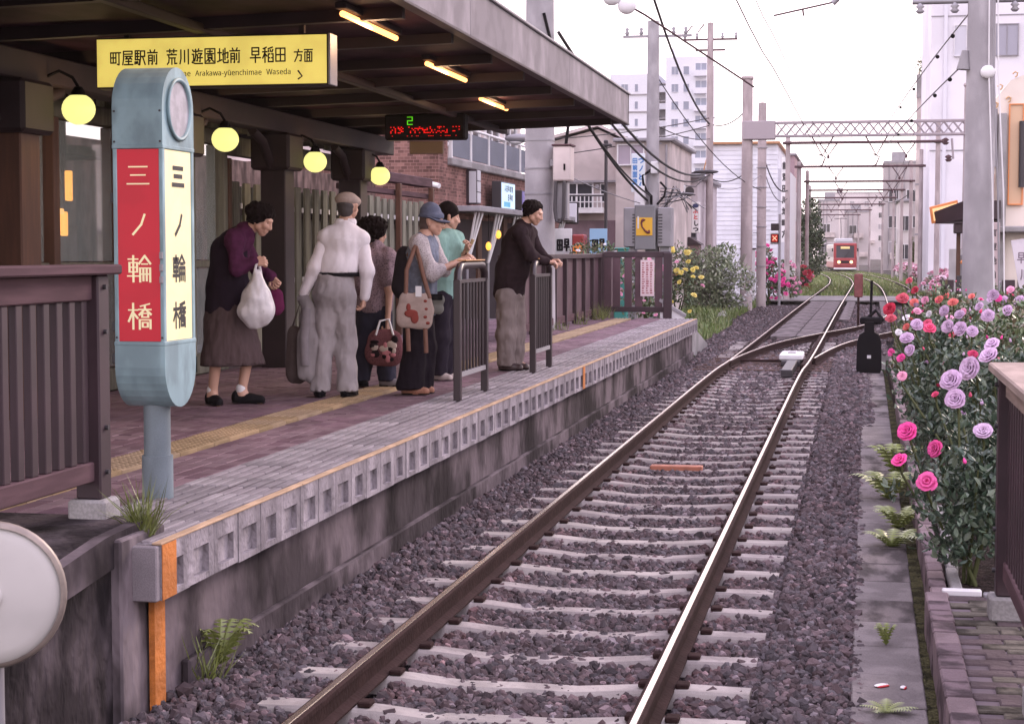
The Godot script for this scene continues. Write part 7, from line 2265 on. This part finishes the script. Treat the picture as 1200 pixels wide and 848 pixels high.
	J = {"neck": P.call(442, 290, .02), "chest": P.call(443, 308, .0), "belly": P.call(442, 338, 0), "hip": P.call(440, 360, 0),
		"shl": P.call(430, 303, .08), "ell": P.call(425, 335, .05), "wrl": P.call(430, 362, -.05), "shr": P.call(455, 303, .1), "elr": P.call(457, 338, .14), "wrr": P.call(455, 374, .13),
		"hpl": P.call(434, 365, 0), "knl": P.call(429, 408, -.02), "anl": P.call(423, 448, .02), "tol": P.call(428, 451, .08),
		"hpr": P.call(446, 365, 0), "knr": P.call(452, 408, 0), "anr": P.call(454, 446, .03), "tor": P.call(466, 450, .06)}
	ht = V(.1, 2.1, 0)
	hp = P.call(441, 274, .0)
	hx = hd(ht, hp)
	var navy := folds("navy trousers", L(.035, .035, .055), T.soft, 3.0)
	var floral := folds("floral blouse", L(.3, .22, .25), T.spots, 7.0)
	p = person("person", "person with bushy dark hair in a grey floral blouse and navy trousers", V(-4.4, .595, -15.92), {"head": hp, "head_turn": ht, "J": J,
		"handl": {"dir": V(.3, -1, 0), "palm": V(0, 0, -1), "curl": 1.0}, "handr": {"dir": V(0, -1, 0), "palm": V(-.9, 0, -.3), "curl": 1.3},
		"garments": [
			["hair", hair_cap(hx, .1, .03, .04), hairm, .010, .03, .026, [[hx * V(0, 0, .05), hx.basis * V(0, -.35, .94)]]],
			["blouse", [[J.chest, J.neck, .13, .07], [J.belly, J.chest, .155, .14, V(0, 0, 1), .8], [J.hip, J.belly, .165, .155, V(0, 0, 1), .85], [J.shl, J.shr, .075, .075], [J.shl, J.ell, .075, .075], [J.shr, J.shr.lerp(J.elr, .75), .075, .08]], floral, .016, .05, .014, [[J.hip + V(0, -.06, 0), V(0, -1, 0)]]],
			["trousers", [[J.hip + V(0, .04, 0), J.hip, .14, .15, V(0, 0, 1), .85], [J.hpl, J.knl, .11, .095], [J.knl, J.anl, .095, .085], [J.hpr, J.knr, .11, .095], [J.knr, J.anr, .095, .085]], navy, .016, .04, .014, [[V(0, .05, 0), V(0, -1, 0)]]]]})
	shoe(p, J.anl, J.tol, K.black, .048); shoe(p, J.anr, J.tor, M("grey canvas shoe", L(.2, .18, .19), .8), .048)
	var fb := thing("floral_handbag", "dark handbag with a rose pattern and white handles held by the bushy haired person", "bag", p.position, p.rotation.y)
	b2 = MB.new()
	nets(b2, [[P.call(444, 412, .2), P.call(458, 412, .2), .13, .13, V(0, 0, 1), .5], [P.call(444, 398, .2), P.call(459, 398, .2), .1, .1, V(0, 0, 1), .5]], .014, .03, .008)
	put("sack", b2, folds("dark rose patterned cloth", L(.2, .08, .09), T.spots, 9.0), fb)
	for c in [["pink", L(.5, .2, .22), 7], ["cream", L(.5, .42, .36), 5], ["black", L(.015, .01, .012), 8]]:
		var pr := MB.new()
		for k in c[2]: pr.ball(P.call(rf(438, 464), rf(394, 420), .262), V(rf(.02, .05), rf(.015, .04), .012), 8, 5)
		put("printed_rose", pr, M(c[0] + " bag print", c[1], .8), fb)
	for q in [-1, 1]: put("handle", tb([P.call(441, 392, .2 + q * .05), P.call(446, 376, .17 + q * .03), P.call(456, 374, .15 + q * .02), P.call(461, 392, .2 + q * .05)], .011, 6), K.white, fb)

	# 4. woman in a blue hat leaning on the barrier
	sc = .00757
	P = func(x: float, y: float, z: float) -> Vector3: return V((x - 492.0) * sc, (462.0 - y) * sc, z)
	J = {"neck": P.call(500, 279, .0), "chest": P.call(498, 300, -.01), "belly": P.call(494, 335, -.02), "hip": P.call(492, 358, -.02),
		"shl": P.call(493, 288, .14), "ell": P.call(508, 322, .2), "wrl": P.call(540, 308, .1), "shr": P.call(507, 287, -.14), "elr": P.call(522, 318, -.14), "wrr": P.call(544, 306, -.02),
		"hpl": P.call(489, 364, .07), "knl": P.call(488, 408, .09), "anl": P.call(482, 452, .08), "tol": P.call(500, 458, .13),
		"hpr": P.call(496, 364, -.07), "knr": P.call(500, 408, -.06), "anr": P.call(494, 450, -.06), "tor": P.call(506, 456, -.02)}
	ht = V(.12, 1.35, 0)
	hp = P.call(508, 262, .0)
	hx = hd(ht, hp)
	var denim := folds("pale denim vest", L(.2, .225, .29), T.blotch, 9.0)
	var lace := folds("white lace sleeve", L(.5, .45, .46), T.spots, 10.0)
	var blackt := folds("black trousers", L(.015, .011, .016))
	p = person("person", "person in a blue hat and denim vest leaning on the nearer barrier", V(-3.79, .595, -15.14), {"head": hp, "head_turn": ht, "J": J,
		"handl": {"dir": V(1, .25, -.1), "palm": V(0, -1, -.3), "curl": 1.1, "side": 1.0}, "handr": {"dir": V(1, .35, .4), "palm": V(0, -1, .3), "curl": 1.1, "side": -1.0},
		"garments": [
			["hair", [[hx * V(0, .0, -.03), hx * V(0, -.035, -.04), .088, .07]], M("grey brown hair", L(.09, .06, .055), .7, 0, T.grain, V(30, 4, 30)), .011, .02, .006, [[hx * V(0, 0, .02), hx.basis * V(0, 0, 1)]]],
			["hat", [[hx * V(0, .075, -.02), hx * V(0, .05, -.015), .095, .115]], folds("slate blue hat", L(.125, .14, .2), T.soft, 20.0), .01, .03, .006, [[hx * V(0, .03, 0), hx.basis * V(0, -1, 0)]]],
			["hat_brim", [[hx * V(0, .035, .0), hx * V(0, .012, .07), .12, .1, hx.basis.y, .16]], folds("slate blue hat brim", L(.125, .14, .2), T.soft, 20.0), .009, .01, .005],
			["lace_sleeves", [[J.shl, J.ell, .075, .07], [J.shr, J.elr, .075, .07], [J.ell, J.ell.lerp(J.wrl, .3), .07, .06], [J.shl, J.shr, .07, .07]], lace, .015, .04, .014],
			["denim_vest", [[J.chest, J.neck + V(0, -.03, 0), .145, .085], [J.belly, J.chest, .15, .145, V(1, 0, 0), .85], [J.hip + V(0, -.02, 0), J.belly, .165, .15], [J.shl + V(0, -.02, -.03), J.shr + V(0, -.02, .03), .08, .08]], denim, .016, .05, .016, [[J.hip + V(0, -.1, 0), V(0, -1, 0)]]],
			["trousers", [[J.hip + V(0, .0, 0), J.hip, .13, .135], [J.hpl, J.knl, .11, .1], [J.knl, J.anl, .1, .125], [J.hpr, J.knr, .11, .1], [J.knr, J.anr, .1, .12]], blackt, .016, .04, .012, [[V(0, .045, 0), V(0, -1, 0)]]]]})
	var fl := M("flower patterned shoe", L(.35, .16, .1), .7, 0, T.spots, 18.0)
	shoe(p, J.anl, J.tol, fl, .048); shoe(p, J.anr, J.tor, fl, .048)
	var tote := thing("canvas_tote", "cream canvas tote with a red brown print on long tan straps", "bag", p.position, p.rotation.y)
	var tc := folds("cream canvas", L(.42, .33, .29), T.soft, 8.0)
	b2 = MB.new()
	nets(b2, [[P.call(481, 352, .3), P.call(497, 354, .3), .085, .085, V(0, 0, 1), .35], [P.call(477, 374, .3), P.call(499, 376, .3), .075, .075, V(0, 0, 1), .35], [P.call(480, 364, .3), P.call(498, 364, .3), .1, .1, V(0, 0, 1), .3]], .012, .03, .006, [[P.call(480, 344, .3), V(0, 1, 0)]])
	put("sack", b2, tc, tote)
	var tan := folds("tan strap", L(.22, .12, .09))
	for q in [[474, 480], [501, 499]]:
		put("strap", tb([P.call(q[0] + 4, 350, .31), P.call(lerpf(q[0], 488, .35), 318, .26), P.call(490, 288, .2)], .02, 6), tan, tote)
	for q in [[480, 384, 410], [500, 384, 412]]: put("hanging_tie", tb([P.call(q[0], q[1], .31), P.call(q[0] + 1, q[2], .31)], .022, 6), tan, tote)
	b2 = MB.new()
	b2.ball(P.call(484, 367, .33), V(.06, .035, .008), 10, 6); b2.ball(P.call(488, 372, .33), V(.035, .05, .008), 10, 6); b2.ball(P.call(481, 360, .33), V(.02, .035, .008), 8, 6)
	for q in [[500, 353], [501, 362], [500, 371], [503, 378]]: b2.ball(P.call(q[0], q[1], .325), V(.018, .014, .008), 8, 5)
	put("printed_flower", b2, M("red brown print", L(.22, .05, .04), .8), tote)
	put("white_tag", bx(P.call(489, 348, .325), P.call(496, 336, .335)), K.white, tote)
	var pouch := thing("small_pouch", "small grey pouch with a dark flap at the hatted person's hip", "bag", p.position, p.rotation.y)
	b2 = MB.new()
	nets(b2, [[P.call(511, 362, .22), P.call(515, 362, .22), .05, .05, V(0, 0, 1), .6], [P.call(511, 352, .22), P.call(516, 352, .22), .05, .05, V(0, 0, 1), .6]], .011, .02, .003)
	put("sack", b2, folds("grey pouch", L(.2, .2, .18)), pouch)
	put("flap", bx(P.call(506, 352, .255), P.call(520, 345, .27), .005), K.black, pouch)
	var pack := thing("backpack", "black backpack on the hatted person's back", "backpack", p.position, p.rotation.y)
	b2 = MB.new()
	nets(b2, [[P.call(478, 312, -.04), P.call(475, 338, -.04), .085, .11], [P.call(476, 300, -.1), P.call(474, 335, -.12), .07, .09]], .014, .03, .01)
	put("sack", b2, folds("black pack", L(.025, .02, .025)), pack)
	put("strap", tb([P.call(480, 302, .05), P.call(492, 284, .1), P.call(500, 300, .16)], .018, 6), folds("brown strap", L(.12, .07, .05)), pack)

	# 5. person in a mint shirt behind her
	sc = .00838
	P = func(x: float, y: float, z: float) -> Vector3: return V((x - 518.0) * sc, (446.0 - y) * sc, z)
	J = {"neck": P.call(521, 274, 0), "chest": P.call(522, 292, 0), "belly": P.call(520, 325, 0), "hip": P.call(518, 348, 0),
		"shl": P.call(511, 284, .14), "ell": P.call(516, 315, .16), "wrl": P.call(536, 308, .2), "shr": P.call(531, 283, -.1), "elr": P.call(538, 308, .0), "wrr": P.call(544, 296, .1),
		"hpl": P.call(514, 354, .07), "knl": P.call(515, 396, .06), "anl": P.call(513, 438, .05), "tol": P.call(524, 443, .1),
		"hpr": P.call(523, 354, -.07), "knr": P.call(524, 396, -.07), "anr": P.call(522, 436, -.06), "tor": P.call(531, 441, -.04)}
	ht = V(.15, 1.7, 0)
	hp = P.call(524, 257, .0)
	hx = hd(ht, hp)
	p = person("person", "person in a mint green shirt and dark trousers behind the hatted one", V(-3.95, .595, -16.8), {"head": hp, "head_turn": ht, "J": J,
		"handl": {"dir": V(1, .3, 0), "palm": V(0, .3, 1), "curl": 1.0}, "handr": {"dir": V(.3, .8, .4), "palm": V(-.5, .2, .8), "curl": 1.2},
		"garments": [
			["dark_cap", [[hx * V(0, .055, -.02), hx * V(0, .05, -.01), .1, .1], [hx * V(0, .045, .06), hx * V(0, .04, .1), .06, .05, hx.basis.y, .25], [hx * V(0, .0, -.035), hx * V(0, -.03, -.04), .088, .075]], hairm, .011, .03, .005, [[hx * V(0, 0.0, .045), hx.basis * V(0, -.7, .7)]]],
			["shirt", [[J.chest, J.neck, .14, .07], [J.belly, J.chest, .15, .15, V(0, 0, 1), .85], [J.hip, J.belly, .155, .15, V(0, 0, 1), .85], [J.shl, J.shr, .08, .08], [J.shl, J.shl.lerp(J.ell, .8), .08, .085], [J.shr, J.shr.lerp(J.elr, .8), .08, .085]], folds("mint shirt", L(.25, .42, .38), T.soft, 6.0), .017, .05, .014, [[J.hip + V(0, -.04, 0), V(0, -1, 0)]]],
			["trousers", [[J.hip + V(0, .02, 0), J.hip, .13, .135], [J.hpl, J.knl, .1, .085], [J.knl, J.anl, .085, .07], [J.hpr, J.knr, .1, .085], [J.knr, J.anr, .085, .07]], folds("dark trousers", L(.025, .02, .03)), .016, .04, .01, [[V(0, .05, 0), V(0, -1, 0)]]]]})
	shoe(p, J.anl, J.tol, M("pale shoe", L(.4, .34, .32), .7), .046); shoe(p, J.anr, J.tor, M("pale shoe", L(.4, .34, .32), .7), .046)
	var stick := thing("folding_fan", "thin tan folded fan held up in the mint shirted person's hand", "fan", p.position, p.rotation.y)
	put("fan_body", tb([P.call(545, 298, .14), P.call(552, 283, .16)], [.012, .018], 6), M("tan paper", L(.4, .3, .17), .7), stick)
	put("fan_handle", tb([P.call(542, 303, .13), P.call(545, 298, .14)], .012, 6), K.wood, stick)

	# 6. man in a dark shirt leaning on the farther barrier
	sc = .00914
	P = func(x: float, y: float, z: float) -> Vector3: return V((x - 597.0) * sc, (434.0 - y) * sc, z)
	J = {"neck": P.call(611, 266, 0), "chest": P.call(605, 287, 0), "belly": P.call(597, 320, 0), "hip": P.call(594, 344, 0),
		"shl": P.call(606, 276, .17), "ell": P.call(619, 303, .22), "wrl": P.call(637, 309, .1), "shr": P.call(618, 277, -.14), "elr": P.call(630, 302, -.16), "wrr": P.call(642, 308, .0),
		"hpl": P.call(591, 350, .08), "knl": P.call(590, 392, .09), "anl": P.call(590, 427, .08), "tol": P.call(606, 431, .12),
		"hpr": P.call(600, 350, -.08), "knr": P.call(602, 392, -.06), "anr": P.call(601, 425, -.06), "tor": P.call(613, 429, -.02)}
	ht = V(.35, 1.25, 0)
	hp = P.call(622, 253, .02)
	hx = hd(ht, hp)
	var darks := folds("dark brown shirt", L(.035, .022, .026), T.blotch, 6.0)
	p = person("person", "person in a dark shirt and grey trousers leaning on the farther barrier", V(-3.58, .595, -18.36), {"head": hp, "head_turn": ht, "J": J,
		"handl": {"dir": V(1, -.05, 0), "palm": V(0, -1, -.2), "curl": .9, "side": 1.0}, "handr": {"dir": V(1, .05, .2), "palm": V(0, -1, .2), "curl": .9, "side": -1.0},
		"garments": [
			["hair", hair_cap(hx, .093, .0, .01), hairm, .009, .025, .016, [[hx * V(0, .02, .035), hx.basis * V(0, -.55, .84)]]],
			["shirt", [[J.chest, J.neck + V(-.02, -.02, 0), .155, .085], [J.belly, J.chest, .17, .165, V(0, 0, 1), .85], [J.hip, J.belly, .165, .17, V(0, 0, 1), .85], [J.shl, J.shr, .085, .085]], darks, .017, .05, .014, [[J.hip + V(0, -.06, 0), V(0, -1, 0)]], [], [[J.shl, J.ell, .07, .062], [J.ell, J.wrl, .062, .047], [J.shr, J.elr, .07, .062], [J.elr, J.wrr, .062, .047]]],
			["trousers", [[J.hip + V(0, .0, 0), J.hip + V(0, -.02, 0), .13, .15], [J.hpl, J.knl, .115, .1], [J.knl, J.anl, .1, .09], [J.hpr, J.knr, .115, .1], [J.knr, J.anr, .1, .09]], folds("warm grey trousers", L(.26, .215, .205), T.soft, 3.0), .017, .04, .02, [[V(0, .045, 0), V(0, -1, 0)]]]]})
	shoe(p, J.anl, J.tol, M("dark leather", L(.05, .03, .03), .4), .05); shoe(p, J.anr, J.tor, M("dark leather", L(.05, .03, .03), .4), .05)
